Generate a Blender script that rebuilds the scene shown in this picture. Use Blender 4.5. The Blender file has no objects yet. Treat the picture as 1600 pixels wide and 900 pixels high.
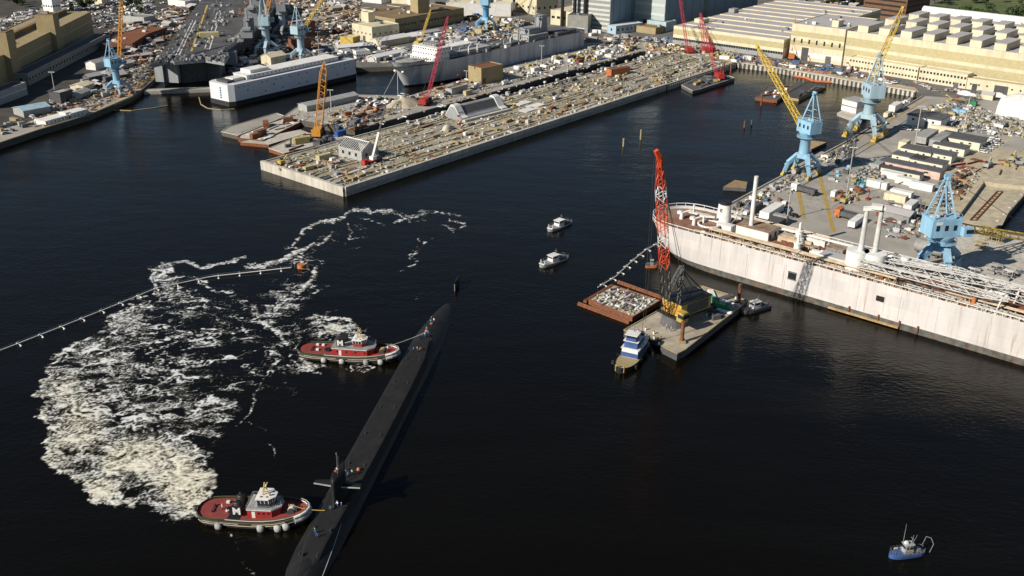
import bpy, math, random
import numpy as np
from mathutils import Vector, Matrix
R = math.radians
random.seed(11)
S = bpy.context.scene
COL = S.collection

# ------------------------------------------------------------------ camera, sky, sun, exposure
F_PX, HOR, ROLL, CAM_H = 1580.0, -252.0, R(-0.55), 145.0
PITCH = math.atan((450 - HOR) / F_PX)
_f = Vector((0, math.cos(PITCH), -math.sin(PITCH)))
_r0 = Vector((1, 0, 0)); _u0 = _r0.cross(_f)
_r = _r0 * math.cos(ROLL) - _u0 * math.sin(ROLL)
_u = _u0 * math.cos(ROLL) + _r0 * math.sin(ROLL)
EYE = Vector((0, 0, CAM_H))
cam_data = bpy.data.cameras.new('camera'); cam = bpy.data.objects.new('camera', cam_data); COL.objects.link(cam)
cam.matrix_world = Matrix(((_r.x, _u.x, -_f.x, EYE.x), (_r.y, _u.y, -_f.y, EYE.y), (_r.z, _u.z, -_f.z, EYE.z), (0, 0, 0, 1)))
cam_data.sensor_width = 36.0; cam_data.lens = 36.0 * F_PX / 1600.0
cam_data.clip_start = 1.0; cam_data.clip_end = 12000.0
S.camera = cam
SUN_AZ, SUN_EL = R(237), R(31)          # azimuth clockwise from +Y, elevation
w = bpy.data.worlds.new('World'); S.world = w; w.use_nodes = True
nt = w.node_tree; bg = nt.nodes['Background']
sky = nt.nodes.new('ShaderNodeTexSky'); sky.sky_type = 'NISHITA'; sky.sun_disc = False
sky.sun_elevation = SUN_EL; sky.sun_rotation = SUN_AZ; sky.altitude = 100; sky.air_density = 1.0; sky.dust_density = 0.1; sky.ozone_density = 1.6
nt.links.new(sky.outputs[0], bg.inputs[0]); bg.inputs[1].default_value = 0.05
sl = bpy.data.lights.new('sun', 'SUN'); sl.energy = 5.0; sl.angle = R(0.5); sl.color = (1.0, 0.92, 0.80)
so = bpy.data.objects.new('sun', sl); COL.objects.link(so)
sd = Vector((math.sin(SUN_AZ) * math.cos(SUN_EL), math.cos(SUN_AZ) * math.cos(SUN_EL), math.sin(SUN_EL)))
so.rotation_euler = sd.to_track_quat('Z', 'Y').to_euler(); so.location = sd * 500
S.view_settings.view_transform = 'Standard'; S.view_settings.look = 'None'
S.view_settings.exposure = 0.25; S.view_settings.gamma = 1.0
S.render.engine = 'CYCLES'
S.cycles.max_bounces = 4; S.cycles.diffuse_bounces = 1; S.cycles.glossy_bounces = 2; S.cycles.transparent_max_bounces = 6
S.cycles.use_denoising = True

def P(px, py, z=0.0):
    """point of the place at height z seen at this spot of the survey photograph (1600x900)"""
    d = _r * (px - 800) - _u * (py - 450) + _f * F_PX
    t = (z - EYE.z) / d.z
    return EYE + d * t
def proj(x, y, z):
    vx, vy, vz = x - EYE.x, y - EYE.y, z - EYE.z
    c = vx * _f.x + vy * _f.y + vz * _f.z
    return 800 + F_PX * (vx * _r.x + vy * _r.y + vz * _r.z) / c, 450 - F_PX * (vx * _u.x + vy * _u.y + vz * _u.z) / c
def HZ(b, py):
    """height at which a vertical line through b reaches image row py"""
    v0 = Vector((b.x, b.y, 0)) - EYE
    return ((450 - py) * v0.dot(_f) - F_PX * v0.dot(_u)) / (F_PX * _u.z - (450 - py) * _f.z)
def TIP(base, px, py, L, far=True):
    """point at distance L from base lying on the sight line of a spot"""
    d = (_r * (px - 800) - _u * (py - 450) + _f * F_PX).normalized()
    o = EYE - base; b = o.dot(d); c = o.dot(o) - L * L; q = b * b - c
    q = math.sqrt(max(q, 0)); t = -b + q if far else -b - q
    return EYE + d * t
def ang(a, b): return math.atan2(b.y - a.y, b.x - a.x)
LAND = 3.0

# ------------------------------------------------------------------ materials
_mats = {}
def mat(key, rgb, rough=0.7, metal=0.0, var=0.18, scale=0.6, dirt=None, dscale=0.15, damt=0.5, rnd=0.0, bump=0.0, streak=False, spec=0.4):
    if key in _mats: return _mats[key]
    m = bpy.data.materials.new(key); m.use_nodes = True; n = m.node_tree.nodes; l = m.node_tree.links
    b = n['Principled BSDF']; b.inputs['Roughness'].default_value = rough; b.inputs['Metallic'].default_value = metal
    b.inputs['Specular IOR Level'].default_value = spec
    tc = n.new('ShaderNodeTexCoord'); g = n.new('ShaderNodeNewGeometry')
    mp = n.new('ShaderNodeMapping'); l.new(g.outputs['Position'], mp.inputs[0])
    if streak: mp.inputs['Scale'].default_value = (1, 1, 0.15)
    nz = n.new('ShaderNodeTexNoise'); nz.inputs['Scale'].default_value = scale; nz.inputs['Detail'].default_value = 6
    l.new(mp.outputs[0], nz.inputs['Vector'])
    mr = n.new('ShaderNodeMapRange'); mr.inputs[1].default_value = 0.3; mr.inputs[2].default_value = 0.7
    mr.inputs[3].default_value = 1 - var; mr.inputs[4].default_value = 1 + var
    l.new(nz.outputs[0], mr.inputs[0])
    mul = n.new('ShaderNodeVectorMath'); mul.operation = 'SCALE'; mul.inputs[0].default_value = rgb
    l.new(mr.outputs[0], mul.inputs['Scale'])
    out = mul.outputs[0]
    if rnd:
        oi = n.new('ShaderNodeObjectInfo'); m2 = n.new('ShaderNodeMapRange')
        m2.inputs[3].default_value = 1 - rnd; m2.inputs[4].default_value = 1 + rnd
        l.new(oi.outputs['Random'], m2.inputs[0]); k = n.new('ShaderNodeVectorMath'); k.operation = 'SCALE'
        l.new(out, k.inputs[0]); l.new(m2.outputs[0], k.inputs['Scale']); out = k.outputs[0]
    if dirt:
        n2 = n.new('ShaderNodeTexNoise'); n2.inputs['Scale'].default_value = dscale; n2.inputs['Detail'].default_value = 8; n2.inputs['Roughness'].default_value = 0.65
        l.new(mp.outputs[0], n2.inputs['Vector'])
        r2 = n.new('ShaderNodeMapRange'); r2.inputs[1].default_value = 0.48; r2.inputs[2].default_value = 0.64; r2.inputs[4].default_value = damt
        l.new(n2.outputs[0], r2.inputs[0])
        mx = n.new('ShaderNodeMix'); mx.data_type = 'RGBA'; mx.inputs[7].default_value = (*dirt, 1)
        l.new(r2.outputs[0], mx.inputs[0]); l.new(out, mx.inputs[6]); out = mx.outputs[2]
    l.new(out, b.inputs['Base Color'])
    if bump:
        bp = n.new('ShaderNodeBump'); bp.inputs['Strength'].default_value = bump; bp.inputs['Distance'].default_value = 0.3
        l.new(nz.outputs[0], bp.inputs['Height']); l.new(bp.outputs[0], b.inputs['Normal'])
    _mats[key] = m; return m

M = dict(
 orange_dull=mat('orange_dull', (.33,.14,.07), .8, rnd=.2), yellow_dull=mat('yellow_dull', (.38,.30,.12), .8, rnd=.2), blue_dull=mat('blue_dull', (.08,.13,.24), .7, rnd=.2), red_dull=mat('red_dull', (.24,.06,.045), .8, rnd=.2),
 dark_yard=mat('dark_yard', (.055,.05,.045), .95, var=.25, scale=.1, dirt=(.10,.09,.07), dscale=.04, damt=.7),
 concrete=mat('concrete', (.36,.34,.30), .9, dirt=(.2,.18,.15), dscale=.08, var=.2),
 concrete_light=mat('concrete_light', (.50,.47,.41), .9, dirt=(.28,.25,.2), dscale=.12, streak=True),
 concrete_wet=mat('concrete_wet', (.09,.085,.07), .7),
 asphalt=mat('asphalt', (.13,.125,.12), .9, var=.2, scale=.15, dirt=(.2,.185,.155), dscale=.04, damt=.7),
 apron=mat('apron', (.36,.335,.295), .9, var=.22, scale=.12, dirt=(.25,.235,.21), dscale=.06, damt=.7),
 sand=mat('sand', (.46,.40,.29), .95, var=.22, scale=.3, dirt=(.34,.29,.2), dscale=.05, damt=.6),
 olive=mat('olive', (.27,.245,.165), .95, var=.3, scale=.25, dirt=(.40,.35,.25), dscale=.06, damt=.9),
 black=mat('black', (.016,.016,.017), .5),
 rubber=mat('rubber', (.03,.03,.032), .85),
 steel=mat('steel', (.25,.26,.27), .5, .3, rnd=.15),
 dark_steel=mat('dark_steel', (.06,.06,.065), .6, .2),
 rust=mat('rust', (.20,.075,.035), .9, var=.35, scale=1.2, dirt=(.12,.07,.05), dscale=.4),
 white=mat('white', (.74,.73,.70), .55, var=.06, dirt=(.55,.52,.46), dscale=.2, damt=.5, rnd=.08),
 ivory=mat('ivory', (.66,.63,.50), .75, var=.06, rnd=.06),
 cream=mat('cream', (.66,.59,.42), .75, var=.10, dirt=(.48,.43,.31), dscale=.16, damt=.6, rnd=.06, streak=True),
 khaki=mat('khaki', (.45,.39,.22), .8, var=.1),
 tan=mat('tan', (.34,.27,.145), .8, var=.1, dirt=(.26,.21,.12), dscale=.1),
 grey=mat('grey', (.33,.33,.32), .7, rnd=.25),
 dark_grey=mat('dark_grey', (.09,.09,.095), .8, rnd=.3),
 navy_grey=mat('navy_grey', (.27,.285,.30), .65, var=.12, dirt=(.2,.2,.21), dscale=.15, streak=True),
 glass=mat('glass', (.02,.03,.045), .12, 0, spec=.6),
 red=mat('red', (.36,.03,.025), .6, rnd=.15),
 deck_red=mat('deck_red', (.25,.045,.038), .7, var=.15, dirt=(.17,.05,.045), dscale=.5, damt=.7),
 magenta_red=mat('magenta_red', (.42,.03,.06), .6),
 orange=mat('orange', (.46,.15,.05), .6, rnd=.12),
 orange_crane=mat('orange_crane', (.60,.27,.04), .55),
 yellow=mat('yellow', (.50,.36,.08), .55, rnd=.1),
 boom_yellow=mat('boom_yellow', (.62,.43,.07), .55),
 sky_blue=mat('sky_blue', (.27,.49,.67), .6, var=.12, dirt=(.22,.34,.42), dscale=.25, damt=.7, streak=True),
 pale_blue=mat('pale_blue', (.36,.50,.58), .6, var=.12, dirt=(.27,.34,.37), dscale=.25, damt=.7, streak=True),
 bright_blue=mat('bright_blue', (.10,.36,.66), .5, var=.08),
 blue=mat('blue', (.04,.12,.42), .5, rnd=.2),
 green=mat('green', (.02,.24,.10), .6, rnd=.2),
 teal=mat('teal', (.05,.26,.28), .6, rnd=.2),
 pink=mat('pink', (.58,.42,.36), .6),
 brick=mat('brick', (.19,.085,.06), .9, var=.2),
 brown=mat('brown', (.16,.085,.05), .85),
 timber=mat('timber', (.36,.25,.13), .9, var=.25, rnd=.3),
 roof_brown=mat('roof_brown', (.20,.14,.075), .95, var=.2, scale=.1),
 roof_grey=mat('roof_grey', (.42,.40,.40), .9, var=.08, scale=.06),
 foliage=mat('foliage', (.055,.085,.028), .9, var=.4, scale=.5, rnd=.25),
 bark=mat('bark', (.10,.075,.05), .95),
 grass=mat('grass', (.09,.12,.04), .95, var=.3, scale=.1, dirt=(.14,.13,.06), dscale=.02),
 skin=mat('skin', (.42,.25,.17), .6),
)

# ------------------------------------------------------------------ mesh builder
class MB:
    def __init__(s): s.v = []; s.f = []; s.m = []; s.sm = []
    def add(s, vs, fs, mi=0, smooth=False):
        o = len(s.v); s.v += [tuple(v) for v in vs]
        for f in fs: s.f.append([i + o for i in f]); s.m.append(mi); s.sm.append(smooth)
        return s
    def box(s, c, d, rz=0.0, mi=0, t=(1, 1)):
        x, y, z = d[0] / 2, d[1] / 2, d[2] / 2; ca, sa = math.cos(rz), math.sin(rz); vs = []
        for k, (sx, sy) in ((-1, (1, 1)), (1, t)):
            for a, b in ((-1, -1), (1, -1), (1, 1), (-1, 1)):
                X, Y = a * x * sx, b * y * sy
                vs.append((c[0] + X * ca - Y * sa, c[1] + X * sa + Y * ca, c[2] + k * z))
        return s.add(vs, [(0,3,2,1),(4,5,6,7),(0,1,5,4),(1,2,6,5),(2,3,7,6),(3,0,4,7)], mi)
    def beam(s, a, b, w, h=None, mi=0):
        a, b = Vector(a), Vector(b); h = h or w; d = b - a
        if d.length < 1e-4: return s
        d.normalize(); up = Vector((0, 0, 1)) if abs(d.z) < .95 else Vector((1, 0, 0))
        x = d.cross(up).normalized() * w / 2; y = x.cross(d).normalized() * h / 2
        vs = [p + q for p in (a, b) for q in (-x - y, x - y, x + y, -x + y)]
        return s.add(vs, [(0,3,2,1),(4,5,6,7),(0,1,5,4),(1,2,6,5),(2,3,7,6),(3,0,4,7)], mi)
    def tube(s, a, b, r0, r1=None, n=8, mi=0, smooth=True):
        a, b = Vector(a), Vector(b); r1 = r0 if r1 is None else r1; d = (b - a).normalized()
        up = Vector((0, 0, 1)) if abs(d.z) < .95 else Vector((1, 0, 0))
        x = d.cross(up).normalized(); y = x.cross(d); vs = []
        for p, r in ((a, r0), (b, r1)):
            for i in range(n):
                t = 2 * math.pi * i / n; vs.append(p + x * (r * math.cos(t)) + y * (r * math.sin(t)))
        s.add(vs, [(i, (i + 1) % n, n + (i + 1) % n, n + i) for i in range(n)], mi, smooth)
        s.add(vs[:n], [tuple(range(n - 1, -1, -1))], mi); s.add(vs[n:], [tuple(range(n))], mi); return s
    def path(s, pts, r, n=5, mi=0):
        for a, b in zip(pts, pts[1:]): s.tube(a, b, r, r, n, mi)
        return s
    def prism(s, pts, z0, z1, mi=0, ms=None, bottom=False):
        n = len(pts); ar = sum(pts[i][0] * pts[(i + 1) % n][1] - pts[(i + 1) % n][0] * pts[i][1] for i in range(n))
        if ar < 0: pts = pts[::-1]
        vs = [(p[0], p[1], z0) for p in pts] + [(p[0], p[1], z1) for p in pts]
        s.add(vs, [tuple(range(n, 2 * n))] + ([tuple(range(n - 1, -1, -1))] if bottom else []), mi)
        s.add(vs, [(i, (i + 1) % n, n + (i + 1) % n, n + i) for i in range(n)], mi if ms is None else ms); return s
    def loft(s, rings, mi=0, closed=True, smooth=True, caps=True):
        n = len(rings[0]); vs = [p for r in rings for p in r]; fs = []
        for k in range(len(rings) - 1):
            for i in range(n if closed else n - 1):
                a = k * n + i; b = k * n + (i + 1) % n; fs.append((a, b, b + n, a + n))
        s.add(vs, fs, mi, smooth)
        if caps and closed: s.add(rings[0], [tuple(range(n - 1, -1, -1))], mi); s.add(rings[-1], [tuple(range(n))], mi)
        return s
    def dome(s, c, r, h, n=12, k=4, mi=0, ry=None):
        ry = ry or r
        rings = []
        for j in range(k + 1):
            t = (math.pi / 2) * j / k * .98
            rings.append([(c[0] + r * math.cos(t) * math.cos(2*math.pi*i/n), c[1] + ry * math.cos(t) * math.sin(2*math.pi*i/n), c[2] + h * math.sin(t)) for i in range(n)])
        return s.loft(rings, mi)
    def lattice(s, a, b, w0, wm, w1, n, r, mi=0, mis=None, side=None):
        """four chords with zig-zag lacing; mis(t) may give a colour slot along it"""
        a, b = Vector(a), Vector(b); d = (b - a).normalized()
        up = Vector((0, 0, 1)) if abs(d.z) < .98 else Vector((1, 0, 0))
        x = side or d.cross(up).normalized(); y = x.cross(d).normalized(); st = []
        for i in range(n + 1):
            t = i / n; wd = w0 + (wm - w0) * min(1, t / .12) if t < .5 else w1 + (wm - w1) * min(1, (1 - t) / .18)
            c = a + (b - a) * t; st.append([c + x * (p * wd / 2) + y * (q * wd / 2) for p, q in ((-1,-1),(1,-1),(1,1),(-1,1))])
        for i in range(n):
            m_ = mis((i + .5) / n) if mis else mi
            for k in range(4):
                s.beam(st[i][k], st[i + 1][k], r * 1.5, mi=m_)
                k2 = (k + 1) % 4
                p, q = (st[i][k], st[i + 1][k2]) if (i + k) % 2 else (st[i][k2], st[i + 1][k])
                s.beam(p, q, r, mi=m_)
        return s
    def mesh(s, name, mats):
        me = bpy.data.meshes.new(name); me.from_pydata(s.v, [], s.f)
        for m in (mats if isinstance(mats, (list, tuple)) else [mats]): me.materials.append(M[m] if isinstance(m, str) else m)
        me.polygons.foreach_set('material_index', s.m); me.polygons.foreach_set('use_smooth', s.sm); me.update(); return me
    def build(s, name, mats, parent=None, loc=None, rz=0.0, label=None, cat=None, group=None, kind=None):
        o = bpy.data.objects.new(name, s.mesh(name, mats)); COL.objects.link(o)
        if loc is not None: o.location = loc
        o.rotation_euler = (0, 0, rz)
        if parent is not None: o.parent = parent
        return tag(o, label, cat, group, kind)
def tag(o, label=None, cat=None, group=None, kind=None):
    if label: o['label'] = label
    if cat: o['category'] = cat
    if group: o['group'] = group
    if kind: o['kind'] = kind
    return o
def thing(name, label, cat, loc=(0, 0, 0), rz=0.0, group=None):
    o = bpy.data.objects.new(name, None); COL.objects.link(o); o.location = loc; o.rotation_euler = (0, 0, rz)
    return tag(o, label, cat, group)
def kids(o): return [c for c in bpy.data.objects if c.parent == o]
def copy_tree(o, loc, rz, label, group=None):
    c = o.copy(); COL.objects.link(c); c.location = loc; c.rotation_euler = (0, 0, rz); c['label'] = label
    if group: c['group'] = group
    for ch in kids(o):
        d = ch.copy(); COL.objects.link(d); d.parent = c
        for g in kids(ch):
            e = g.copy(); COL.objects.link(e); e.parent = d
    return c
def inst(me, name, loc, rz, label, cat, group):
    o = bpy.data.objects.new(name, me); COL.objects.link(o); o.location = loc; o.rotation_euler = (0, 0, rz)
    return tag(o, label, cat, group)
def lab(o, text): o['label'] = text; return o
def letters(txt, size, depth, mat_name, parent, loc, rot, name='letter'):
    c = bpy.data.curves.new(name, 'FONT'); c.body = txt; c.size = size; c.extrude = depth; c.offset = size * .035; c.align_x = 'CENTER'; c.align_y = 'CENTER'
    t = bpy.data.objects.new(name, c); COL.objects.link(t)
    bpy.context.view_layer.update()
    me = bpy.data.meshes.new_from_object(t.evaluated_get(bpy.context.evaluated_depsgraph_get()))
    bpy.data.objects.remove(t); me.materials.clear(); me.materials.append(M[mat_name])
    o = bpy.data.objects.new(name, me); COL.objects.link(o); o.parent = parent; o.location = loc; o.rotation_euler = rot; return o

# ------------------------------------------------------------------ water
def water_material():
    m = bpy.data.materials.new('harbour_water'); m.use_nodes = True; n = m.node_tree.nodes; l = m.node_tree.links; b = n['Principled BSDF']
    b.inputs['Base Color'].default_value = (.0036, .0029, .0014, 1); b.inputs['Roughness'].default_value = .13; b.inputs['IOR'].default_value = 1.24
    g = n.new('ShaderNodeNewGeometry'); mp = n.new('ShaderNodeMapping'); mp.inputs['Rotation'].default_value = (0, 0, R(20)); mp.inputs['Scale'].default_value = (.55, 1, 1)
    l.new(g.outputs['Position'], mp.inputs[0])
    a = n.new('ShaderNodeTexNoise'); a.inputs['Scale'].default_value = .9; a.inputs['Detail'].default_value = 4; l.new(mp.outputs[0], a.inputs['Vector'])
    c = n.new('ShaderNodeTexNoise'); c.inputs['Scale'].default_value = .12; c.inputs['Detail'].default_value = 3; l.new(mp.outputs[0], c.inputs['Vector'])
    big = n.new('ShaderNodeTexNoise'); big.inputs['Scale'].default_value = .012; big.inputs['Detail'].default_value = 3; l.new(g.outputs['Position'], big.inputs['Vector'])
    ad = n.new('ShaderNodeMath'); ad.operation = 'MULTIPLY_ADD'; ad.inputs[1].default_value = 2.0; l.new(c.outputs[0], ad.inputs[0]); l.new(a.outputs[0], ad.inputs[2])
    mr = n.new('ShaderNodeMapRange'); mr.inputs[1].default_value = .35; mr.inputs[2].default_value = .65; mr.inputs[3].default_value = .25; mr.inputs[4].default_value = .6; l.new(big.outputs[0], mr.inputs[0])
    bp = n.new('ShaderNodeBump'); bp.inputs['Distance'].default_value = .22; l.new(mr.outputs[0], bp.inputs['Strength']); l.new(ad.outputs[0], bp.inputs['Height'])
    l.new(bp.outputs[0], b.inputs['Normal'])
    mp2 = n.new('ShaderNodeMapping'); mp2.inputs['Rotation'].default_value = (0, 0, R(-35)); mp2.inputs['Scale'].default_value = (.25, 1, 1); l.new(g.outputs['Position'], mp2.inputs[0])
    wp = n.new('ShaderNodeTexNoise'); wp.inputs['Scale'].default_value = .03; wp.inputs['Detail'].default_value = 5; wp.inputs['Distortion'].default_value = 1.2; l.new(mp2.outputs[0], wp.inputs['Vector'])
    rr_ = n.new('ShaderNodeMapRange'); rr_.inputs[1].default_value = .4; rr_.inputs[2].default_value = .62; rr_.inputs[3].default_value = .07; rr_.inputs[4].default_value = .26; l.new(wp.outputs[0], rr_.inputs[0]); l.new(rr_.outputs[0], b.inputs['Roughness']); return m
M['water'] = water_material()
MB().add([(-3000, -600, 0), (3000, -600, 0), (3000, 6000, 0), (-3000, 6000, 0)], [(0, 1, 2, 3)]).build('water', 'water', kind='structure')

# ------------------------------------------------------------------ land
coast = [(-330,345),(0,224),(60,204),(140,180),(205,152),(222,140),(236,128),(392,-14),(440,-14),(338,128),(556,95),(556,106),(640,103),(868,46),(915,57),(915,66),
 (640,149),(545,147),(470,162),(440,183),(554,203),(1000,81),(1010,80),(1006,92),(408,254),(538,297),(1150,98),(1200,104),(1432,144),(1443,150),(1320,222),(1200,286),(1112,334),
 (1240,376),(1480,443),(1720,512)]
inlet = [(1720, 385), (1553, 360), (1618, 285), (1900, 300)]
CO = [P(x, y, LAND) for x, y in coast + inlet]
poly = [(-2600, CO[0].y - 60)] + [(p.x, p.y) for p in CO] + [(2600, CO[-1].y - 80), (2600, 5500), (-2600, 5500)]
MB().prism(poly, -3.0, LAND, 0, 1).build('ground', ['asphalt', 'concrete_wet'], kind='structure')
def sheet(name, pts, m, lvl=1, kind='structure', z=LAND):
    q = [P(x, y, z) for x, y in pts]
    return MB().prism([(p.x, p.y) for p in q], z + .01 * (lvl - 1) + .001, z + .01 * lvl + .004 * lvl, 0).build(name, m, kind=kind)
A_DIR = ang(P(538, 297, LAND), P(1150, 98, LAND)); B_DIR = ang(P(408, 254, LAND), P(538, 297, LAND))
Q_DIR = ang(P(1200, 286, LAND), P(1440, 150, LAND))
print('A,B,Q dirs', math.degrees(A_DIR), math.degrees(B_DIR), math.degrees(Q_DIR))
sheet('pier_surface', [(412,254),(538,295),(1147,98),(1075,80),(1010,93)], 'olive')
sheet('pier_surface', [(444,183),(554,202),(1000,80),(1060,76),(1000,66),(915,67),(640,150),(545,148),(472,163)], 'concrete')
sheet('apron', [(1206,285),(1330,220),(1446,150),(1500,156),(1440,205),(1370,300),(1330,390),(1240,374),(1116,334)], 'apron')
sheet('dirt_yard', [(1440,310),(1495,245),(1600,205),(1700,210),(1700,262),(1618,284),(1552,358),(1480,350),(1440,345)], 'sand')
sheet('apron', [(1480,372),(1552,362),(1720,390),(1720,500),(1500,440)], 'concrete_light')
sheet('wharf_road', [(1052,72),(1215,96),(1430,137),(1436,144),(1200,104),(1155,99),(1080,82),(1010,84),(1003,66)], 'sand', 2)
sheet('grass_field', [(1455,6),(1470,24),(1520,30),(1700,52),(1900,40),(1900,-40),(1560,-30)], 'grass')
sheet('wharf_road', [(-40,236),(0,223),(60,203),(140,179),(205,151),(222,139),(205,137),(120,170),(60,186),(-60,216)], 'apron', 2)
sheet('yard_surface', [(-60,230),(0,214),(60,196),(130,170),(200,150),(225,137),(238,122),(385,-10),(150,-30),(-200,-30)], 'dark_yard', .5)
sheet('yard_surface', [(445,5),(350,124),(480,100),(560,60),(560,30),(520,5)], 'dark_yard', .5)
sheet('yard_surface', [(1446,150),(1560,158),(1660,180),(1660,207),(1500,243),(1438,312),(1438,352),(1478,374),(1478,438),(1240,374),(1330,390),(1370,300),(1440,205)], 'apron', .5)

def plated(key, rgb, rust, low):
    """painted ship's side: plates of slightly different age with weld lines, rust runs and scuffs"""
    m = mat(key, rgb, .75, var=.10, scale=.25, dirt=rust, dscale=.14, damt=low, streak=True); n = m.node_tree.nodes; l = m.node_tree.links; b = n['Principled BSDF']
    src = b.inputs['Base Color'].links[0].from_socket; tc = n.new('ShaderNodeTexCoord'); sp = n.new('ShaderNodeSeparateXYZ'); cb = n.new('ShaderNodeCombineXYZ')
    l.new(tc.outputs['Object'], sp.inputs[0]); l.new(sp.outputs['X'], cb.inputs['X']); l.new(sp.outputs['Z'], cb.inputs['Y'])
    br = n.new('ShaderNodeTexBrick'); br.inputs['Scale'].default_value = 1; br.inputs['Brick Width'].default_value = 12.5; br.inputs['Row Height'].default_value = 3.6; br.inputs['Mortar Size'].default_value = .03
    br.inputs['Color1'].default_value = (.93, .93, .94, 1); br.inputs['Color2'].default_value = (1.04, 1.02, 1.01, 1); br.inputs['Mortar'].default_value = (.80, .78, .76, 1); l.new(cb.outputs[0], br.inputs['Vector'])
    mx = n.new('ShaderNodeMix'); mx.data_type = 'RGBA'; mx.blend_type = 'MULTIPLY'; mx.inputs[0].default_value = 1; l.new(src, mx.inputs[6]); l.new(br.outputs['Color'], mx.inputs[7])
    mp = n.new('ShaderNodeMapping'); mp.inputs['Scale'].default_value = (1.3, .06, 1); l.new(cb.outputs[0], mp.inputs[0]); nz = n.new('ShaderNodeTexNoise'); nz.inputs['Scale'].default_value = .8; nz.inputs['Detail'].default_value = 6; l.new(mp.outputs[0], nz.inputs['Vector'])
    mr = n.new('ShaderNodeMapRange'); mr.inputs[1].default_value = .60; mr.inputs[2].default_value = .74; mr.inputs[4].default_value = .7; l.new(nz.outputs[0], mr.inputs[0])
    m2 = n.new('ShaderNodeMix'); m2.data_type = 'RGBA'; m2.inputs[7].default_value = (.30, .20, .15, 1); l.new(mr.outputs[0], m2.inputs[0]); l.new(mx.outputs[2], m2.inputs[6]); l.new(m2.outputs[2], b.inputs['Base Color']); return m
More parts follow.
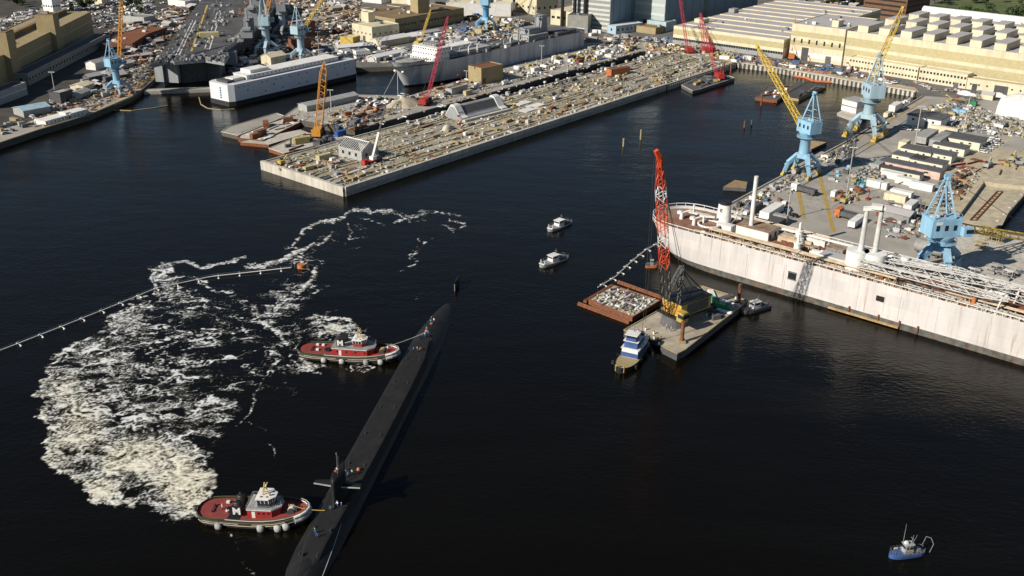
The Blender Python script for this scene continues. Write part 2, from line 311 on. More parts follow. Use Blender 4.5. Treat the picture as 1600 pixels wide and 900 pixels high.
# ------------------------------------------------------------------ foam on the water (countless bubbles: one thing of stuff)
def foam():
    rng = np.random.RandomState(5)
    gx0, gx1, gy0, gy1, st = -190.0, 5.0, 172.0, 418.0, 0.24
    xs = np.arange(gx0, gx1, st); ys = np.arange(gy0, gy1, st); X, Y = np.meshgrid(xs, ys)
    def vnoise(x, y, seed):
        r = np.random.RandomState(seed).rand(256, 256); xi = np.floor(x).astype(int); yi = np.floor(y).astype(int)
        fx = x - xi; fy = y - yi; fx = fx * fx * (3 - 2 * fx); fy = fy * fy * (3 - 2 * fy); xi &= 255; yi &= 255; x1 = (xi + 1) & 255; y1 = (yi + 1) & 255
        return (r[yi, xi] * (1 - fx) + r[yi, x1] * fx) * (1 - fy) + (r[y1, xi] * (1 - fx) + r[y1, x1] * fx) * fy
    def fbm(x, y, seed, o=4):
        s = 0; a = 1; t = 0
        for k in range(o): s = s + a * vnoise(x, y, seed + k); t += a; a *= .5; x = x * 2.03 + 7.1; y = y * 2.03 + 3.3
        return s / t
    def edges(x, y, seed):                     # distance between the two nearest cell centres: 0 on a cell's edge
        xi = np.floor(x).astype(int); yi = np.floor(y).astype(int); d1 = np.full(x.shape, 9.0); d2 = np.full(x.shape, 9.0)
        rx = np.random.RandomState(seed).rand(256, 256); ry = np.random.RandomState(seed + 1).rand(256, 256)
        for a in (-1, 0, 1):
            for b in (-1, 0, 1):
                cx = xi + a; cy = yi + b; px = cx + rx[cy & 255, cx & 255]; py = cy + ry[cy & 255, cx & 255]
                d = np.hypot(px - x, py - y); d2 = np.where(d < d1, d1, np.minimum(d2, d)); d1 = np.minimum(d1, d)
        return d2 - d1
    U, V = proj(X, Y, 0 * X)
    def sm(a, b, t): t = np.clip((t - a) / (b - a), 0, 1); return t * t * (3 - 2 * t)
    # ragged outline
    jx = (fbm(X * .12, Y * .12, 40) - .5) * 46 + (fbm(X * .6, Y * .6, 50) - .5) * 16; jy = (fbm(X * .12 + 30, Y * .12, 60) - .5) * 34 + (fbm(X * .6 + 9, Y * .6, 70) - .5) * 12
    u = U + jx; v = V + jy
    outline = [(332,765),(318,800),(268,806),(190,789),(120,762),(78,722),(64,690),(52,640),(54,600),(80,565),(112,545),(140,540),(155,505),(190,478),(232,456),(240,420),(262,408),(300,440),(330,470),(380,505),(372,560),(366,620),(370,660),(345,700)]
    n = len(outline); inside = np.zeros(u.shape, bool); dist = np.full(u.shape, 1e3)
    for i in range(n):
        (x0, y0), (x1, y1) = outline[i], outline[(i + 1) % n]
        if y1 != y0:
            c = ((y0 > v) != (y1 > v)) & (u < (x1 - x0) * (v - y0) / (y1 - y0) + x0); inside ^= c
        t = np.clip(((u - x0) * (x1 - x0) + (v - y0) * (y1 - y0)) / ((x1 - x0) ** 2 + (y1 - y0) ** 2), 0, 1)
        dist = np.minimum(dist, np.hypot(u - x0 - t * (x1 - x0), v - y0 - t * (y1 - y0)))
    sd_ = np.where(inside, dist, -dist)
    blobs = [(282,755,62,52,1.0),(215,715,95,55,.86),(130,665,75,95,.78),(100,610,55,60,.74),(165,570,85,55,.62),(240,640,110,70,.56),(320,660,70,70,.54),(185,505,70,48,.68),(260,445,55,45,.6),(310,530,95,75,.42),(265,570,110,65,.46),(90,700,40,60,.75),(165,760,60,30,.8)]
    D = np.zeros(u.shape)
    for bx, by, rx, ry, k in blobs: D = np.maximum(D, k * np.exp(-(((u - bx) / rx) ** 2 + ((v - by) / ry) ** 2) * .75))
    D = D * 1.14 * sm(-2, 8, sd_)
    rim = np.exp(-((sd_ - 5) / 6.0) ** 2) * np.where(U < 210, .85, .35) * (V > 440); D = np.maximum(D, rim)
    outer = [(518,517,36,20,.86),(500,503,30,8,.55),(545,505,14,14,.5),(466,520,18,24,.5),(440,545,34,40,.48),(478,568,20,7,.85),(415,500,30,22,.62),(440,470,32,26,.56),(455,440,24,20,.5),(478,402,32,20,.52),(505,380,26,14,.4),(455,575,24,10,.45),(545,362,40,26,.24),(350,560,95,75,.36),(310,480,70,38,.48),(560,572,22,5,.6)]
    for bx, by, rx, ry, k in outer: D = np.maximum(D, 1.12 * k * np.exp(-(((u - bx) / rx) ** 2 + ((v - by) / ry) ** 2)))
    strokes = [([(238,462),(237,435),(252,417),(290,409),(315,420),(345,410),(380,404)],3.2,.75),([(345,462),(320,440),(290,430),(262,436)],2.5,.5),([(300,450),(330,462),(322,480)],2,.5),
     ([(380,418),(412,414),(445,402),(480,386),(508,378),(520,365)],3,.75),([(455,381),(475,362),(500,344),(540,340),(548,328),(572,331),(583,334)],2.6,.75),([(583,334),(600,328),(625,332),(640,341)],2,.55),
     ([(542,348),(552,362),(543,372),(580,371)],2,.5),([(640,342),(655,330),(668,328),(662,343),(645,345)],2,.5),([(583,334),(612,330),(640,345)],2.2,.6),([(560,340),(600,352),(640,338),(672,330),(720,338)],2.4,.6),([(700,345),(728,352),(715,362),(690,352)],2.0,.6),([(690,368),(660,380),(645,400),(650,412),(625,425)],1.8,.45),([(640,470),(660,455)],1.4,.3),([(697,353),(708,364)],1.6,.5),([(720,350),(726,347)],1.5,.4),([(655,372),(645,392),(640,408)],1.5,.35),
     ([(388,503),(415,508),(440,530),(455,545)],4,.75),([(395,480),(400,498),(425,495),(432,480),(470,450),(490,432),(492,420)],5,.7),([(480,500),(505,495),(545,497)],3.5,.75),([(545,497),(560,520),(548,535)],3,.6),
     ([(436,560),(420,580),(405,600),(395,625),(388,650),(375,665)],2.4,.6),([(375,665),(392,660),(415,672)],1.5,.4),([(445,470),(480,462),(510,445)],2,.35),([(350,827),(368,845),(375,862),(385,880),(398,900)],2.5,.5),
     ([(290,500),(330,505),(370,525),(400,515)],2.5,.4),([(300,585),(350,560),(375,565)],2,.4),([(260,556),(310,550),(350,580),(330,600)],2,.4),([(140,700),(135,740),(160,770)],3,.6),([(0,0),(1,1)],1,0),
     ([(468,535),(455,560),(470,578),(500,582)],2.5,.6),([(250,800),(300,808),(322,822)],2,.5),([(545,578),(575,582)],1.6,.5),([(225,640),(280,610),(330,620)],3,.4),([(415,690),(430,700),(425,712)],1.3,.3),([(440,790),(455,830)],1.2,.3)]
    for pts, wd, k in strokes:
        dd = np.full(u.shape, 1e3); uu = U + jx * .35; vv = V + jy * .35
        for (x0, y0), (x1, y1) in zip(pts, pts[1:]):
            t = np.clip(((uu - x0) * (x1 - x0) + (vv - y0) * (y1 - y0)) / ((x1 - x0) ** 2 + (y1 - y0) ** 2), 0, 1)
            dd = np.minimum(dd, np.hypot(uu - x0 - t * (x1 - x0), vv - y0 - t * (y1 - y0)))
        D = np.maximum(D, 1.15 * k * np.exp(-(dd / (wd * 1.1)) ** 2))
    clump = fbm(X * .16, Y * .30, 130); clump2 = fbm(X * 1.3, Y * 2.2, 140)
    clump3 = fbm(X * .7, Y * 1.5, 170)
    # lace: edges of warped cells at three sizes
    wx = (fbm(X * .16, Y * .16, 80) - .5) * 16 + (fbm(X * .7, Y * .7, 90) - .5) * 3.4; wy = (fbm(X * .16 + 50, Y * .16, 100) - .5) * 12 + (fbm(X * .7 + 20, Y * .7, 110) - .5) * 3.0
    x = (X + wx) * .55; y = Y + wy
    def thread(s_, seed, w_, o=2): return np.exp(-((fbm(x / s_, y / s_, seed, o) - .5) / w_) ** 2)
    e2 = edges(x / 1.9 + 9, y / 1.5, 211); fil = sm(.35, .75, clump3)
    f = 1.0 * thread(5.2, 301, .012 + .030 * D); f = np.maximum(f, .95 * thread(2.6, 311, .008 + .034 * D) * sm(.15, .6, D + (clump - .5) * 1.1)); f = np.maximum(f, .9 * thread(1.25, 321, .014 + .06 * D) * sm(.30, .75, D + (clump - .5) * .9)); f = np.maximum(f, .8 * thread(.7, 341, .02 + .05 * D) * sm(.5, .9, D + (clump - .5) * .6))
    f = np.maximum(f, .85 * np.exp(-(e2 / (.015 + .09 * D)) ** 2) * sm(.40, .8, D + (clump - .5)))
    a = f * sm(.06, .42, D + (clump - .5) * .7) * (.35 + 1.0 * clump2 + .35 * fil)
    swirl = 1 - np.abs(2 * fbm(x / 2.4 + .6 * clump2, y / 1.6, 331, 4) - 1) * 2.2
    a = np.maximum(a, (.12 + .88 * np.clip(swirl, 0, 1) ** 1.3) * sm(.80, 1.20, D * sm(540, 690, V) + (clump2 - .5) * .9 + (clump - .5) * .7))
    a = np.maximum(a, .36 * sm(.3, .95, D) * sm(.34, .72, clump3) * sm(.25, .6, clump))
    specks = sm(.80, .9, fbm(X * 1.5 + 3, Y * 1.5, 150, 2)) * sm(.05, .3, D); a = np.maximum(a, specks * .6)
    a = np.clip(a, 0, 1) * sm(.03, .10, D)
    churn = np.clip(sm(.5, .95, D) * sm(430, 640, V) * (U < 400) + .6 * sm(.6, .9, D) * (U > 460), 0, 1)
    a = np.maximum(a, .16 * sm(.35, .7, D) * sm(.3, .7, clump) )
    k_ = np.pad(a, 1, mode='edge'); a = .45 * a + .55 * (k_[:-2, 1:-1] + k_[2:, 1:-1] + k_[1:-1, :-2] + k_[1:-1, 2:] + k_[1:-1, 1:-1]) / 5
    ny, nx = a.shape; vis = a > .045
    cell = vis[:-1, :-1] | vis[1:, :-1] | vis[:-1, 1:] | vis[1:, 1:]
    J, I = np.nonzero(cell); q = np.stack([J * nx + I, J * nx + I + 1, (J + 1) * nx + I + 1, (J + 1) * nx + I], 1)
    used, inv = np.unique(q.ravel(), return_inverse=True); q = inv.reshape(q.shape)
    vs = np.stack([X.ravel()[used], Y.ravel()[used], .03 + .22 * (a * sm(.6, 1, D)).ravel()[used] * clump2.ravel()[used]], 1)
    me = bpy.data.meshes.new('foam'); me.vertices.add(len(vs)); me.vertices.foreach_set('co', vs.ravel().astype(np.float32))
    me.loops.add(q.size); me.loops.foreach_set('vertex_index', q.ravel().astype(np.int32)); me.polygons.add(len(q))
    me.polygons.foreach_set('loop_start', (np.arange(len(q)) * 4).astype(np.int32)); me.update(calc_edges=True); me.validate()
    for nm, arr in (('cover', a), ('churn', churn)):
        at = me.attributes.new(nm, 'FLOAT', 'POINT'); at.data.foreach_set('value', arr.ravel()[used].astype(np.float32))
    print('foam faces', len(q))
    m = bpy.data.materials.new('foam'); m.use_nodes = True; nn = m.node_tree.nodes; l = m.node_tree.links; b = nn['Principled BSDF']
    b.inputs['Roughness'].default_value = .8; b.inputs['Specular IOR Level'].default_value = .2
    c1 = nn.new('ShaderNodeAttribute'); c1.attribute_name = 'cover'; c2 = nn.new('ShaderNodeAttribute'); c2.attribute_name = 'churn'
    mx = nn.new('ShaderNodeMix'); mx.data_type = 'RGBA'; mx.inputs[6].default_value = (.76, .78, .79, 1); mx.inputs[7].default_value = (.80, .76, .62, 1); l.new(c2.outputs['Fac'], mx.inputs[0])
    bz = nn.new('ShaderNodeMapRange'); bz.inputs[1].default_value = .12; bz.inputs[2].default_value = .62; l.new(c1.outputs['Fac'], bz.inputs[0])
    m2 = nn.new('ShaderNodeMix'); m2.data_type = 'RGBA'; m2.inputs[6].default_value = (.13, .12, .075, 1); l.new(bz.outputs[0], m2.inputs[0]); l.new(mx.outputs[2], m2.inputs[7])
    l.new(m2.outputs[2], b.inputs['Base Color'])
    al = nn.new('ShaderNodeMapRange'); al.inputs[1].default_value = .06; al.inputs[2].default_value = .9; l.new(c1.outputs['Fac'], al.inputs[0]); l.new(al.outputs[0], b.inputs['Alpha'])
    me.materials.append(m); o = bpy.data.objects.new('foam', me); COL.objects.link(o); tag(o, kind='stuff')
foam()

# ------------------------------------------------------------------ people
def body_mesh(pose):
    """one skinned figure, about 1.78 m, facing +x"""
    J = dict(pel=(0,0,.95), waist=(0,0,1.12), chest=(.01,0,1.34), neck=(.01,0,1.5), headb=(.03,0,1.56), head=(.04,0,1.7), skull=(.03,0,1.76),
             shl=(0,.19,1.42), shr=(0,-.19,1.42), hpl=(0,.10,.92), hpr=(0,-.10,.92))
    if pose == 'stand': J.update(ell=(-.03,.27,1.14), wrl=(.08,.28,.90), hal=(.12,.27,.82), elr=(-.03,-.27,1.14), wrr=(.08,-.28,.90), har=(.12,-.27,.82), knl=(.03,.12,.5), anl=(0,.13,.09), tol=(.16,.14,.04), knr=(.03,-.12,.5), anr=(0,-.13,.09), tor=(.16,-.14,.04))
    elif pose == 'reach': J.update(ell=(.16,.26,1.22), wrl=(.38,.20,1.20), hal=(.46,.18,1.20), elr=(.14,-.26,1.18), wrr=(.36,-.18,1.10), har=(.44,-.15,1.10), knl=(.14,.13,.5), anl=(.12,.14,.09), tol=(.28,.15,.04), knr=(-.06,-.12,.5), anr=(-.16,-.13,.09), tor=(0,-.14,.04))
    else: J.update(pel=(0,0,.6), waist=(.06,0,.78), chest=(.16,0,.97), neck=(.22,0,1.1), headb=(.26,0,1.15), head=(.32,0,1.26), skull=(.33,0,1.32), shl=(.17,.19,1.04), shr=(.17,-.19,1.04), hpl=(0,.10,.57), hpr=(0,-.10,.57),
        ell=(.34,.24,.84), wrl=(.50,.16,.66), hal=(.55,.14,.58), elr=(.34,-.24,.84), wrr=(.50,-.16,.66), har=(.55,-.14,.58), knl=(.36,.16,.52), anl=(.12,.15,.09), tol=(.28,.16,.04), knr=(.30,-.16,.30), anr=(-.12,-.15,.12), tor=(.04,-.15,.04))
    K = list(J); E = [('pel','waist'),('waist','chest'),('chest','neck'),('neck','headb'),('headb','head'),('head','skull'),('chest','shl'),('shl','ell'),('ell','wrl'),('wrl','hal'),('chest','shr'),('shr','elr'),('elr','wrr'),('wrr','har'),
        ('pel','hpl'),('hpl','knl'),('knl','anl'),('anl','tol'),('pel','hpr'),('hpr','knr'),('knr','anr'),('anr','tor')]
    rad = dict(pel=.14,waist=.13,chest=.15,neck=.06,headb=.075,head=.10,skull=.075,shl=.075,shr=.075,ell=.05,elr=.05,wrl=.035,wrr=.035,hal=.04,har=.04,hpl=.10,hpr=.10,knl=.065,knr=.065,anl=.045,anr=.045,tol=.04,tor=.04)
    me = bpy.data.meshes.new('person_body'); me.from_pydata([J[k] for k in K], [(K.index(a), K.index(b)) for a, b in E], [])
    o = bpy.data.objects.new('person_body', me); COL.objects.link(o); o.modifiers.new('s', 'SKIN'); o.modifiers.new('u', 'SUBSURF').levels = 1
    for i, k in enumerate(K): me.skin_vertices[0].data[i].radius = (rad[k], rad[k])
    me.skin_vertices[0].data[0].use_root = True
    bpy.context.view_layer.update(); r = bpy.data.meshes.new_from_object(o.evaluated_get(bpy.context.evaluated_depsgraph_get()))
    bpy.data.objects.remove(o); nz, wz = J['neck'][2], J['pel'][2] + .06
    hands = [Vector(J['hal']), Vector(J['har'])]
    ix = []
    for p in r.polygons:
        c = p.center
        ix.append(2 if c.z > nz + .02 or min((c - h).length for h in hands) < .1 else (1 if c.z > wz else 0))
    return r, ix, J
BODY = {k: body_mesh(k) for k in ('stand', 'reach', 'crouch')}
_bm = {}
def person(loc, rz, pose, legs, top, label, head=None, vest=None, group=None):
    k = (pose, legs, top)
    if k not in _bm:
        me = BODY[pose][0].copy()
        me.materials.clear()
        for q in (legs, top, 'skin'): me.materials.append(M[q])
        me.polygons.foreach_set('material_index', BODY[pose][1]); me.polygons.foreach_set('use_smooth', [True] * len(me.polygons)); _bm[k] = me
    o = inst(_bm[k], 'person', loc, rz, label, 'person', group); J = BODY[pose][2]; h = J['head']
    MB().dome((h[0] - .005, 0, h[2] + .03), .125, .12, 10, 3).build('helmet' if head else 'hair', head or 'black', o)
    if vest:
        c = J['chest']; wv = J['waist']
        MB().loft([[(q[0] + rr * .85 * math.cos(t), q[1] + rr * 1.15 * math.sin(t), q[2]) for t in [2 * math.pi * i / 10 for i in range(10)]] for q, rr in ((wv, .165), (c, .185), ((c[0], 0, c[2] + .12), .14))], 0).build('life_vest', vest, o)
    return o

# ------------------------------------------------------------------ submarine
tail, nose = P(697, 480), P(496, 860); SA = ang(tail, nose); SO = tail - Vector((math.cos(SA), math.sin(SA), 0)) * 20
def SW(x, y, z): return (SO.x + x * math.cos(SA) - y * math.sin(SA), SO.y + x * math.sin(SA) + y * math.cos(SA), z)
def submarine():
    M['sub_hull'] = mat('sub_hull', (.008,.0084,.0092), .6, var=.25, scale=.35, dirt=(.016,.016,.016), dscale=.12, damt=.8, spec=.35)
    M['sub_deck'] = mat('sub_deck', (.0095,.0098,.0105), .8, var=.2, scale=.6, dirt=(.02,.019,.018), dscale=.2, damt=.6)
    t = thing('submarine', 'long black submarine with a finned sail being pushed by red tugboats', 'submarine', (SO.x, SO.y, 0), SA)
    def r(x): return 6.4 * min(1, (max(x, .4) / 45.0) ** .55) if x < 150 else 6.4 * math.sqrt(max(0.0004, 1 - ((x - 150) / 21.0) ** 2))
    m = MB(); rings = []
    for x in [0, 3, 7, 12, 18, 24, 30, 37, 45, 60, 80, 100, 125, 150, 157, 163, 167, 170, 170.9]:
        rr = r(x); zc = -4.0 + (.25 if x < 45 else 0); rings.append([(x, rr * math.sin(a), zc + rr * math.cos(a)) for a in [2 * math.pi * i / 40 for i in range(40)]])
    m.loft(rings); m.build('hull', 'sub_hull', t)
    m = MB(); rings = []
    for x, wd, z in ((42, .5, 2.30), (52, 1.8, 2.75), (62, 3.0, 3.0), (80, 3.4, 3.05), (110, 3.4, 3.05), (128, 3.1, 3.0), (150, 2.4, 2.75), (160, 1.2, 1.5)):
        rings.append([(x, -wd - .9, 1.0), (x, -wd, z - .08), (x, -wd * .8, z), (x, wd * .8, z), (x, wd, z - .08), (x, wd + .9, 1.0)])
    m.loft(rings, smooth=False); m.build('casing', 'sub_deck', t)
    for k in range(12):
        for s in (-1, 1): MB().tube((68 + k * 4.4, s * 1.25, 3.0), (68 + k * 4.4, s * 1.25, 3.075), 1.05, n=20, mi=0, smooth=False).build('missile_hatch', 'sub_deck', t)
    m = MB(); rings = []                                   # sail: pointed oval plan, slightly tapering upward
    for z, k in ((2.6, 1.10), (3.4, 1.0), (9.2, .95), (9.9, .90), (10.1, .75)):
        ring = []
        for i in range(24):
            a = 2 * math.pi * i / 24; cx = math.cos(a); ring.append((133.2 + 4.6 * k * cx, (1.35 * k) * math.sin(a) * (1 if cx > -.2 else max(.15, 1 + (cx + .2) * .9)), z))
        rings.append(ring)
    m.loft(rings); sail = m.build('sail', 'sub_hull', t)
    for s in (-1, 1):
        m = MB(); rings = []
        for y, x0, x1, th in ((1.0, 132.4, 135.4, .35), (5.6, 133.3, 135.0, .20)):
            rings.append([(x0, s * y, 6.9), ((x0 + x1) / 2, s * y, 6.9 + th), (x1, s * y, 6.9), ((x0 + x1) / 2, s * y, 6.9 - th)])
        m.loft(rings, smooth=False); sp = m.build('sail_plane', 'sub_hull', t); MB().beam((135.3, s * 1.1, 6.95), (134.9, s * 5.6, 6.95), .25, .22).build('leading_edge', 'grey', sp)
    for x, h, q in ((134.6, 5.5, 'steel'), (133.6, 4.2, 'dark_steel'), (132.4, 3.0, 'dark_steel')): MB().tube((x, .2 * (x - 133), 9.9), (x, .2 * (x - 133), 9.9 + h), .09, .05, 6).tube((x, .2*(x-133), 9.9+h), (x, .2*(x-133), 10.3+h), .16, .12, 6).build('mast', q, t)
    m = MB(); rings = []                                   # rudder standing out of the water astern
    for z, x0, x1 in ((-2, -2.2, 7.0), (3.0, -1.2, 6.4)): rings.append([(x0, 0, z), ((x0 + x1) / 2, .42, z), (x1, 0, z), ((x0 + x1) / 2, -.42, z)])
    m.loft(rings, smooth=False); m.build('rudder', 'sub_hull', t)
    MB().box((6.6, .05, 1.2), (.2, .3, 3.0)).build('pale_edge', 'steel', t)  # pale steel strip along the rudder's front edge
    for s in (-1, 1):
        for x in (50, 64, 78, 92, 106, 120, 146, 155): m = MB(); m.box((x, s * 2.0, 3.02 - (.15 if x > 145 else .0) - (.2 if x < 60 else 0)), (.9, .25, .35)); m.tube((x+.3, s*2, 3.0), (x+.3, s*2, 3.4), .12, n=6); m.tube((x-.3, s*2, 3.0), (x-.3, s*2, 3.4), .12, n=6); m.build('cleat', 'dark_steel', t)
    m = MB(); pts = [(140 + k * 1.6, 2.9 + 1.6 * math.sin(k / 19 * math.pi / 2) - (.8 if k == 0 else 0), 2.0 - 1.75 * math.sin(k / 19 * math.pi / 2)) for k in range(20)]
    m.path(pts, .10, 5); m.build('sonar_hose_fairing', 'grey', t)
submarine()
dk = 3.08
_pp = [(137.5,-.8,'blue','white','grey','sailor in a white top on the foredeck just ahead of the sail'),(138.6,.4,'blue','teal',None,'sailor in teal crouching ahead of the sail'),
 (138.0,-1.9,'black','blue','white','sailor in a blue top handling the line ahead of the sail'),(147.5,.9,'blue','teal','white','sailor in teal bending on the foredeck near the bow'),(148.6,.2,'black','blue',None,'sailor in dark blue kneeling on the foredeck near the bow'),
 (127.5,.6,'blue','red','white','sailor with a red vest in the group behind the sail'),(126.6,1.6,'blue','white',None,'sailor in white standing in the group behind the sail'),(126.2,.2,'black','teal','blue','sailor in teal in the group behind the sail'),
 (125.4,1.1,'blue','blue','yellow','sailor with a yellow helmet behind the sail'),(124.8,-.3,'black','grey','red','sailor with a red helmet in the group behind the sail'),(123.9,.7,'black','black',None,'sailor all in black behind the sail'),
 (59.5,1.0,'black','blue','yellow','sailor with a yellow helmet near the orange buoy amidships'),(58.4,.2,'blue','yellow',None,'sailor in a yellow top near the orange buoy amidships'),
 (49.0,1.2,'black','teal','blue','sailor in teal abreast of the upper tug bow'),(47.8,.5,'blue','grey','teal','sailor in grey at the upper tug towline'),(46.9,-.4,'blue','blue','white','sailor in blue abreast of the upper tug bow'),(43.6,.9,'black','navy_grey','teal','sailor at the line fixed on the after casing'),
 (38.0,.9,'black','teal',None,'sailor in teal near the tapering stern'),(37.0,.1,'blue','white','blue','sailor in white near the tapering stern'),(36.4,1.1,'black','red','white','sailor in a red top near the tapering stern')]
for i, (x, y, lg, tp, hd, lb) in enumerate(_pp):
    z = 3.06 if 60 < x < 128 else 3.0
    if x > 130: z = 3.0 - (x - 128) * .0115
    if x < 62: z = 2.30 + (x - 42) * .038 if x > 42 else 2.3
    if x < 62 and abs(y) > .3: z -= .03
    person(SW(x, -y, z - .02), SA + random.uniform(-3, 3), ('crouch' if 'crouch' in lb or 'kneel' in lb or 'bending' in lb else random.choice(['stand', 'reach'])), lg, tp, lb, hd, None, 'sailors on the submarine')
for x, lb, v in ((134.3, 'person in white on top of the black sail', 'white'), (135.3, 'person in an orange vest at the front of the sail top', 'orange'), (133.3, 'person in dark clothes leaning on the sail top', 'dark_grey')):
    person(SW(x, .1, 10.05), SA + random.uniform(-.5, .5), 'stand', 'black', v, lb, None, None, 'lookouts on the sail')
def buoy(x, y, z, label):
    m = MB(); m.dome((0, 0, 0), .55, .55, 12, 3); m.tube((0, 0, -.25), (0, 0, 0.02), .42, .55, 12); return m.build('buoy', 'orange', None, SW(x, y, z + .25), 0, label, 'buoy', 'orange marker buoys on the casing')
buoy(57.2, 0.6, 2.85, 'orange marker buoy next to the sailor in yellow'); buoy(43.8, -.9, 2.3, 'orange marker buoy beside the upper tug towline'); buoy(37.4, -.8, 1.9, 'orange marker buoy nearest the tapering stern')
buoy(122.5, 1.2, 3.05, 'orange marker buoy just behind the sail')

# ------------------------------------------------------------------ tugboats
def outline(L, B, n=14, stern=.42):
    """half outline stern to bow of a full-bodied tug"""
    pts = []
    T = [0, .012, .04, .09, .18, .30, .42, .54, .64, .74, .83, .90, .95, .985, 1.0]
    for i in range(n + 1):
        t = T[i]; x = -L / 2 + L * t
        if t < .18: y = B / 2 * math.sqrt(max(0, 1 - ((.18 - t) / .18) ** 2.2)) * .86 + B / 2 * .04
        elif t < .62: y = B / 2 * (.90 + .10 * math.sin((t - .18) / .44 * math.pi / 2))
        else: y = B / 2 * math.sqrt(max(0, 1 - ((t - .62) / .38) ** 2.3))
        pts.append((x, y))
    return pts
def hull_rings(L, B, zs, sheer):
    """rings for each deck level from keel up; sheer(t) adds height at the rail"""
    o = outline(L, B); rings = []
    for k, (z, sc) in enumerate(zs):
        ring = [(x * (1 - .03 * (1 - sc)), y * sc, z + (sheer(i / (len(o) - 1)) if k >= len(zs) - 1 else sheer(i / (len(o) - 1)) * (z > 0) * .6)) for i, (x, y) in enumerate(o)]
        rings.append(ring + [(x, -y, z_) for (x, y, z_) in ring[-2:0:-1]])
    return rings
def tugboat(stern, bow, name_label, B, wl_roof, opts):
    a, b = P(*stern), P(*bow); L = (b - a).length; an = ang(a, b); c = (a + b) / 2; k = L / 30.0
    t = thing('tugboat', name_label, 'tugboat', (c.x, c.y, 0), an)
    sh = lambda q: 1.3 * max(0, ([0, .012, .04, .09, .18, .30, .42, .54, .64, .74, .83, .90, .95, .985, 1.0][round(q * 14)] - .5) / .5) ** 1.6
    M['hull_olive'] = mat('hull_olive', (.09,.085,.04), .8); M['tug_black'] = M['rubber']
    m = MB(); m.loft(hull_rings(L, B, [(-1.2, .9), (0.1, .97), (.75, 1.0), (2.1, 1.0)], sh), caps=False); m.build('hull', 'rubber', t)
    o = outline(L, B)
    rng = [(x * .985, y * .985, 1.62 + sh(i / 14) * .8) for i, (x, y) in enumerate(o)]
    dm = MB(); cut = opts['cut']
    for (i0, i1, mi) in cut:
        for i in range(i0, i1):
            p, q = rng[i], rng[i + 1]; dm.add([(p[0], p[1], p[2]), (q[0], q[1], q[2]), (q[0], -q[1], q[2]), (p[0], -p[1], p[2])], [(0, 3, 2, 1)], mi)
    dm.build('deck', ['deck_red', 'black', 'red'], t)
    # belting: olive strake, white stripes, cap rail
    def strip(z, off, h, w_, nm, mt, i0=0, i1=14, sk=lambda i: True, sides=(1, -1)):
        m = MB()
        for s in sides:
            for i in range(i0, i1):
                if not sk(i): continue
                p, q = o[i], o[i + 1]; m.beam((p[0] * 1.0, s * (p[1] + off), z + sh(i / 14)), (q[0], s * (q[1] + off), z + sh((i + 1) / 14)), w_, h)
        return m.build(nm, mt, t)
    strip(1.25, .10, .5, .25, 'belting', 'rubber'); strip(1.62, .10, .12, .3, 'rub_rail', 'hull_olive', 0, 14); strip(1.38, .24, .09, .1, 'side_stripe', 'cream', 1, 13, lambda i: i % 4 != 2); strip(.85, .14, .08, .2, 'waterline_stripe', 'cream', 2, 12)
    strip(1.95, -.10, .5, .14, 'bulwark', opts.get('bulwark', 'hull_olive'), 6); strip(2.24, -.10, .12, .26, 'cap_rail', 'hull_olive', 3); strip(2.2, -.02, .13, .16, 'white_line', 'white', 5)
    # bow fender
    m = MB(); pts = [(o[i][0] + .15, o[i][1] + .1, 1.9 + sh(i / 14)) for i in (11, 12, 13)] + [(o[14][0] + .25, 0, 1.95 + sh(1))]; pts += [(x, -y, z) for x, y, z in pts[-2::-1]]
    m.path(pts, .38, 8); bf = m.build('bow_fender', 'white', t)
    m = MB(); m.path([(x + .1, y, z - 1.0) for x, y, z in pts], .62, 8); m.build('bow_pad', 'grey', t)
    for fx in opts['fenders']:
        i = min(range(15), key=lambda q: abs(o[q][0] / L - fx)); x, y = fx * L, o[i][1]
        for s in (-1, 1):
            m = MB(); rings = []
            for z, rr in ((-.35, .35), (-.2, .75), (.5, .85), (1.2, .75), (1.4, .3)): rings.append([(x + rr * math.cos(a2) * 1.05, s * (y + .45) + rr * .62 * math.sin(a2), z + sh(i / 14) * .7) for a2 in [2 * math.pi * q / 10 for q in range(10)]])
            m.loft(rings)
            if s < 0 or opts.get('both'): fo = m.build('fender', 'grey', t); MB().beam((x, s * (y + .3), 1.3), (x, s * (y - .1), 2.2), .08).build('lashing', 'dark_steel', fo)
    # deckhouse
    hx0, hx1, hw = opts['house']; hx0 *= L; hx1 *= L; z0 = 1.5; zt = 4.0
    ring = lambda g, z: [(hx0 - g * .2, -hw - g, z), (hx1 - 1.6, -hw - g, z), (hx1 + g, -hw * .5, z), (hx1 + g, hw * .5, z), (hx1 - 1.6, hw + g, z), (hx0 - g * .2, hw + g, z)]
    m = MB(); m.loft([ring(0, z0), ring(0, zt - .1)], smooth=False); dh = m.build('deckhouse', 'red', t)
    m = MB()
    for q in range(4):
        m.box((hx0 + 1.6 + q * (hx1 - hx0 - 4) / 3, -hw - .03, 2.9), (.55, .08, .55)); m.box((hx0 + 1.6 + q * (hx1 - hx0 - 4) / 3, hw + .03, 2.9), (.55, .08, .55))
    m.build('window', 'glass', dh)
    m = MB(); m.box((hx0 + (hx1 - hx0) * .2, -hw - .04, 2.35), (.8, .08, 1.9)); m.build('door', 'white', dh)
    m = MB(); m.loft([ring(.35, zt - .1), ring(.35, zt + .12)], smooth=False); m.build('roof', 'grey', dh)
    m = MB(); m.loft([ring(.40, zt - .16), ring(.40, zt - .02)], smooth=False); m.build('roof_edge', 'white', dh)
    m = MB()
    rp = ring(.2, zt + 1.05)
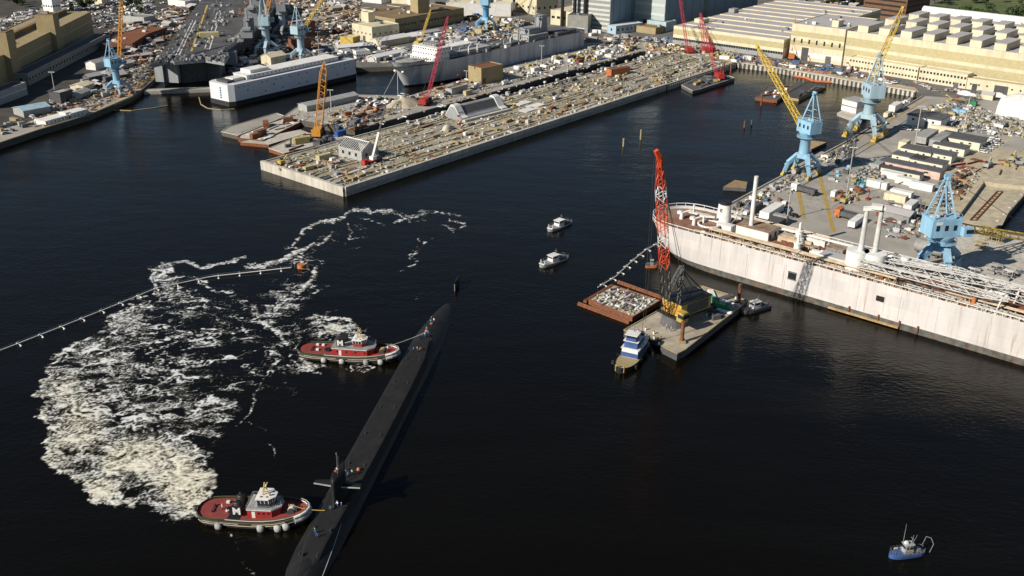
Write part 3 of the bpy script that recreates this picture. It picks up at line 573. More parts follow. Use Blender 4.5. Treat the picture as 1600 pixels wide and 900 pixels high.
    for q in range(len(rp)):
        m.beam(rp[q], rp[(q + 1) % 6], .05); m.beam((rp[q][0], rp[q][1], zt + .6), (rp[(q+1) % 6][0], rp[(q+1) % 6][1], zt + .6), .04)
        for r_ in range(5):
            pa = Vector(rp[q]).lerp(Vector(rp[(q + 1) % 6]), r_ / 5); m.beam(pa, (pa.x, pa.y, zt), .05)
    m.build('railing', 'grey', t)
    # wheelhouse
    wx, wr = opts['wheel'][0] * L, opts['wheel'][1]; wz = zt + .12
    pl = lambda g, z: [(wx - wr * .9 - g, -wr - g * 1, z), (wx + wr * .45, -wr - g, z), (wx + wr + g, -wr * .45, z), (wx + wr + g, wr * .45, z), (wx + wr * .45, wr + g, z), (wx - wr * .9 - g, wr + g, z)]
    m = MB(); m.loft([pl(0, wz), pl(0, wz + 1.1)], smooth=False); wh = m.build('wheelhouse', opts['wh_col'], t)
    m = MB(); m.loft([pl(-.05, wz + 1.1), pl(.12, wz + 2.2)], smooth=False); m.build('window_band', 'glass', wh)
    m = MB()
    for q in range(6):
        p1, p2, q1, q2 = [Vector(v) for v in (pl(0, wz + 1.1)[q], pl(.16, wz + 2.2)[q], pl(0, wz + 1.1)[(q + 1) % 6], pl(.16, wz + 2.2)[(q + 1) % 6])]
        for r_ in (0, .33, .66): m.beam(p1.lerp(q1, r_), p2.lerp(q2, r_), .12)
    m.build('window_frame', 'white', wh)
    m = MB(); m.loft([pl(.35, wz + 2.2), pl(.35, wz + 2.42), pl(-.3, wz + 2.5)], smooth=False); m.build('roof', 'white', wh)
    m = MB()
    for dx, dy in ((.3, -.9), (.9, -.3), (-.6, -.9), (.9, .5)): m.box((wx + dx * wr * .75, dy * wr * .75, wz + 2.53), (.5, .35, .1))
    m.build('roof_hatch', 'black', wh)
    m = MB(); m.beam((wx - .8, -.5, wz + 2.45), (wx - .3, 0, wz + 5.6), .22); m.beam((wx - .8, .5, wz + 2.45), (wx - .3, 0, wz + 5.6), .22); m.beam((wx + .4, 0, wz + 2.45), (wx - .3, 0, wz + 5.6), .18); m.beam((wx - .3, -1, wz + 4.6), (wx - .3, 1, wz + 4.6), .12); m.box((wx - .3, 0, wz + 4.1), (.7, .7, .15))
    mast = m.build('mast', 'yellow', t); MB().box((wx + .1, 0, wz + 5.0), (.25, 1.5, .2)).build('radar', 'white', mast)
    MB().tube((wx + .9, -.7, wz + 2.45), (wx + .9, -.7, wz + 3.1), .22, .22, 8).build('searchlight', 'yellow', t)
    # funnels
    fx = opts['stack'] * L
    for s in (-1, 1):
        m = MB(); m.loft([[(fx + rr * 1.25 * math.cos(a2) * (1 if z < 5 else .95), s * hw * .52 + rr * math.sin(a2), z) for a2 in [2 * math.pi * q / 14 for q in range(14)]] for z, rr in ((zt - 2.4, .85), (zt + .9, .8), (zt + 1.05, .6))])
        st = m.build('funnel', 'black', t); MB().tube((fx, s * hw * .52, zt + 1.0), (fx - .2, s * hw * .52, zt + 1.6), .22, .22, 8).build('exhaust_pipe', 'dark_steel', st)
        ez, ey = opts['emb']; ey = s * (hw + ey); MB().box((fx, ey - s * .55, ez), (2.3, 1.1, 2.2)).build('funnel_casing', 'black', st)
        letters('M', 2.5, .04, 'white', st, (fx, ey + s * .06, ez), (math.pi / 2, 0, 0 if s < 0 else math.pi))
    # winch, bitts, deck gear
    m = MB(); m.tube((hx1 + 2.4, -1.1, 2.6), (hx1 + 2.4, 1.1, 2.6), .75, n=12); m.box((hx1 + 2.4, 0, 2.0), (1.8, 3.0, .9)); m.build('winch', 'dark_steel', t)
    MB().tube((hx1 + 2.4, -.7, 2.6), (hx1 + 2.4, .7, 2.6), .85, n=12).build('rope_drum', 'yellow' if opts['n'] else 'white', t)
    m = MB()
    for x, y in ((-.36 * L, 1.2), (-.36 * L, -1.2), (.40 * L, .6), (.40 * L, -.6)):
        zz = 1.3 + (sh(.9) * .75 if x > 0 else 0); m.tube((x, y, zz), (x, y, zz + .9), .2, n=8)
    m.beam((-.36 * L, -1.5, 1.95), (-.36 * L, 1.5, 1.95), .22); m.beam((.40 * L, -.9, 2.9), (.40 * L, .9, 2.9), .2); m.build('bitts', 'dark_steel', t)
    m = MB()
    for q in range(3): m.box((hx0 - 4.4 - q * .9, (-1) ** q * 1.6 + 1, 1.9), (.8, .7, .5))
    m.build('deck_boxes', 'white', t)
    m = MB()
    for q in range(9): m.tube((-.22 * L + .4 * (q % 5), hw * .5 - .5 * (q // 3) - 1.2, 1.5), (-.22 * L + .4 * (q % 5), hw * .5 - .5 * (q // 3) - 1.2, 2.0 + .1 * (q % 3)), .45, n=6)
    m.build('rope_coils', 'black', t)
    return t, L, an, c, sh
t1 = tugboat((311, 803), (483, 811), 'red tugboat with wide plain aft deck beside the thickest churned foam', 9.6, 0, dict(n=0, cut=[(0, 5, 0), (5, 6, 1), (6, 14, 0)], fenders=(-.26, .12, .27, .34), house=(-.02, .26, 2.6), wheel=(.14, 2.0), wh_col='glass', stack=-.115, emb=(3.1, -.1), cap='white'))
t2 = tugboat((467, 551), (622, 561), 'red tugboat with white capped long deckhouse pushing near the submarine stern', 9.4, 0, dict(n=1, cut=[(0, 6, 0), (6, 14, 2)], fenders=(-.02, -.20, .22, .36), house=(-.13, .27, 3.0), wheel=(.13, 1.9), wh_col='red', stack=-.05, emb=(5.4, -.6), cap='white'))
def rope(p, q, sag, mt, label, r=.09):
    p, q = Vector(p), Vector(q); pts = [p.lerp(q, i / 8) - Vector((0, 0, sag * 4 * (i / 8) * (1 - i / 8))) for i in range(9)]
    return MB().path(pts, r, 5).build('tow_rope', mt, None, None, 0, label, 'rope')
def tug_bow(t, x, z): tt, L, an, c, sh = t; return (c.x + x * L * math.cos(an), c.y + x * L * math.sin(an), z)
rope(tug_bow(t1, .36, 3.6), SW(139.5, -1.6, 3.1), .4, 'yellow', 'yellow rope from the lower tug bow to the submarine foredeck')
rope(tug_bow(t2, .36, 3.6), SW(44.5, -1.0, 2.4), .3, 'white', 'white rope from the upper tug bow to the submarine casing', .11)
person(tug_bow(t1, -.28, 1.3), .5, 'stand', 'black', 'white', 'crew member in white on the red aft deck of the lower tug', 'white')
person(tug_bow(t1, .33, 2.1), 1.2, 'reach', 'orange', 'orange', 'crew member in orange on the bow of the lower tug', 'yellow')
person(tug_bow(t2, .40, 2.5), 1.2, 'stand', 'blue', 'white', 'crew member in white on the bow of the upper tug', 'white')

# ------------------------------------------------------------------ smaller craft
def push_boat():
    a, b = P(966, 585), P(1007, 533); L = (b - a).length * .96; an = ang(a, b) + math.pi; c = (a + b) / 2
    t = thing('push_boat', 'blue and white pushboat with stacked wheelhouse moored at the crane barge', 'boat', (c.x, c.y, 0), an)
    M['navy_blue'] = mat('navy_blue', (.05,.10,.26), .5)
    m = MB(); m.loft(hull_rings(L, 7.2, [(-1, .9), (.2, .98), (1.45, 1.0)], lambda q: 1.2 * max(0, q - .5)), caps=False); m.build('hull', 'black', t)
    o = outline(L, 7.2); m = MB()
    for i in range(14): p, q = o[i], o[i+1]; sh = lambda k: 1.0 + .8 * max(0, k / 14 - .5); m.add([(p[0]*.98, p[1]*.95, sh(i)), (q[0]*.98, q[1]*.95, sh(i+1)), (q[0]*.98, -q[1]*.95, sh(i+1)), (p[0]*.98, -p[1]*.95, sh(i))], [(0,3,2,1)], 0)
    m.build('deck', 'tan', t)
    MB().box((-2.2, 0, 2.4), (9.5, 5.2, 2.8), t=(.97, .97)).build('deckhouse', 'white', t); MB().box((-2.2, 0, 1.9), (9.6, 5.35, 1.5)).build('blue_band', 'navy_blue', t)
    MB().box((-2.6, 0, 3.86), (10.2, 5.8, .14)).build('roof', 'white', t)
    m = MB(); m.box((-1.2, 0, 5.0), (6.0, 4.2, 2.2)); h = m.build('upper_house', 'navy_blue', t)
    m = MB(); [m.box((-1.2 + q, s * 2.12, 5.1), (.7, .06, .8)) for q in (-2, -.7, .7, 2) for s in (-1, 1)]; m.build('window', 'glass', h)
    MB().box((-1.2, 0, 6.2), (6.6, 4.8, .14)).build('roof', 'white', h)
    m = MB(); m.box((.4, 0, 6.8), (3.0, 3.2, 1.0)); wh = m.build('wheelhouse', 'navy_blue', t); MB().box((.4, 0, 7.75), (2.9, 3.1, .9)).build('window_band', 'glass', wh); MB().box((.3, 0, 8.3), (3.8, 4.0, .16)).build('roof', 'white', wh)
    m = MB(); m.tube((-.8, 0, 8.3), (-.8, 0, 11.5), .1, .06, 6); m.beam((-.8, -1, 10), (-.8, 1, 10), .12); m.build('mast', 'steel', t)
    for s in (-1, 1): MB().tube((-5.6, s * 1.6, 3.9), (-5.9, s * 1.6, 6.2), .4, .35, 10).build('funnel', 'navy_blue', t)
    MB().box((-3.5, -2.64, 3.1), (.8, .1, .6)).build('life_ring_box', 'red', t)
    m = MB(); [m.tube((L * f, s * 3.6, .3), (L * f, s * 3.6, 1.3), .5, n=8) for f in (-.3, -.1, .1, .3) for s in (-1, 1)]; m.build('tyre_fenders', 'rubber', t)
    [MB().beam((L * .48 - .3, s * 1.2, .3), (L * .48 - .3, s * 1.2, 2.4), .4, .5).build('push_knee', 'yellow', t) for s in (-1, 1)]
push_boat()
def patrol(px0, px1, label, hullc='grey', cab='white', L0=None, grp=None, zc=1.0, cabx=.0):
    a, b = P(*px0), P(*px1); L = L0 or (b - a).length; an = ang(a, b); c = (a + b) / 2
    t = thing('workboat', label, 'boat', (c.x, c.y, 0), an, grp); B = L * .3
    m = MB(); m.loft(hull_rings(L, B, [(-.5, .85), (.1, .95), (.9 * zc, 1.0)], lambda q: .5 * max(0, q - .5))); m.build('hull', hullc, t)
    MB().prism([(x * .97, y * .9) for x, y in outline(L, B)] + [(x * .97, -y * .9) for x, y in outline(L, B)[-2:0:-1]], .6 * zc, .93 * zc).build('deck', 'dark_grey', t)
    m = MB(); m.box((cabx * L, 0, .9 * zc + 1.1), (L * .24, B * .62, 2.2), t=(.9, .9)); cb = m.build('cabin', cab, t)
    m = MB(); [m.box((cabx * L, s * B * .30, .9 * zc + 1.55), (L * .16, .06, .6)) for s in (-1, 1)]; m.box((cabx * L + L * .118, 0, .9 * zc + 1.55), (.08, B * .5, .6)); m.box((cabx * L - L * .118, 0, .9 * zc + 1.55), (.08, B * .4, .6)); m.build('window', 'glass', cb)
    MB().box((cabx * L, 0, .9 * zc + 2.26), (L * .28, B * .70, .12)).build('roof', cab, cb)
    m = MB(); m.tube((cabx * L - L * .08, 0, .9 + 2.2), (cabx * L - L * .1, 0, .9 + 4.4), .07, .05, 6); m.beam((cabx * L - L * .09, -.6, 4.4), (cabx * L - L * .09, .6, 4.4), .08); m.build('mast', 'steel', t)
    m = MB(); ol = outline(L, B)
    for s in (-1, 1):
        for i in range(1, 13): m.beam((ol[i][0] * .98, s * ol[i][1] * .95, 1.7), (ol[i+1][0] * .98, s * ol[i+1][1] * .95, 1.7 + .05 * i), .06); m.beam((ol[i][0] * .98, s * ol[i][1] * .95, .8), (ol[i][0] * .98, s * ol[i][1] * .95, 1.7), .06)
    m.build('railing', 'steel', t)
    MB().box((-L * .3, 0, 1.3), (L * .1, B * .4, .8)).build('engine_box', 'steel', t)
    return t
for p0, p1, lb in (((891,347),(857,362),'grey patrol boat farther from the submarine in open water'),((886,402),(844,418),'grey patrol boat nearer the submarine in open water')):
    t = patrol(p0, p1, lb, 'navy_grey', 'white', None, 'grey patrol boats in the basin', 1.0, .02)
    L = (P(*p0) - P(*p1)).length
    m = MB(); [m.tube((L * .40, s * 1.0, .9), (L * .40, s * 1.0, 2.4), .22, .18, 8) for s in (-1, 1)]; m.box((L * .44, 0, 1.1), (.4, 2.6, .4)); m.build('push_knee', 'white', t)
    MB().box((-L * .22, -.4, 1.5), (L * .14, 1.2, .9)).build('canopy', 'grey', t)
patrol((1204,478),(1158,490),'small white cabin boat alongside the right end of the crane barge','dark_grey','white',None,None,1.2,.05)
t = patrol((1442,864),(1390,871),'small blue fishing style boat alone in the dark water','navy_blue','grey',8.6,None,1.0,.0)
m = MB(); [m.tube((q, 1.1 * s, 2.6), (q - .6, 2.0 * s, 7.0), .07, .04, 5) for q, s in ((.4, 1), (.6, -1))]; m.build('antenna', 'steel', t)
m = MB(); m.path([(-4.6, -1.4, 1.2), (-5.2, -1.4, 3.3), (-5.4, 0, 3.9), (-5.2, 1.4, 3.3), (-4.6, 1.4, 1.2)], .08, 5); m.build('stern_frame', 'steel', t)
MB().box((0.6, 0, 3.6), (.8, .8, .6), t=(.6, .6)).build('radome', 'white', t)
m = MB(); [m.box((q, -1.78, .75), (1.0, .1, .4)) for q in (-1.6, 0, 1.6)]; m.build('hull_mark', 'white', t)
t = patrol((1010,418),(1026,418),'tiny orange workboat by the tender hull','orange','grey',4.6,None,1.0,.0)
# ------------------------------------------------------------------ buildings
def frame_xy(o, an, x, y): return (o.x + x * math.cos(an) - y * math.sin(an), o.y + x * math.sin(an) + y * math.cos(an))
def block(name, label, pa, pb, depth, ztop, wall='cream', roof='roof_grey', bands=None, win=None, door=None, parapet=.6, cat='building', group=None, z0=LAND, side=1, extra=None, gable=False):
    """building whose front base runs from photo spot pa to pb (left to right); ztop = roof height or photo row above pa"""
    a, b = P(*pa, z0), P(*pb, z0); L = (b - a).length; an = ang(a, b); H = (ztop if ztop > 0 else HZ(a, -ztop)) - z0
    t = thing(name, label, cat, (a.x, a.y, z0), an, group)
    m = MB(); D = depth
    if gable:
        r = H * .28; m.add([(0,0,0),(L,0,0),(L,D,0),(0,D,0),(0,0,H-r),(L,0,H-r),(L,D,H-r),(0,D,H-r),(0,D/2,H),(L,D/2,H)], [(0,1,5,4),(1,2,6,9,5),(2,3,7,6),(3,0,4,8,7)])
        m.build('wall', wall, t); m = MB(); g = .4
        for y0, y1, za, zb in ((-g, D/2, H-r-.1, H), (D/2, D+g, H, H-r-.1)):
            m.add([(-g,y0,za+.02),(L+g,y0,za+.02),(L+g,y1,zb+.02),(-g,y1,zb+.02),(-g,y0,za+.25),(L+g,y0,za+.25),(L+g,y1,zb+.25),(-g,y1,zb+.25)], [(0,3,2,1),(4,5,6,7),(0,1,5,4),(1,2,6,5),(2,3,7,6),(3,0,4,7)])
        m.build('roof', roof, t)
    else:
        m.box((L/2, D/2, H/2), (L, D, H)); m.build('wall', wall, t)
        m = MB(); m.box((L/2, D/2, H + .1), (L - .9, D - .9, .2)); m.build('roof', roof, t)
        if parapet:
            m = MB(); q = .22
            for c, d in (((L/2, q, H + parapet/2), (L + .1, .5, parapet)), ((L/2, D - q, H + parapet/2), (L + .1, .5, parapet)), ((q, D/2, H + parapet/2), (.5, D - .98, parapet)), ((L - q, D/2, H + parapet/2), (.5, D - .98, parapet))): m.box(c, d)
            m.build('parapet', wall, t)
    for (f0, f1, mt) in (bands or []):
        m = MB(); m.box((L/2, -.03, H * (f0 + f1) / 2), (L - .3, .12, H * (f1 - f0))); m.box((L + .03, D/2, H * (f0 + f1) / 2), (.12, D - .3, H * (f1 - f0))); m.box((-.03, D/2, H * (f0 + f1) / 2), (.12, D - .3, H * (f1 - f0))); m.build('wall_band', mt, t)
    if win:
        rows, n, ww, wh = win
        for r_ in range(rows):
            m = MB()
            for i in range(n):
                m.box(((i + .5) * L / n, -.06, H * (r_ + .55) / rows), (ww, .18, wh))
            m.build('window_row', 'glass', t)
            m = MB()
            k = max(1, int(D / (L / n)))
            for i in range(k):
                m.box((-.06, (i + .5) * D / k, H * (r_ + .55) / rows), (.18, ww, wh)); m.box((L + .06, (i + .5) * D / k, H * (r_ + .55) / rows), (.18, ww, wh))
            m.build('window_row', 'glass', t)
    for x, dw, dh in (door or []): MB().box((x * L, -.08, dh / 2), (dw, .2, dh)).build('door', 'dark_grey', t)
    rr = random.Random(hash(label) % 1000 if False else len(label) * 7 + int(L))
    if D > 12 and L > 12 and not gable:
        for _ in range(min(8, int(L * D / 250))):
            x, y = rr.uniform(.1, .9) * L, rr.uniform(.15, .85) * D; s_ = rr.uniform(1.2, 2.8); MB().box((x, y, H + .2 + s_ / 3), (s_, s_ * 1.3, s_ / 1.5)).build('roof_unit', rr.choice(['steel', 'white', 'grey']), t)
    return t, L, H, an, a

# sawtooth fabrication hall
t, L, H, an, a = block('fabrication_hall', 'huge cream and olive hall with rows of raised roof monitors', (1316,102), (1720,165), 132, 25.5, 'cream', 'roof_grey', [(.30,.52,'khaki'), (.62,.86,'khaki')], None, parapet=1.2)
k = 0
for row, (y0, dy, h_, sh_) in enumerate(((7, 25, 4.6, 0), (47, 22, 4.6, 3), (84, 20, 4.2, 6))):
    n = int(L / 15.2)
    for i in range(-1 if row else 0, n + (1 if row == 0 else 0)):
        x = 8 + sh_ * .5 + i * 15.2
        if x < 4 or x > L - 5: continue
        m = MB(); m.box((x, y0 + dy / 2, H + h_ / 2), (7.4, dy, h_)); mo = m.build('roof_monitor', 'cream', t)
        MB().box((x, y0 + dy / 2, H + h_ + .1), (7.9, dy + .5, .24)).build('monitor_roof', 'roof_grey', mo)
    MB().box((L / 2, y0 + dy + 3.5, H + .32), (L - 8, 3.6, .3)).build('roof_walkway', 'khaki', t)
MB().tube((1, 126, H + 1.6), (L - 1, 126, H + 1.6), 3.6, n=12).build('ridge_vault', 'white', t)
m = MB(); [m.box((x, 122, H + 1), (1.6, 1.6, 1.8)) for x in (20, 38, 52, 60, 74, 96, 120)]; m.build('roof_vent', 'cream', t)
# taller end bay and front annexes
block('hall_end_bay', 'tall cream end bay with open framing at the left end of the fabrication hall', (1232,91), (1314,102.5), 60, 27, 'cream', 'roof_grey', [(.10,.24,'white'), (.42,.56,'khaki'), (.68,.82,'khaki')], (1, 7, 1.2, 3), [(.3,5,9),(.75,4,5)])
t, L_, H_, an_, a_ = block('stair_tower', 'narrow cream stair tower rising above the end bay roof', (1292,96), (1302,97.5), 8, 31, 'cream', 'roof_grey')
block('office_annex', 'low two storey cream annex along the foot of the fabrication hall', (1325,108), (1432,126), 9, 11, 'cream', 'cream', None, (2, 22, 1.1, 1.1), [(.15,2,2.6),(.5,2,2.6)])
block('office_annex', 'cream annex with square windows toward the right end of the hall', (1434,127), (1508,139), 10, 11.5, 'cream', 'cream', None, (2, 14, 1.2, 1.4), [(.8,3,3)])
block('office_annex', 'cream annex with dark garage openings nearest the round white tent', (1509,139), (1640,158), 8, 9.5, 'cream', 'khaki', None, (1, 10, 1.0, 1.0), [(.1,3,4),(.42,8,5),(.8,4,4)])
# wide low hall
t, L, H, an, a = block('assembly_hall', 'wide low cream hall with pale ribbed roof behind the red cranes', (1051,68), (1222,92), 190, 16, 'cream', 'roof_grey', [(.55,.86,'khaki')], None, parapet=.4)
for i in range(9): MB().box((L / 2, 12 + i * 20, H + .5), (L - 2, 1.1, .7)).build('roof_rib', 'cream', t)
m = MB(); [m.box(((i + .5) * L / 46, -.08, H * .30), (1.7, .2, 1.7)) for i in range(46)]; m.build('window_row', 'glass', t)
MB().box((L/2, -.03, H * .12), (L - .5, .14, H * .24)).build('wall_base', 'grey', t)
MB().box((L * .08, 30, H + 1.5), (8, 9, 3)).build('roof_unit', 'cream', t); MB().box((L * .04, 90, H + 2), (5, 8, 3)).build('roof_unit', 'grey', t)
# brown office block
t, L, H, an, a = block('office_block', 'tall dark brown office block with long window bands behind the hall', (1347,24), (1413,33), 42, 42, 'brown', 'dark_grey')
for r_ in range(9):
    z = 3 + r_ * 4.2; m = MB(); m.box((L/2, -.1, z), (L - 2, .3, 1.5)); m.box((L + .1, 21, z), (.3, 40, 1.5)); m.box((-.1, 21, z), (.3, 40, 1.5)); m.build('window_row', 'black', t)
# blue-grey slab buildings
M['panel_pale'] = mat('panel_pale', (.38,.44,.43), .7, var=.06, dirt=(.30,.36,.36), dscale=.1); M['panel_blue'] = mat('panel_blue', (.14,.22,.30), .6, var=.1)
M['panel_grey'] = mat('panel_grey', (.28,.28,.25), .8, var=.12, dirt=(.2,.2,.18), dscale=.2)
M['panel_band'] = mat('panel_band', (.50,.54,.52), .7, var=.05)
def slab(label, pl, pc, pr, H, wl, bands, sidecol='panel_blue'):
    a, b, c = P(*pl, LAND), P(*pc, LAND), P(*pr, LAND); D = (c - b).length; L = (b - a).length; an = ang(a, b)
    t = thing('machine_shop', label, 'building', (a.x, a.y, LAND), an)
    MB().box((L/2, D/2, H/2), (L, D, H)).build('wall', wl, t); MB().box((L/2, D/2, H + .3), (L + .8, D + .8, .6)).build('roof', 'roof_grey', t)
    MB().box((L + .06, D/2, H/2), (.2, D - .4, H - .4)).build('blue_shaded_side', sidecol, t)  # side wall in dark blue; on the pale building this paints its shade
    for f in bands: MB().box((L/2, -.06, H * f), (L - .4, .2, H * .035)).build('wall_band', 'panel_band', t)
    m = MB(); [m.box((L + .2, D * q, H/2), (.15, .3, H - .6)) for q in (.1, .3, .5, .7, .9)]; m.build('rib', 'dark_grey', t)
    return t, L, D
t, L, D = slab('grimy grey slab building with blue side wall at the left of the blue grey group', (893,44), (952,51), (1003,38), 50, 'panel_grey', (.06,.13,.2,.27,.34,.42,.5,.6,.7,.8))
t, L, D = slab('pale blue panelled building with banded front between two dark walls', (990,40), (1037,47), (1103,35), 58, 'panel_pale', (.08,.2,.33,.46,.58,.7,.82))
MB().box((L * .38, -.3, 4), (4, .4, 5)).build('red_door', 'red', t)
t, L, D = slab('dark teal panelled building farthest right of the blue grey group', (1085,28), (1107,31), (1190,16), 46, 'panel_pale', (.2,.4,.6), 'panel_blue')
block('service_shed', 'long pale grey shed at the foot of the blue grey buildings', (962,54), (1004,48), 10, 9, 'pale_blue', 'white', None, (1, 6, 1.5, 2))
block('service_shed', 'low tan shed with flat roof in front of the blue panelled building', (994,50), (1024,54), 14, 7.5, 'tan', 'roof_brown')
block('service_shed', 'pale blue lean-to between the panelled building and the wide hall', (1040,50), (1056,46), 18, 10, 'pale_blue', 'grey')
# cream building with the dark stacks
block('power_house', 'cream boiler house with flat roof left of the dark smokestacks', (860,38), (893,42), 38, -16, 'cream', 'cream', None, (1, 4, 3, 2))
block('power_house', 'tall cream tower block behind the boiler house', (838,24), (872,20), 30, 34, 'cream', 'roof_grey', None, (3, 4, 2, 2))
block('power_house', 'dark grimy boiler shed carrying the black smokestacks', (886,50), (918,52), 22, 16, 'panel_grey', 'dark_grey')
for px, py, zt, lb in ((878,41,36,'black smokestack standing alone beside the boiler house'), (897,46,50,'left black smokestack of the close pair on the boiler shed'), (913,47,50,'right black smokestack of the close pair on the boiler shed')):
    p = P(px, py, LAND); m = MB(); m.tube((0, 0, 0), (0, 0, zt - LAND), 1.5, 1.2, 12); t = m.build('smokestack', 'black', None, (p.x, p.y, LAND + (13.1 if zt == 50 else 0)), 0, lb, 'smokestack')
    MB().tube((0, 0, zt - LAND - .2), (0, 0, zt - LAND + .5), 1.5, 1.5, 12).build('rim', 'dark_grey', t)
# tan sheds in the middle distance
def B2(*a, **k): return block(*a, **k)
B2('warehouse', 'long low brown roofed warehouse with a square tower in the middle distance', (618,52), (725,33), 42, 13.5, 'tan', 'roof_brown', None, (1, 24, 2, 2))
B2('warehouse', 'cream warehouse wing behind the brown roofed warehouse', (566,34), (618,42), 30, 13, 'cream', 'roof_brown', None, (1, 8, 2, 2))
B2('tower_house', 'square grey tan tower standing on the brown roofed warehouse', (654,42), (672,40), 12, 27, 'tan', 'grey')
B2('workshop', 'yellow cream workshop with small roof box near the pale blue cranes', (551,60), (582,67), 26, 14, 'cream', 'cream', None, (1, 5, 1.2, 1.2), [(.6,3,4)])
B2('workshop', 'small roof storey of cream panels above the workshop', (566,56), (577,58), 7, 21, 'cream', 'cream')
B2('workshop', 'low yellow shed to the left of the cream workshop', (532,72), (552,74), 10, 9.5, 'yellow', 'cream')
B2('workshop', 'long grey shed with pale curved roof beside the inlet', (529,83), (585,78), 9, 8, 'grey', 'white', gable=True)
B2('workshop', 'white and grey shed at the head of the barge berth', (557,94), (579,92), 9, 8.5, 'white', 'grey', None, (1, 6, 1, 1))
B2('warehouse', 'long white warehouse near the top behind the grey ship', (697,24), (798,26), 28, 13, 'white', 'cream')
B2('warehouse', 'white block with grey roof at the top left of the long white warehouse', (652,12), (680,10), 24, 13, 'white', 'white')
B2('warehouse', 'cream block at the top behind the long white warehouse', (725,2), (790,4), 34, 14, 'cream', 'cream')
B2('warehouse', 'cream block beyond the yard at the top near the stacks', (800,0), (838,3), 26, 15, 'cream', 'cream')
B2('shed', 'cream storage shed between the workshop and the grey ship', (596,74), (640,66), 12, 9, 'cream', 'white', gable=True)
B2('shed', 'white curved roof shed along the inlet near the grey bow', (588,97), (636,86), 9, 7, 'white', 'white', gable=True)
B2('shed', 'white roofed shed on the far bank behind the grey ship bow', (640,66), (662,62), 14, 8, 'grey', 'white', gable=True)
B2('shed', 'brick coloured block behind the orange boomed pale crane', (476,60), (494,56), 16, 14, 'brick', 'grey')
B2('shed', 'rust brown block beside the pale crane pedestal', (472,84), (487,80), 12, 12, 'brick', 'rust')
B2('shed', 'pale domed tank house on the pier beside the white barge', (424,104), (448,99), 10, 11, 'cream', 'cream', gable=True)
B2('shed', 'white roofed shed among the far yard roads at top left centre', (566,3), (596,6), 14, 10, 'white', 'white')
B2('shed', 'small white kiosk building at the top behind the tan warehouse', (612,5), (640,7), 12, 9, 'cream', 'cream')
B2('pier_house', 'tan block house with rusty flat roof on the middle pier', (752,133), (786,126), 12, 13, 'tan', 'rust', None, None, [(.15,2,4)])
B2('pier_shed', 'low grey ribbed shed at the near end of the middle pier', (480,175), (560,157), 8, 7.5, 'grey', 'grey', gable=True)
B2('pier_shed', 'low grey flat shed on the middle pier beside the red crane', (706,149), (731,142), 5, 6.5, 'grey', 'tan')
# left tan building, long shaded wall
t, L, H, an, a = block('shed_hall', 'long tan shipyard hall with stair towers in shadow at left edge', (26,128), (148,58), 34, 21.5, 'tan', 'tan', [(.36,.40,'khaki'), (.66,.70,'khaki')])
MB().box((L * .5, 18, H + 1.6), (L * .96, 3.0, 3.0)).build('roof_ridge', 'roof_brown', t)
a2 = P(26, 128, LAND)
for f, w_, h_, lb in ((.44, 10, 30, 'tan stair tower standing against the middle of the long tan hall'), (-.07, 12, 32, 'tan stair tower at the left frame edge of the long tan hall')):
    x, y = frame_xy(a2, an, f * L, -2.6); tt = thing('stair_tower', lb, 'tower', (x, y, LAND), an)
    MB().box((w_/2, 5, h_/2), (w_, 12, h_)).build('wall', 'tan', tt); MB().box((w_/2, 5, h_ + .2), (w_ - .8, 11.2, .4)).build('roof', 'roof_brown', tt); MB().box((w_ * .5, 5, h_ + 1.2), (3, 3, 1.8)).build('roof_unit', 'grey', tt)
x, y = frame_xy(a2, an, -.5 * L, 0)
t = thing('shed_hall', 'near continuation of the tan hall at the left frame edge', 'building', (x, y, LAND), an); MB().box((L*.22, 17, H/2), (L * .42, 34, H)).build('wall', 'tan', t); MB().box((L*.22, 17, H + .3), (L*.42, 34, .5)).build('roof', 'roof_brown', t)
block('quay_annex', 'long low grey annex wall running below the long tan hall', (46,134), (168,70), 9, 10, 'panel_grey', 'dark_grey', None, (1, 30, 1.2, 1.5))
block('quay_annex', 'pale low building with faded stripes at the left frame edge', (-20,172), (44,148), 9, 10, 'grey', 'dark_grey', [(.55,.62,'white')])
block('switch_house', 'white cube building above the long tan hall at top left', (84,22), (96,20), 12, 26, 'white', 'grey', None, (2, 3, 1.5, 1.5))
block('shed', 'tapered grey shed on the quay below the street lamp', (38,184), (80,176), 12, 8, 'grey', 'pale_blue', gable=True)
block('shed', 'grey hut with rounded openings on the left quay', (96,163), (116,157), 8, 9, 'dark_grey', 'grey', None, None, [(.3,2.4,3.4),(.7,2.4,3.4)])
block('shed', 'long grey roofed hut beside the sky blue crane on the left quay', (120,158), (143,148), 7, 7, 'grey', 'grey', gable=True)
block('shed', 'pale tented hut behind the long hut on the left quay', (131,144), (148,138), 9, 7.5, 'cream', 'cream', gable=True)
block('shed', 'white tented hut left of the sky blue crane cab', (146,128), (172,121), 7, 7, 'white', 'white', gable=True)
block('shed', 'second white tented hut behind the sky blue crane', (150,110), (172,104), 8, 9, 'white', 'grey', gable=True)
block('shed', 'rusty flat roofed store beyond the sky blue crane', (208,78), (232,62), 22, 7, 'rust', 'rust')
block('shed', 'brown roofed store left of the flight deck', (232,62), (262,52), 20, 7, 'brick', 'rust')
block('shed', 'grey workshop roof left of the flight deck end', (226,38), (244,34), 22, 8, 'grey', 'grey')
block('shed', 'white workshop roof near the top left of the flight deck', (290,12), (312,9), 26, 8, 'white', 'grey')
block('shed', 'pale dark sided store in the parking fields at top left', (160,10), (172,8), 9, 18, 'cream', 'cream')

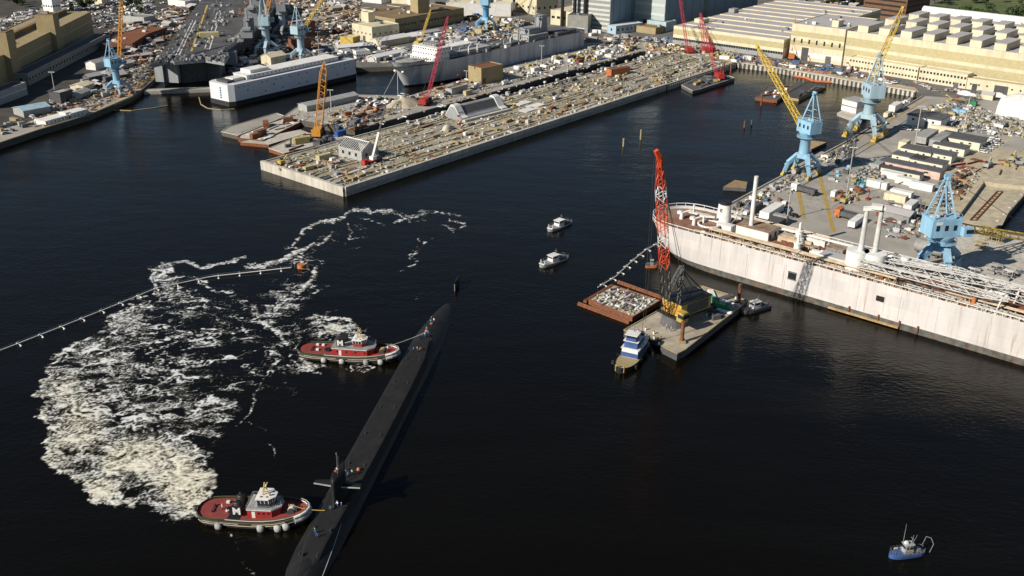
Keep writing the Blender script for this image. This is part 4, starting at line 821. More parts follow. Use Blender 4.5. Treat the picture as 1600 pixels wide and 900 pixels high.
# round white tent
a = P(1553, 180, LAND); t = thing('tent', 'big rounded white fabric tent at the right edge of the yard', 'tent', (a.x, a.y, LAND), R(-38))
m = MB(); rings = []
for i in range(13):
    x = i * 3.6; s_ = .72 + .28 * math.sin(min(1, i / 3) * math.pi / 2); rings.append([(x, 11 + 11.5 * s_ * math.cos(q), 12 * s_ * math.sin(q)) for q in [math.pi * j / 14 for j in range(15)]])
m.loft(rings, closed=False, smooth=False)
m.add(rings[0], [tuple(range(14, -1, -1))]); m.build('cover', 'white', t); MB().box((-.15, 11, 2.6), (.4, 4.4, 5.2), t=(1, .4)).build('door', 'dark_grey', t)
m = MB(); [m.path([(x * 1.0, y, z + .05) for x, y, z in r_], .12, 4) for r_ in rings[1::2]]; m.build('rib', 'white', t)

# ------------------------------------------------------------------ pier walls
def wall_line(name, label, pts, h, wd, mt, z=LAND, cat='wall', under=None, ribs=0):
    W = [P(x, y, z) for x, y in pts]; m = MB()
    for p, q in zip(W, W[1:]): m.beam((p.x, p.y, z + h/2 - .4), (q.x, q.y, z + h/2 - .4), wd, h + .8)
    o = m.build(name, mt, None, None, 0, label, cat)
    if under:
        m = MB()
        for p, q in zip(W, W[1:]):
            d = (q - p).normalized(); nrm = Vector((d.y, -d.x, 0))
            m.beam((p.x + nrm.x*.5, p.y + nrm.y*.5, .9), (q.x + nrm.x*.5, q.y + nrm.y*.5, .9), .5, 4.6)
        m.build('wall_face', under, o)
    if ribs:
        for p, q in zip(W, W[1:]):
            n = int((q - p).length / ribs); d = (q - p).normalized(); nrm = Vector((d.y, -d.x, 0)); m = MB()
            for i in range(n):
                c = p.lerp(q, (i + .5) / n) + nrm * 1.0; m.box((c.x, c.y, .8), (ribs * .5, .7, 4.6), math.atan2(d.y, d.x))
            m.build('pile_ribs', 'concrete_light', o)
    return o
wall_line('sea_wall', 'sunlit pale concrete wall across the near end of the dry dock pier', [(409,255),(537.5,296.6)], 1.3, 1.6, 'concrete_light', under='concrete_light')  # end face in the pale concrete: sunlight put into its colour
wall_line('sea_wall', 'long shade-grey concrete wall along the basin side of the dry dock pier', [(538.5,296.4),(1040,134)], 1.3, 1.6, 'concrete_light', under='concrete')  # basin face in darker concrete: the shade there is put into its colour
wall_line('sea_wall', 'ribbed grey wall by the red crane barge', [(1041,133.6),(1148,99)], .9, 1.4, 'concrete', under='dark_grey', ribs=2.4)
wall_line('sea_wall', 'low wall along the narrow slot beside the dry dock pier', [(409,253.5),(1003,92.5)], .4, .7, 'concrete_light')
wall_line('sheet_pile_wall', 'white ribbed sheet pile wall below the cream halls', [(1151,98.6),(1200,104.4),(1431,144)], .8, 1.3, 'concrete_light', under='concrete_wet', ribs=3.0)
wall_line('kerb', 'low kerb along the right quay under the blue cranes', [(1441,151),(1320,223),(1200,287),(1114,334)], .5, .8, 'concrete', cat='kerb')
wall_line('kerb', 'yellowish kerb along the left quay', [(-40,238),(0,223.4),(60,203.4),(140,179.4),(205,151.6),(221,140.6)], .5, .8, 'tan', cat='kerb')
M['line_yellow'] = mat('line_yellow', (.42,.28,.05), .8, dirt=(.3,.26,.18), dscale=.3, damt=.9)
def line(name, pts, wd, mt, lvl=3):
    W = [P(x, y, LAND) for x, y in pts]; m = MB()
    for p, q in zip(W, W[1:]): m.beam((p.x, p.y, LAND + .03 * lvl), (q.x, q.y, LAND + .03 * lvl), wd, .02)
    return m.build(name, mt, kind='structure')
for pts in ([(1448,156),(1330,222),(1214,288),(1150,325)], [(1386,205),(1356,228)], [(1242,272),(1256,342)], [(1280,272),(1297,340),(1302,362)]): line('painted_line', pts, 1.0 if len(pts) > 2 and pts[0][0] == 1448 else 1.6, 'line_yellow')
for off in (6, 11):
    line('crane_rail', [(1452 + off, 158 + off), (1336 + off, 226 + off), (1220 + off, 292 + off)], .4, 'dark_steel')
line('painted_line', [(205,146),(150,168),(90,188)], .8, 'line_yellow', 3); line('painted_line', [(205,140),(236,122),(246,116)], 3.0, 'line_yellow', 4)
# rails and trenches along the dry dock pier
ax = Vector((math.cos(A_DIR), math.sin(A_DIR), 0)); bx = Vector((-ax.y, ax.x, 0)); PO = P(538, 297, LAND)
def PR(u, v, z=0.0): q = PO + ax * u + bx * v; return Vector((q.x, q.y, LAND + z))
for v in (6, 9.2, 26, 29, 47, 50): 
    m = MB(); m.beam(PR(6, v, .12), PR(366, v, .12), .35, .22); m.build('rail', 'dark_steel', kind='structure')
for v, c in ((3.5, 'concrete_light'), (13, 'olive'), (33, 'concrete'), (54.5, 'concrete_light')):
    m = MB(); m.beam(PR(5, v, .04), PR(368, v, .04), 1.6, .05); m.build('path', c, kind='structure')

# ------------------------------------------------------------------ dry dock gate pontoon and gabled frame
a = P(722, 190, LAND); b = P(793, 172, LAND); t = thing('caisson', 'grey steel caisson with sloping sides resting on the pier', 'caisson', (a.x, a.y, LAND), ang(a, b)); L = (b - a).length
m = MB(); pr = [(0, 0), (0, 1.6), (2.5, 2.2), (6, 6.5), (7, 7.0), (9, 7.0), (12.5, 2.4), (14, 0)]
m.loft([[(x, y, z) for y, z in pr] for x in (0, L)], smooth=False); m.build('body', 'navy_grey', t)
for x in (.2, L - 5): MB().loft([[(x + dx, y * 1.04 - .3, z * 1.12 + .1) for y, z in pr] for dx in (0, 4.6)], smooth=False).build('end_block', 'white', t)
m = MB(); m.add([(5, 3.1, 2.95), (L - 5.4, 3.1, 2.95), (L - 5.4, 6.05, 6.75), (5, 6.05, 6.75)], [(0, 1, 2, 3)]); m.build('dark_panel', 'dark_grey', t)
MB().box((L/2, -1.2, .6), (L, 2.4, 1.2)).build('fender_beam', 'concrete_light', t)
m = MB(); [m.box((x, 3.5 + y, 4), (.8, .3, .8)) for x in (1.5, 3.2) for y in (0,)]; m.build('port', 'black', t)
a = P(530, 243, LAND); b = P(566, 252, LAND); t = thing('gabled_frame', 'grey gabled house frame with open rafters on the pier end', 'building', (a.x, a.y, LAND), ang(a, b)); L = (b - a).length; D = 11
m = MB(); m.box((L/2, 0, 2.4), (L, .5, 4.8)); m.box((L/2, D, 2.4), (L, .5, 4.8)); m.box((0, D/2, 2.4), (.5, D - .5, 4.8)); m.box((L, D/2, 2.4), (.5, D - .5, 4.8))
m.add([(0, .25, 4.8), (0, D - .25, 4.8), (0, D/2, 8.2), (.4, .25, 4.8), (.4, D - .25, 4.8), (.4, D/2, 8.2)], [(0, 2, 1), (3, 4, 5), (0, 3, 5, 2), (1, 2, 5, 4)]); m.add([(L, .25, 4.8), (L, D - .25, 4.8), (L, D/2, 8.2), (L-.4, .25, 4.8), (L-.4, D - .25, 4.8), (L-.4, D/2, 8.2)], [(0, 1, 2), (3, 5, 4), (0, 2, 5, 3), (1, 4, 5, 2)])
m.build('wall', 'grey', t); m = MB(); [m.box((L * f, -.05, 2.6), (1.3, .62, 1.6)) for f in (.2, .48, .76)]; [m.box((L + .05, D * f, 2.6), (.62, 1.3, 1.6)) for f in (.25, .7)]; m.build('window', 'black', t)
m = MB()
for i in range(13):
    x = .4 + (L - .8) * i / 12; m.beam((x, -.3, 4.75), (x, D/2, 8.3), .22); m.beam((x, D + .3, 4.75), (x, D/2, 8.3), .22)
m.beam((0, D/2, 8.3), (L, D/2, 8.3), .35); m.build('rafters', 'white', t); MB().box((L/2, D/2, .3), (L - 1, D - 1, .3)).build('floor', 'timber', t)

# ------------------------------------------------------------------ big ships
def ring_hull(prof, z, sc=1.0):
    r_ = [(x, y * sc, z) for x, y in prof]; return r_ + [(x, -y * sc, z) for x, y in prof[::-1] if y > .01]
def tender():
    M['hull_pink'] = plated('hull_pink', (.60,.575,.56), (.44,.41,.39), .6)
    M['hull_low'] = mat('hull_low', (.10,.10,.09), .85, var=.45, scale=.6, dirt=(.20,.10,.06), dscale=.2, damt=.45)
    M['deck_rust'] = mat('deck_rust', (.24,.11,.07), .9, var=.25, scale=.3, dirt=(.30,.24,.19), dscale=.07, damt=.8)
    M['boom_white'] = mat('boom_white', (.55,.55,.53), .7, var=.15, dirt=(.35,.33,.3), dscale=.4)
    M['pipe_tan'] = mat('pipe_tan', (.50,.41,.29), .8, var=.2, dirt=(.3,.2,.13), dscale=.5)
    M['deck_stone'] = mat('deck_stone', (.31,.225,.16), .9, var=.35, scale=.6, dirt=(.19,.10,.06), dscale=.2, damt=.9)
    e, f = P(1120, 430), P(1600, 572); an = ang(e, f); d = Vector((math.cos(an), math.sin(an), 0)); nb = Vector((-d.y, d.x, 0)); W = 27.0
    st = P(1030, 392); u0 = (st - e).dot(d) - 5; O = e + d * u0 + nb * (W / 2); LEN = 196.0
    t = thing('repair_ship', 'long pale grey ship with rust red decks moored along the right quay', 'ship', (O.x, O.y, 0), an)
    def half(x, full, x0):                     # rounded stern at x0, straight sides
        return W / 2 * min(1, math.sqrt(max(0, 1 - max(0, (full - (x - x0)) / full) ** 2.4))) if x < LEN - 45 else W / 2 * math.sqrt(max(0, 1 - ((x - LEN + 45) / 45) ** 2))
    levels = [(-2, 10, 34), (.3, 7, 30), (2.2, 4.6, 26), (5, 2.4, 22), (9, .8, 18), (13.6, -1.0, 15)]
    rings = []; N = 28
    for z, x0, full in levels:
        pr = []
        for i in range(N + 1):
            q = i / N; x = x0 + (LEN - x0) * (q ** 1.6 if True else q); pr.append((x, half(x, full, x0)))
        rings.append([(x, y, z) for x, y in pr] + [(x, -y, z) for x, y in pr[-2:0:-1]])
    m = MB(); m.loft(rings[2:], caps=False); m.build('hull', 'hull_pink', t); m = MB(); m.loft(rings[:3], caps=False); m.build('boot_topping', 'hull_low', t)
    top = [(p[0], p[1] * .99) for p in rings[-1]]
    DZ = 12.6; MB().prism(top, DZ - .3, DZ).build('weather_deck', 'deck_stone', t)
    def patch(x0, x1, y0, y1, mt, z=.02, h=.05): MB().box(((x0 + x1) / 2, (y0 + y1) / 2, DZ + z + h / 2), (x1 - x0, y1 - y0, h)).build('deck_patch', mt, t)
    patch(6, 34, -8.5, 9.5, 'deck_rust'); patch(34, 60, -2, 11, 'deck_rust'); patch(62, 84, -7, 0, 'deck_rust'); patch(88, 100, -8, 6, 'deck_rust', .03); patch(108, 124, -9, 2, 'deck_rust'); patch(126, 190, -3, 8, 'deck_rust')
    # rail and stanchions round the edge
    m = MB(); n = len(top)
    for i in range(n):
        p, q = Vector((*top[i], DZ)), Vector((*top[(i + 1) % n], DZ)); k = max(1, int((q - p).length / 2.4))
        for h in (1.0, 2.1): m.beam(p + Vector((0, 0, h)), q + Vector((0, 0, h)), .12 if h < 2 else .2)
        for j in range(k): c = p.lerp(q, j / k); m.beam(c, c + Vector((0, 0, 2.1)), .15)
    m.build('railing', 'white', t)
    # pipe runs along the near side, on trestles
    def pipes(x0, x1, y, zs, r_, mt, nm='pipe_run'):
        m = MB(); [m.tube((x0, y + dy, DZ + z), (x1, y + dy, DZ + z), r_, n=8) for dy, z in zs]
        x = x0
        while x < x1: m.beam((x, y + zs[0][0], DZ), (x, y + zs[0][0], DZ + zs[-1][1]), .16); m.beam((x, y + zs[-1][0], DZ), (x, y + zs[-1][0], DZ + zs[-1][1]), .16); m.beam((x, y + zs[0][0], DZ + zs[0][1] - .3), (x, y + zs[-1][0], DZ + zs[-1][1] - .3), .16); x += 4.2
        m.build(nm, mt, t)
    pipes(27, 62, -9.6, ((0, 2.6), (.8, 2.6), (1.6, 2.8)), .28, 'pipe_tan'); pipes(60, 96, -9.2, ((0, 2.4), (.9, 2.4), (1.7, 2.4)), .32, 'pipe_tan'); pipes(40, 90, 7.6, ((0, 2.8), (.9, 2.8)), .3, 'white')
    pipes(22, 90, -12.2, ((0, 1.5), (.7, 1.7)), .2, 'pipe_tan'); pipes(112, 160, -9.4, ((0, 2.6), (.9, 2.6)), .3, 'pipe_tan'); pipes(150, 192, -9.4, ((0, 2.6), (.9, 2.6)), .3, 'white'); pipes(34, 64, 11.4, ((0, 2.2), (.8, 2.2)), .26, 'pipe_tan')
    rr = random.Random(4); m = MB()                        # valves, ventilators and lockers crowding the side decks
    cols = ['white', 'grey', 'pipe_tan', 'dark_grey', 'rust', 'steel']
    for c in cols:
        for q in range(30):
            m = MB(); x = rr.uniform(24, 192); y = rr.choice([rr.uniform(-12.6, -10.2), rr.uniform(-12.4, -7), rr.uniform(2, 12)]); h = rr.uniform(.4, 2.0); k = rr.random()
            if k < .4: m.tube((x, y, DZ), (x, y, DZ + h), .35, .35, 8); m.dome((x, y, DZ + h), .5, .3, 8, 2)
            elif k < .8: m.box((x, y, DZ + h / 2), (rr.uniform(.6, 2.4), rr.uniform(.5, 1.4), h), rr.uniform(-.2, .2))
            else: m.beam((x, y, DZ + .3), (x + rr.uniform(2, 6), y + rr.uniform(-1, 1), DZ + .3), .3)
            if q < 17: m.build('deck_fitting', c, t)
    m = MB()
    for i in range(56):
        x = 30 + i * 2.9; h = 2.6 + .5 * math.sin(i * 1.7); m.beam((x, -13.0, DZ), (x, -13.0, DZ + h), .16); m.beam((x, -10.9, DZ), (x, -10.9, DZ + h), .16); m.beam((x, -13.0, DZ + h), (x, -10.9, DZ + h), .16)
        if i % 3 != 2 and not 26 < i < 30: m.beam((x, -13.0, DZ + h * .8), (x + 2.9, -13.0, DZ + h * .8), .14); m.beam((x, -10.9, DZ + h * .6), (x + 2.9, -10.9, DZ + h * .6), .3)
    m.build('side_trestle', 'pipe_tan', t)
    m = MB()
    for i in range(640):
        x = rr.uniform(32, 193); y = rr.choice([rr.uniform(-12, -10.4), rr.uniform(-12.6, -6.5), rr.uniform(1, 12.6)]); q = rr.uniform(.3, 1.15); m.box((x, y, DZ + q / 2), (q * rr.uniform(1, 3), q, q), rr.uniform(-.3, .3))
    o_ = m.build('deck_debris', 'rust', t); o_['kind'] = 'stuff'
    m = MB()
    for i in range(640):
        x = rr.uniform(32, 193); y = rr.choice([rr.uniform(-12, -10.4), rr.uniform(-12.6, -6.5), rr.uniform(1, 12.6)]); q = rr.uniform(.3, 1.15); m.box((x, y, DZ + q / 2), (q * rr.uniform(1, 3), q, q), rr.uniform(-.3, .3))
    o_ = m.build('deck_debris', 'pipe_tan', t); o_['kind'] = 'stuff'
    # funnel with ring platform, tall mast
    m = MB(); m.loft([[(26.5 + (3.0 - .6 * f) * math.cos(a), 1.5 + (2.5 - .5 * f) * math.sin(a), DZ + 9.5 * f) for a in [2 * math.pi * i / 20 for i in range(20)]] for f in (0, .5, 1)]); fn = m.build('funnel', 'white', t)
    MB().tube((26.5, 1.5, DZ + 9.5), (26.5, 1.5, DZ + 10.3), 2.5, 2.4, 20).build('funnel_cap', 'black', fn); letters('E', 1.8, .04, 'dark_grey', fn, (26.3, -.86, DZ + 7.2), (math.pi / 2, 0, 0))
    m = MB(); m.tube((24, -4.6, DZ + 1.6), (24, -4.6, DZ + 1.9), 4.0, n=24, smooth=False); m.tube((24, -4.6, DZ), (24, -4.6, DZ + 1.6), 1.6, 1.6, 12); tb = m.build('gun_tub', 'deck_rust', t)
    m = MB(); m.path([(24 + 4.0 * math.cos(a), -4.6 + 4.0 * math.sin(a), DZ + 2.4) for a in [2 * math.pi * i / 24 for i in range(25)]], .45, 6); m.build('tub_rim', 'white', tb)
    m = MB(); m.tube((38, 1.2, DZ + 3.2), (38, 1.2, DZ + 22.5), .85, .75, 12); ms = m.build('mast', 'white', t); MB().beam((38, 1.2, DZ + 15), (31, -1.5, DZ + 3), .12).beam((38, 1.2, DZ + 12), (33, 4, DZ + 3), .12).build('stay', 'pipe_tan', ms)
    m = MB(); m.box((40, 2.6, DZ + 1.8), (13, 8.5, 3.6)); dh = m.build('deckhouse', 'white', t); MB().box((40, 2.6, DZ + 3.7), (13.4, 8.9, .2)).build('roof', 'deck_stone', dh)
    m = MB(); [m.box((46.6, y, DZ + 1.6), (.12, 1.2, 2)) for y in (0, 4)]; m.build('door', 'dark_grey', dh)
    MB().box((29.5, -1.9, DZ + 1.5), (6, 3.4, 3)).build('deckhouse', 'white', t)
    for (x, y, sx, sy, h, c_) in ((52, 4.5, 7, 5, 2.2, 'pipe_tan'), (57, -1.5, 6, 3, 1.8, 'rust'), (66, -2.5, 5, 3, 2.0, 'white'), (72, 8.5, 9, 3, 2.4, 'grey'), (60, 9, 8, 3, 2.0, 'white'), (46, -6.2, 9, 2, 1.4, 'boom_white'), (104, 4, 7, 6, 2.6, 'rust'), (112, 7, 8, 5, 3.0, 'grey'), (132, -5, 8, 4, 2.0, 'rust'), (136, 9.5, 9, 3, 2.6, 'boom_white'), (176, -8, 9, 3, 2.4, 'boom_white'), (150, -4.5, 6, 3, 1.6, 'pipe_tan')):
        MB().box((x, y, DZ + h / 2), (sx, sy, h)).box((x, y, DZ + h + .12), (sx * .7, sy * .6, .22)).box((x + sx * .3, y, DZ + h + .4), (.7, .7, .8)).build('deck_locker', c_, t)
    # small deck cranes aft
    for x, y in ((10, -1), (17, -3.5)): MB().tube((x, y, DZ), (x, y, DZ + 2.8), .8, .55, 10).beam((x, y, DZ + 2.6), (x + 3, y + 1.8, DZ + 4.0), .35).box((x - .8, y, DZ + 2.6), (1.6, 1.4, 1.1)).build('deck_winch', 'white', t)
    MB().box((14, 6, DZ + 1.1), (9, 2.2, .5)).beam((11, 6, DZ + 1), (11, 6, DZ + 4.5), .4).build('gangway_rack', 'white', t)
    MB().beam((21, -3.6, DZ), (21, -3.6, DZ + 4.6), .6).beam((20, -3.6, DZ + 4.3), (25, -2.6, DZ + 4.8), .7).build('davit', 'white', t)
    for x, y in ((55, 5.5), (60, -6.5)):
        m = MB(); z = DZ
        for r1, r2, h in ((2.2, 1.8, 2.2), (1.3, 1.2, 2.4), (1.5, 1.5, .4), (.55, .45, 2.8)): m.tube((x, y, z), (x, y, z + h), r1, r2, 14); z += h
        m.build('turret_pedestal', 'white', t)
    # twin drum crane house with kingposts
    x0, y0 = 81, -2.5
    m = MB(); m.tube((x0, y0 - 3.2, DZ), (x0, y0 - 3.2, DZ + 7.5), 3.7, 3.7, 24, 0); m.tube((x0 + 5.4, y0 - 1.6, DZ), (x0 + 5.4, y0 - 1.6, DZ + 7.5), 3.7, 3.7, 24); base = m.build('crane_drums', 'white', t)
    for kx, ky, h in ((x0 + .8, y0 - 3, 22), (x0 + 4.8, y0 - .8, 23.0)): MB().tube((kx, ky, DZ + 7.4), (kx, ky, DZ + h), .95, .7, 14).build('kingpost', 'boom_white', base)
    m = MB(); m.beam((x0 - .5, y0 - 3, DZ + 22), (x0 + 6, y0 - .6, DZ + 23.1), 2.4, .9); m.box((x0 + 3.5, y0 - 2, DZ + 23.3), (3.5, 2.6, 1.4), .3); m.build('crosshead', 'white', base)
    m = MB(); m.tube((x0 + 14, y0 + 2.5, DZ), (x0 + 14, y0 + 2.5, DZ + 7), 1.5, 1.4, 14); m.build('post', 'white', t)
    for (xa, ya, xb, yb, zb, wd) in ((x0 + 2, y0 - 6.2, x0 + 50, y0 - 9.5, 6.2, 2.4), (x0 + 9, y0 - 1.5, x0 + 52, y0 + 2.5, 6.6, 2.6), (x0 + 10, y0 + 2.0, x0 + 36, y0 + 4.2, 6.2, 3.0)):
        m = MB(); m.lattice((xa, ya, DZ + 4.6), (xb, yb, DZ + zb), 2.6, wd * .8, .6, 18, .17); bo = m.build('crane_boom', 'boom_white', t)
        MB().beam((xa + 2, ya, DZ + 5.5), ((xa + xb) / 2, (ya + yb) / 2, DZ + 6.6), 1.0, .35).build('boom_platform', 'boom_white', bo)
        MB().beam((xb - 3, yb, DZ), (xb - 2, yb, DZ + zb), .4).beam((xb - 3, yb + 2, DZ), (xb - 2, yb, DZ + zb), .3).build('boom_rest', 'white', bo)
    # deck houses forward / right part
    for (x, y, sx, sy, h, c) in ((74, -4.6, 11, 5, 3.0, 'white'), (84, -6.2, 5.5, 3.2, 3.4, 'grey'), (124, 4, 7, 5, 3, 'white'), (143, 3.5, 15, 8, 3.4, 'white'), (164, 2.0, 22, 9, 4.4, 'white'), (186, 0, 16, 10, 5, 'white'), (70, 4.0, 6, 4, 2.6, 'grey'), (158, -7.6, 8, 2.6, 2.4, 'grey')):
        m = MB(); m.box((x, y, DZ + h / 2), (sx, sy, h)); q = m.build('deckhouse', c, t); MB().box((x, y, DZ + h + .1), (sx + .3, sy + .3, .2)).build('roof', rr.choice(['deck_stone', 'deck_rust', 'roof_grey']), q)
        m = MB(); [m.box((x - sx * .35 + i * sx * .23, y - sy / 2 - .04, DZ + h * .55), (.7, .1, .8)) for i in range(4)]; m.build('window', 'glass', q)
    MB().box((113, -4.5, DZ + .9), (11, 9.5, 1.8)).build('hatch_coaming', 'grey', t); MB().box((113, -4.5, DZ + 1.9), (10.6, 9.1, .2)).build('hatch_cover', 'deck_rust', t)
    MB().box((103, -9.6, DZ + 1.0), (12, 1.0, 2.0)).build('bulkhead', 'dark_grey', t)
    m = MB(); m.lattice((100, -11.4, DZ + 1.4), (116, -11.6, DZ + 1.4), 1.8, 1.8, 1.4, 9, .15); m.build('gangway_truss', 'boom_white', t)
    m = MB(); m.lattice((122, -12.2, DZ + 1.6), (146, -12.6, DZ + 1.2), 1.8, 1.8, 1.4, 12, .15); m.build('gangway_truss', 'boom_white', t)
    m = MB(); m.lattice((120, 1.2, DZ + 3), (148, -1.2, DZ + 3), 2.2, 2.2, 1.4, 12, .15); m.build('gangway_truss', 'boom_white', t)
    for x, y in ((121, -10.4), (156, -8.8)): MB().tube((x, y, DZ), (x, y, DZ + 4.2), .7, .7, 10).build('ventilator', 'orange' if x < 130 else 'pipe_tan', t)
    MB().tube((89.6, -6.4, DZ), (89.6, -6.4, DZ + 2.6), .9, .7, 10).build('ventilator', 'red', t)
    MB().box((62.5, -13.4, 8.0), (3.0, .5, 2.8)).box((121, 0, 0.0), (.1, .1, .1)).build('hull_opening', 'black', t); MB().box((62.5, -13.75, 9.2), (3.2, .25, .25)).box((62.5, -13.75, 6.6), (3.2, .25, .25)).build('opening_frame', 'steel', t)
    MB().box((93.5, -13.5, 8.6), (2.6, .5, 1.8)).build('hull_opening', 'black', t)
    m = MB(); [m.box((x, -13.55, 7), (.12, .12, 9)) for x in (45, 60, 66, 86, 100, 112, 128, 142, 158, 172)]; m.build('hull_seam', 'hull_pink', t)
    m = MB(); m.beam((77, -14.1, .7), (101, -14.1, .7), .8, .6); m.build('float_stage', 'timber', t)
    m = MB(); [m.tube((x, -13.8, .4), (x, -13.8, 3.0), .3, n=6) for x in (84, 94, 101, 107)]; m.build('rust_pipe', 'rust', t)
    return t, O, an, DZ
tender()

def box_ship():      # white berthing barge
    a, b = P(365, 167), P(557, 122); L = (b - a).length; an = ang(a, b); t = thing('berthing_barge', 'long white accommodation barge with black waterline moored by the far pier', 'barge', (a.x, a.y, 0), an); W = 21
    m = MB(); m.prism([(-1.5, 2), (2, 0), (L, 0), (L, W), (2, W), (-1.5, W - 2)], -1.5, 2.8); m.build('hull', 'rubber', t)
    M['barge_white'] = mat('barge_white', (.66,.68,.72), .6, var=.05, dirt=(.5,.5,.5), dscale=.15, damt=.4, streak=True)
    m = MB(); m.prism([(-1.2, 2.2), (2, .15), (L - .3, .15), (L - .3, W - .2), (2, W - .2), (-1.2, W - 2.2)], 2.8, 12.6); h = m.build('house', 'barge_white', t)
    m = MB()
    rr = random.Random(3)
    for i in range(26): m.box((5 + i * (L - 8) / 26, .1, 10.6), (.8, .12, .6)) if rr.random() < .6 else None
    for i in range(14): m.box((5 + i * (L - 8) / 14, .1, rr.choice([5, 5, 8])), (1.0, .12, .7)) if rr.random() < .7 else None
    [m.box((-1.18, 9, 4.5 + q * 1.4), (.3, 1.2, .8)) for q in range(5)]; m.build('window', 'glass', h)
    MB().prism([(4, 3), (L - 3, 3), (L - 3, W - 3), (4, W - 3)], 12.6, 12.75).build('deck', 'roof_grey', t)
    m = MB(); m.box((L * .52, W * .5, 13.9), (L * .74, 12, 2.4)); u = m.build('upper_house', 'white', t); MB().box((L * .52, W * .5, 15.2), (L * .75, 12.6, .2)).build('roof', 'white', u)
    m = MB(); [m.box((L * .18 + i * L * .7 / 22, W * .5 - 6.05, 14.1), (.8, .14, .6)) for i in range(22)]; m.build('window', 'glass', u)
    MB().box((L * .27, W * .55, 16.2), (14, 9, 2.0)).build('penthouse', 'white', t); MB().box((L * .1, W * .45, 13.6), (8, 7, 2)).build('vent_house', 'white', t); MB().box((L * .04, W * .5, 13.4), (5, 10, 1.3)).build('winch_platform', 'dark_grey', t)
    MB().box((L * .93, W * .5, 13.5), (7, 6, 1.8)).build('vent_house', 'dark_grey', t)
box_ship()

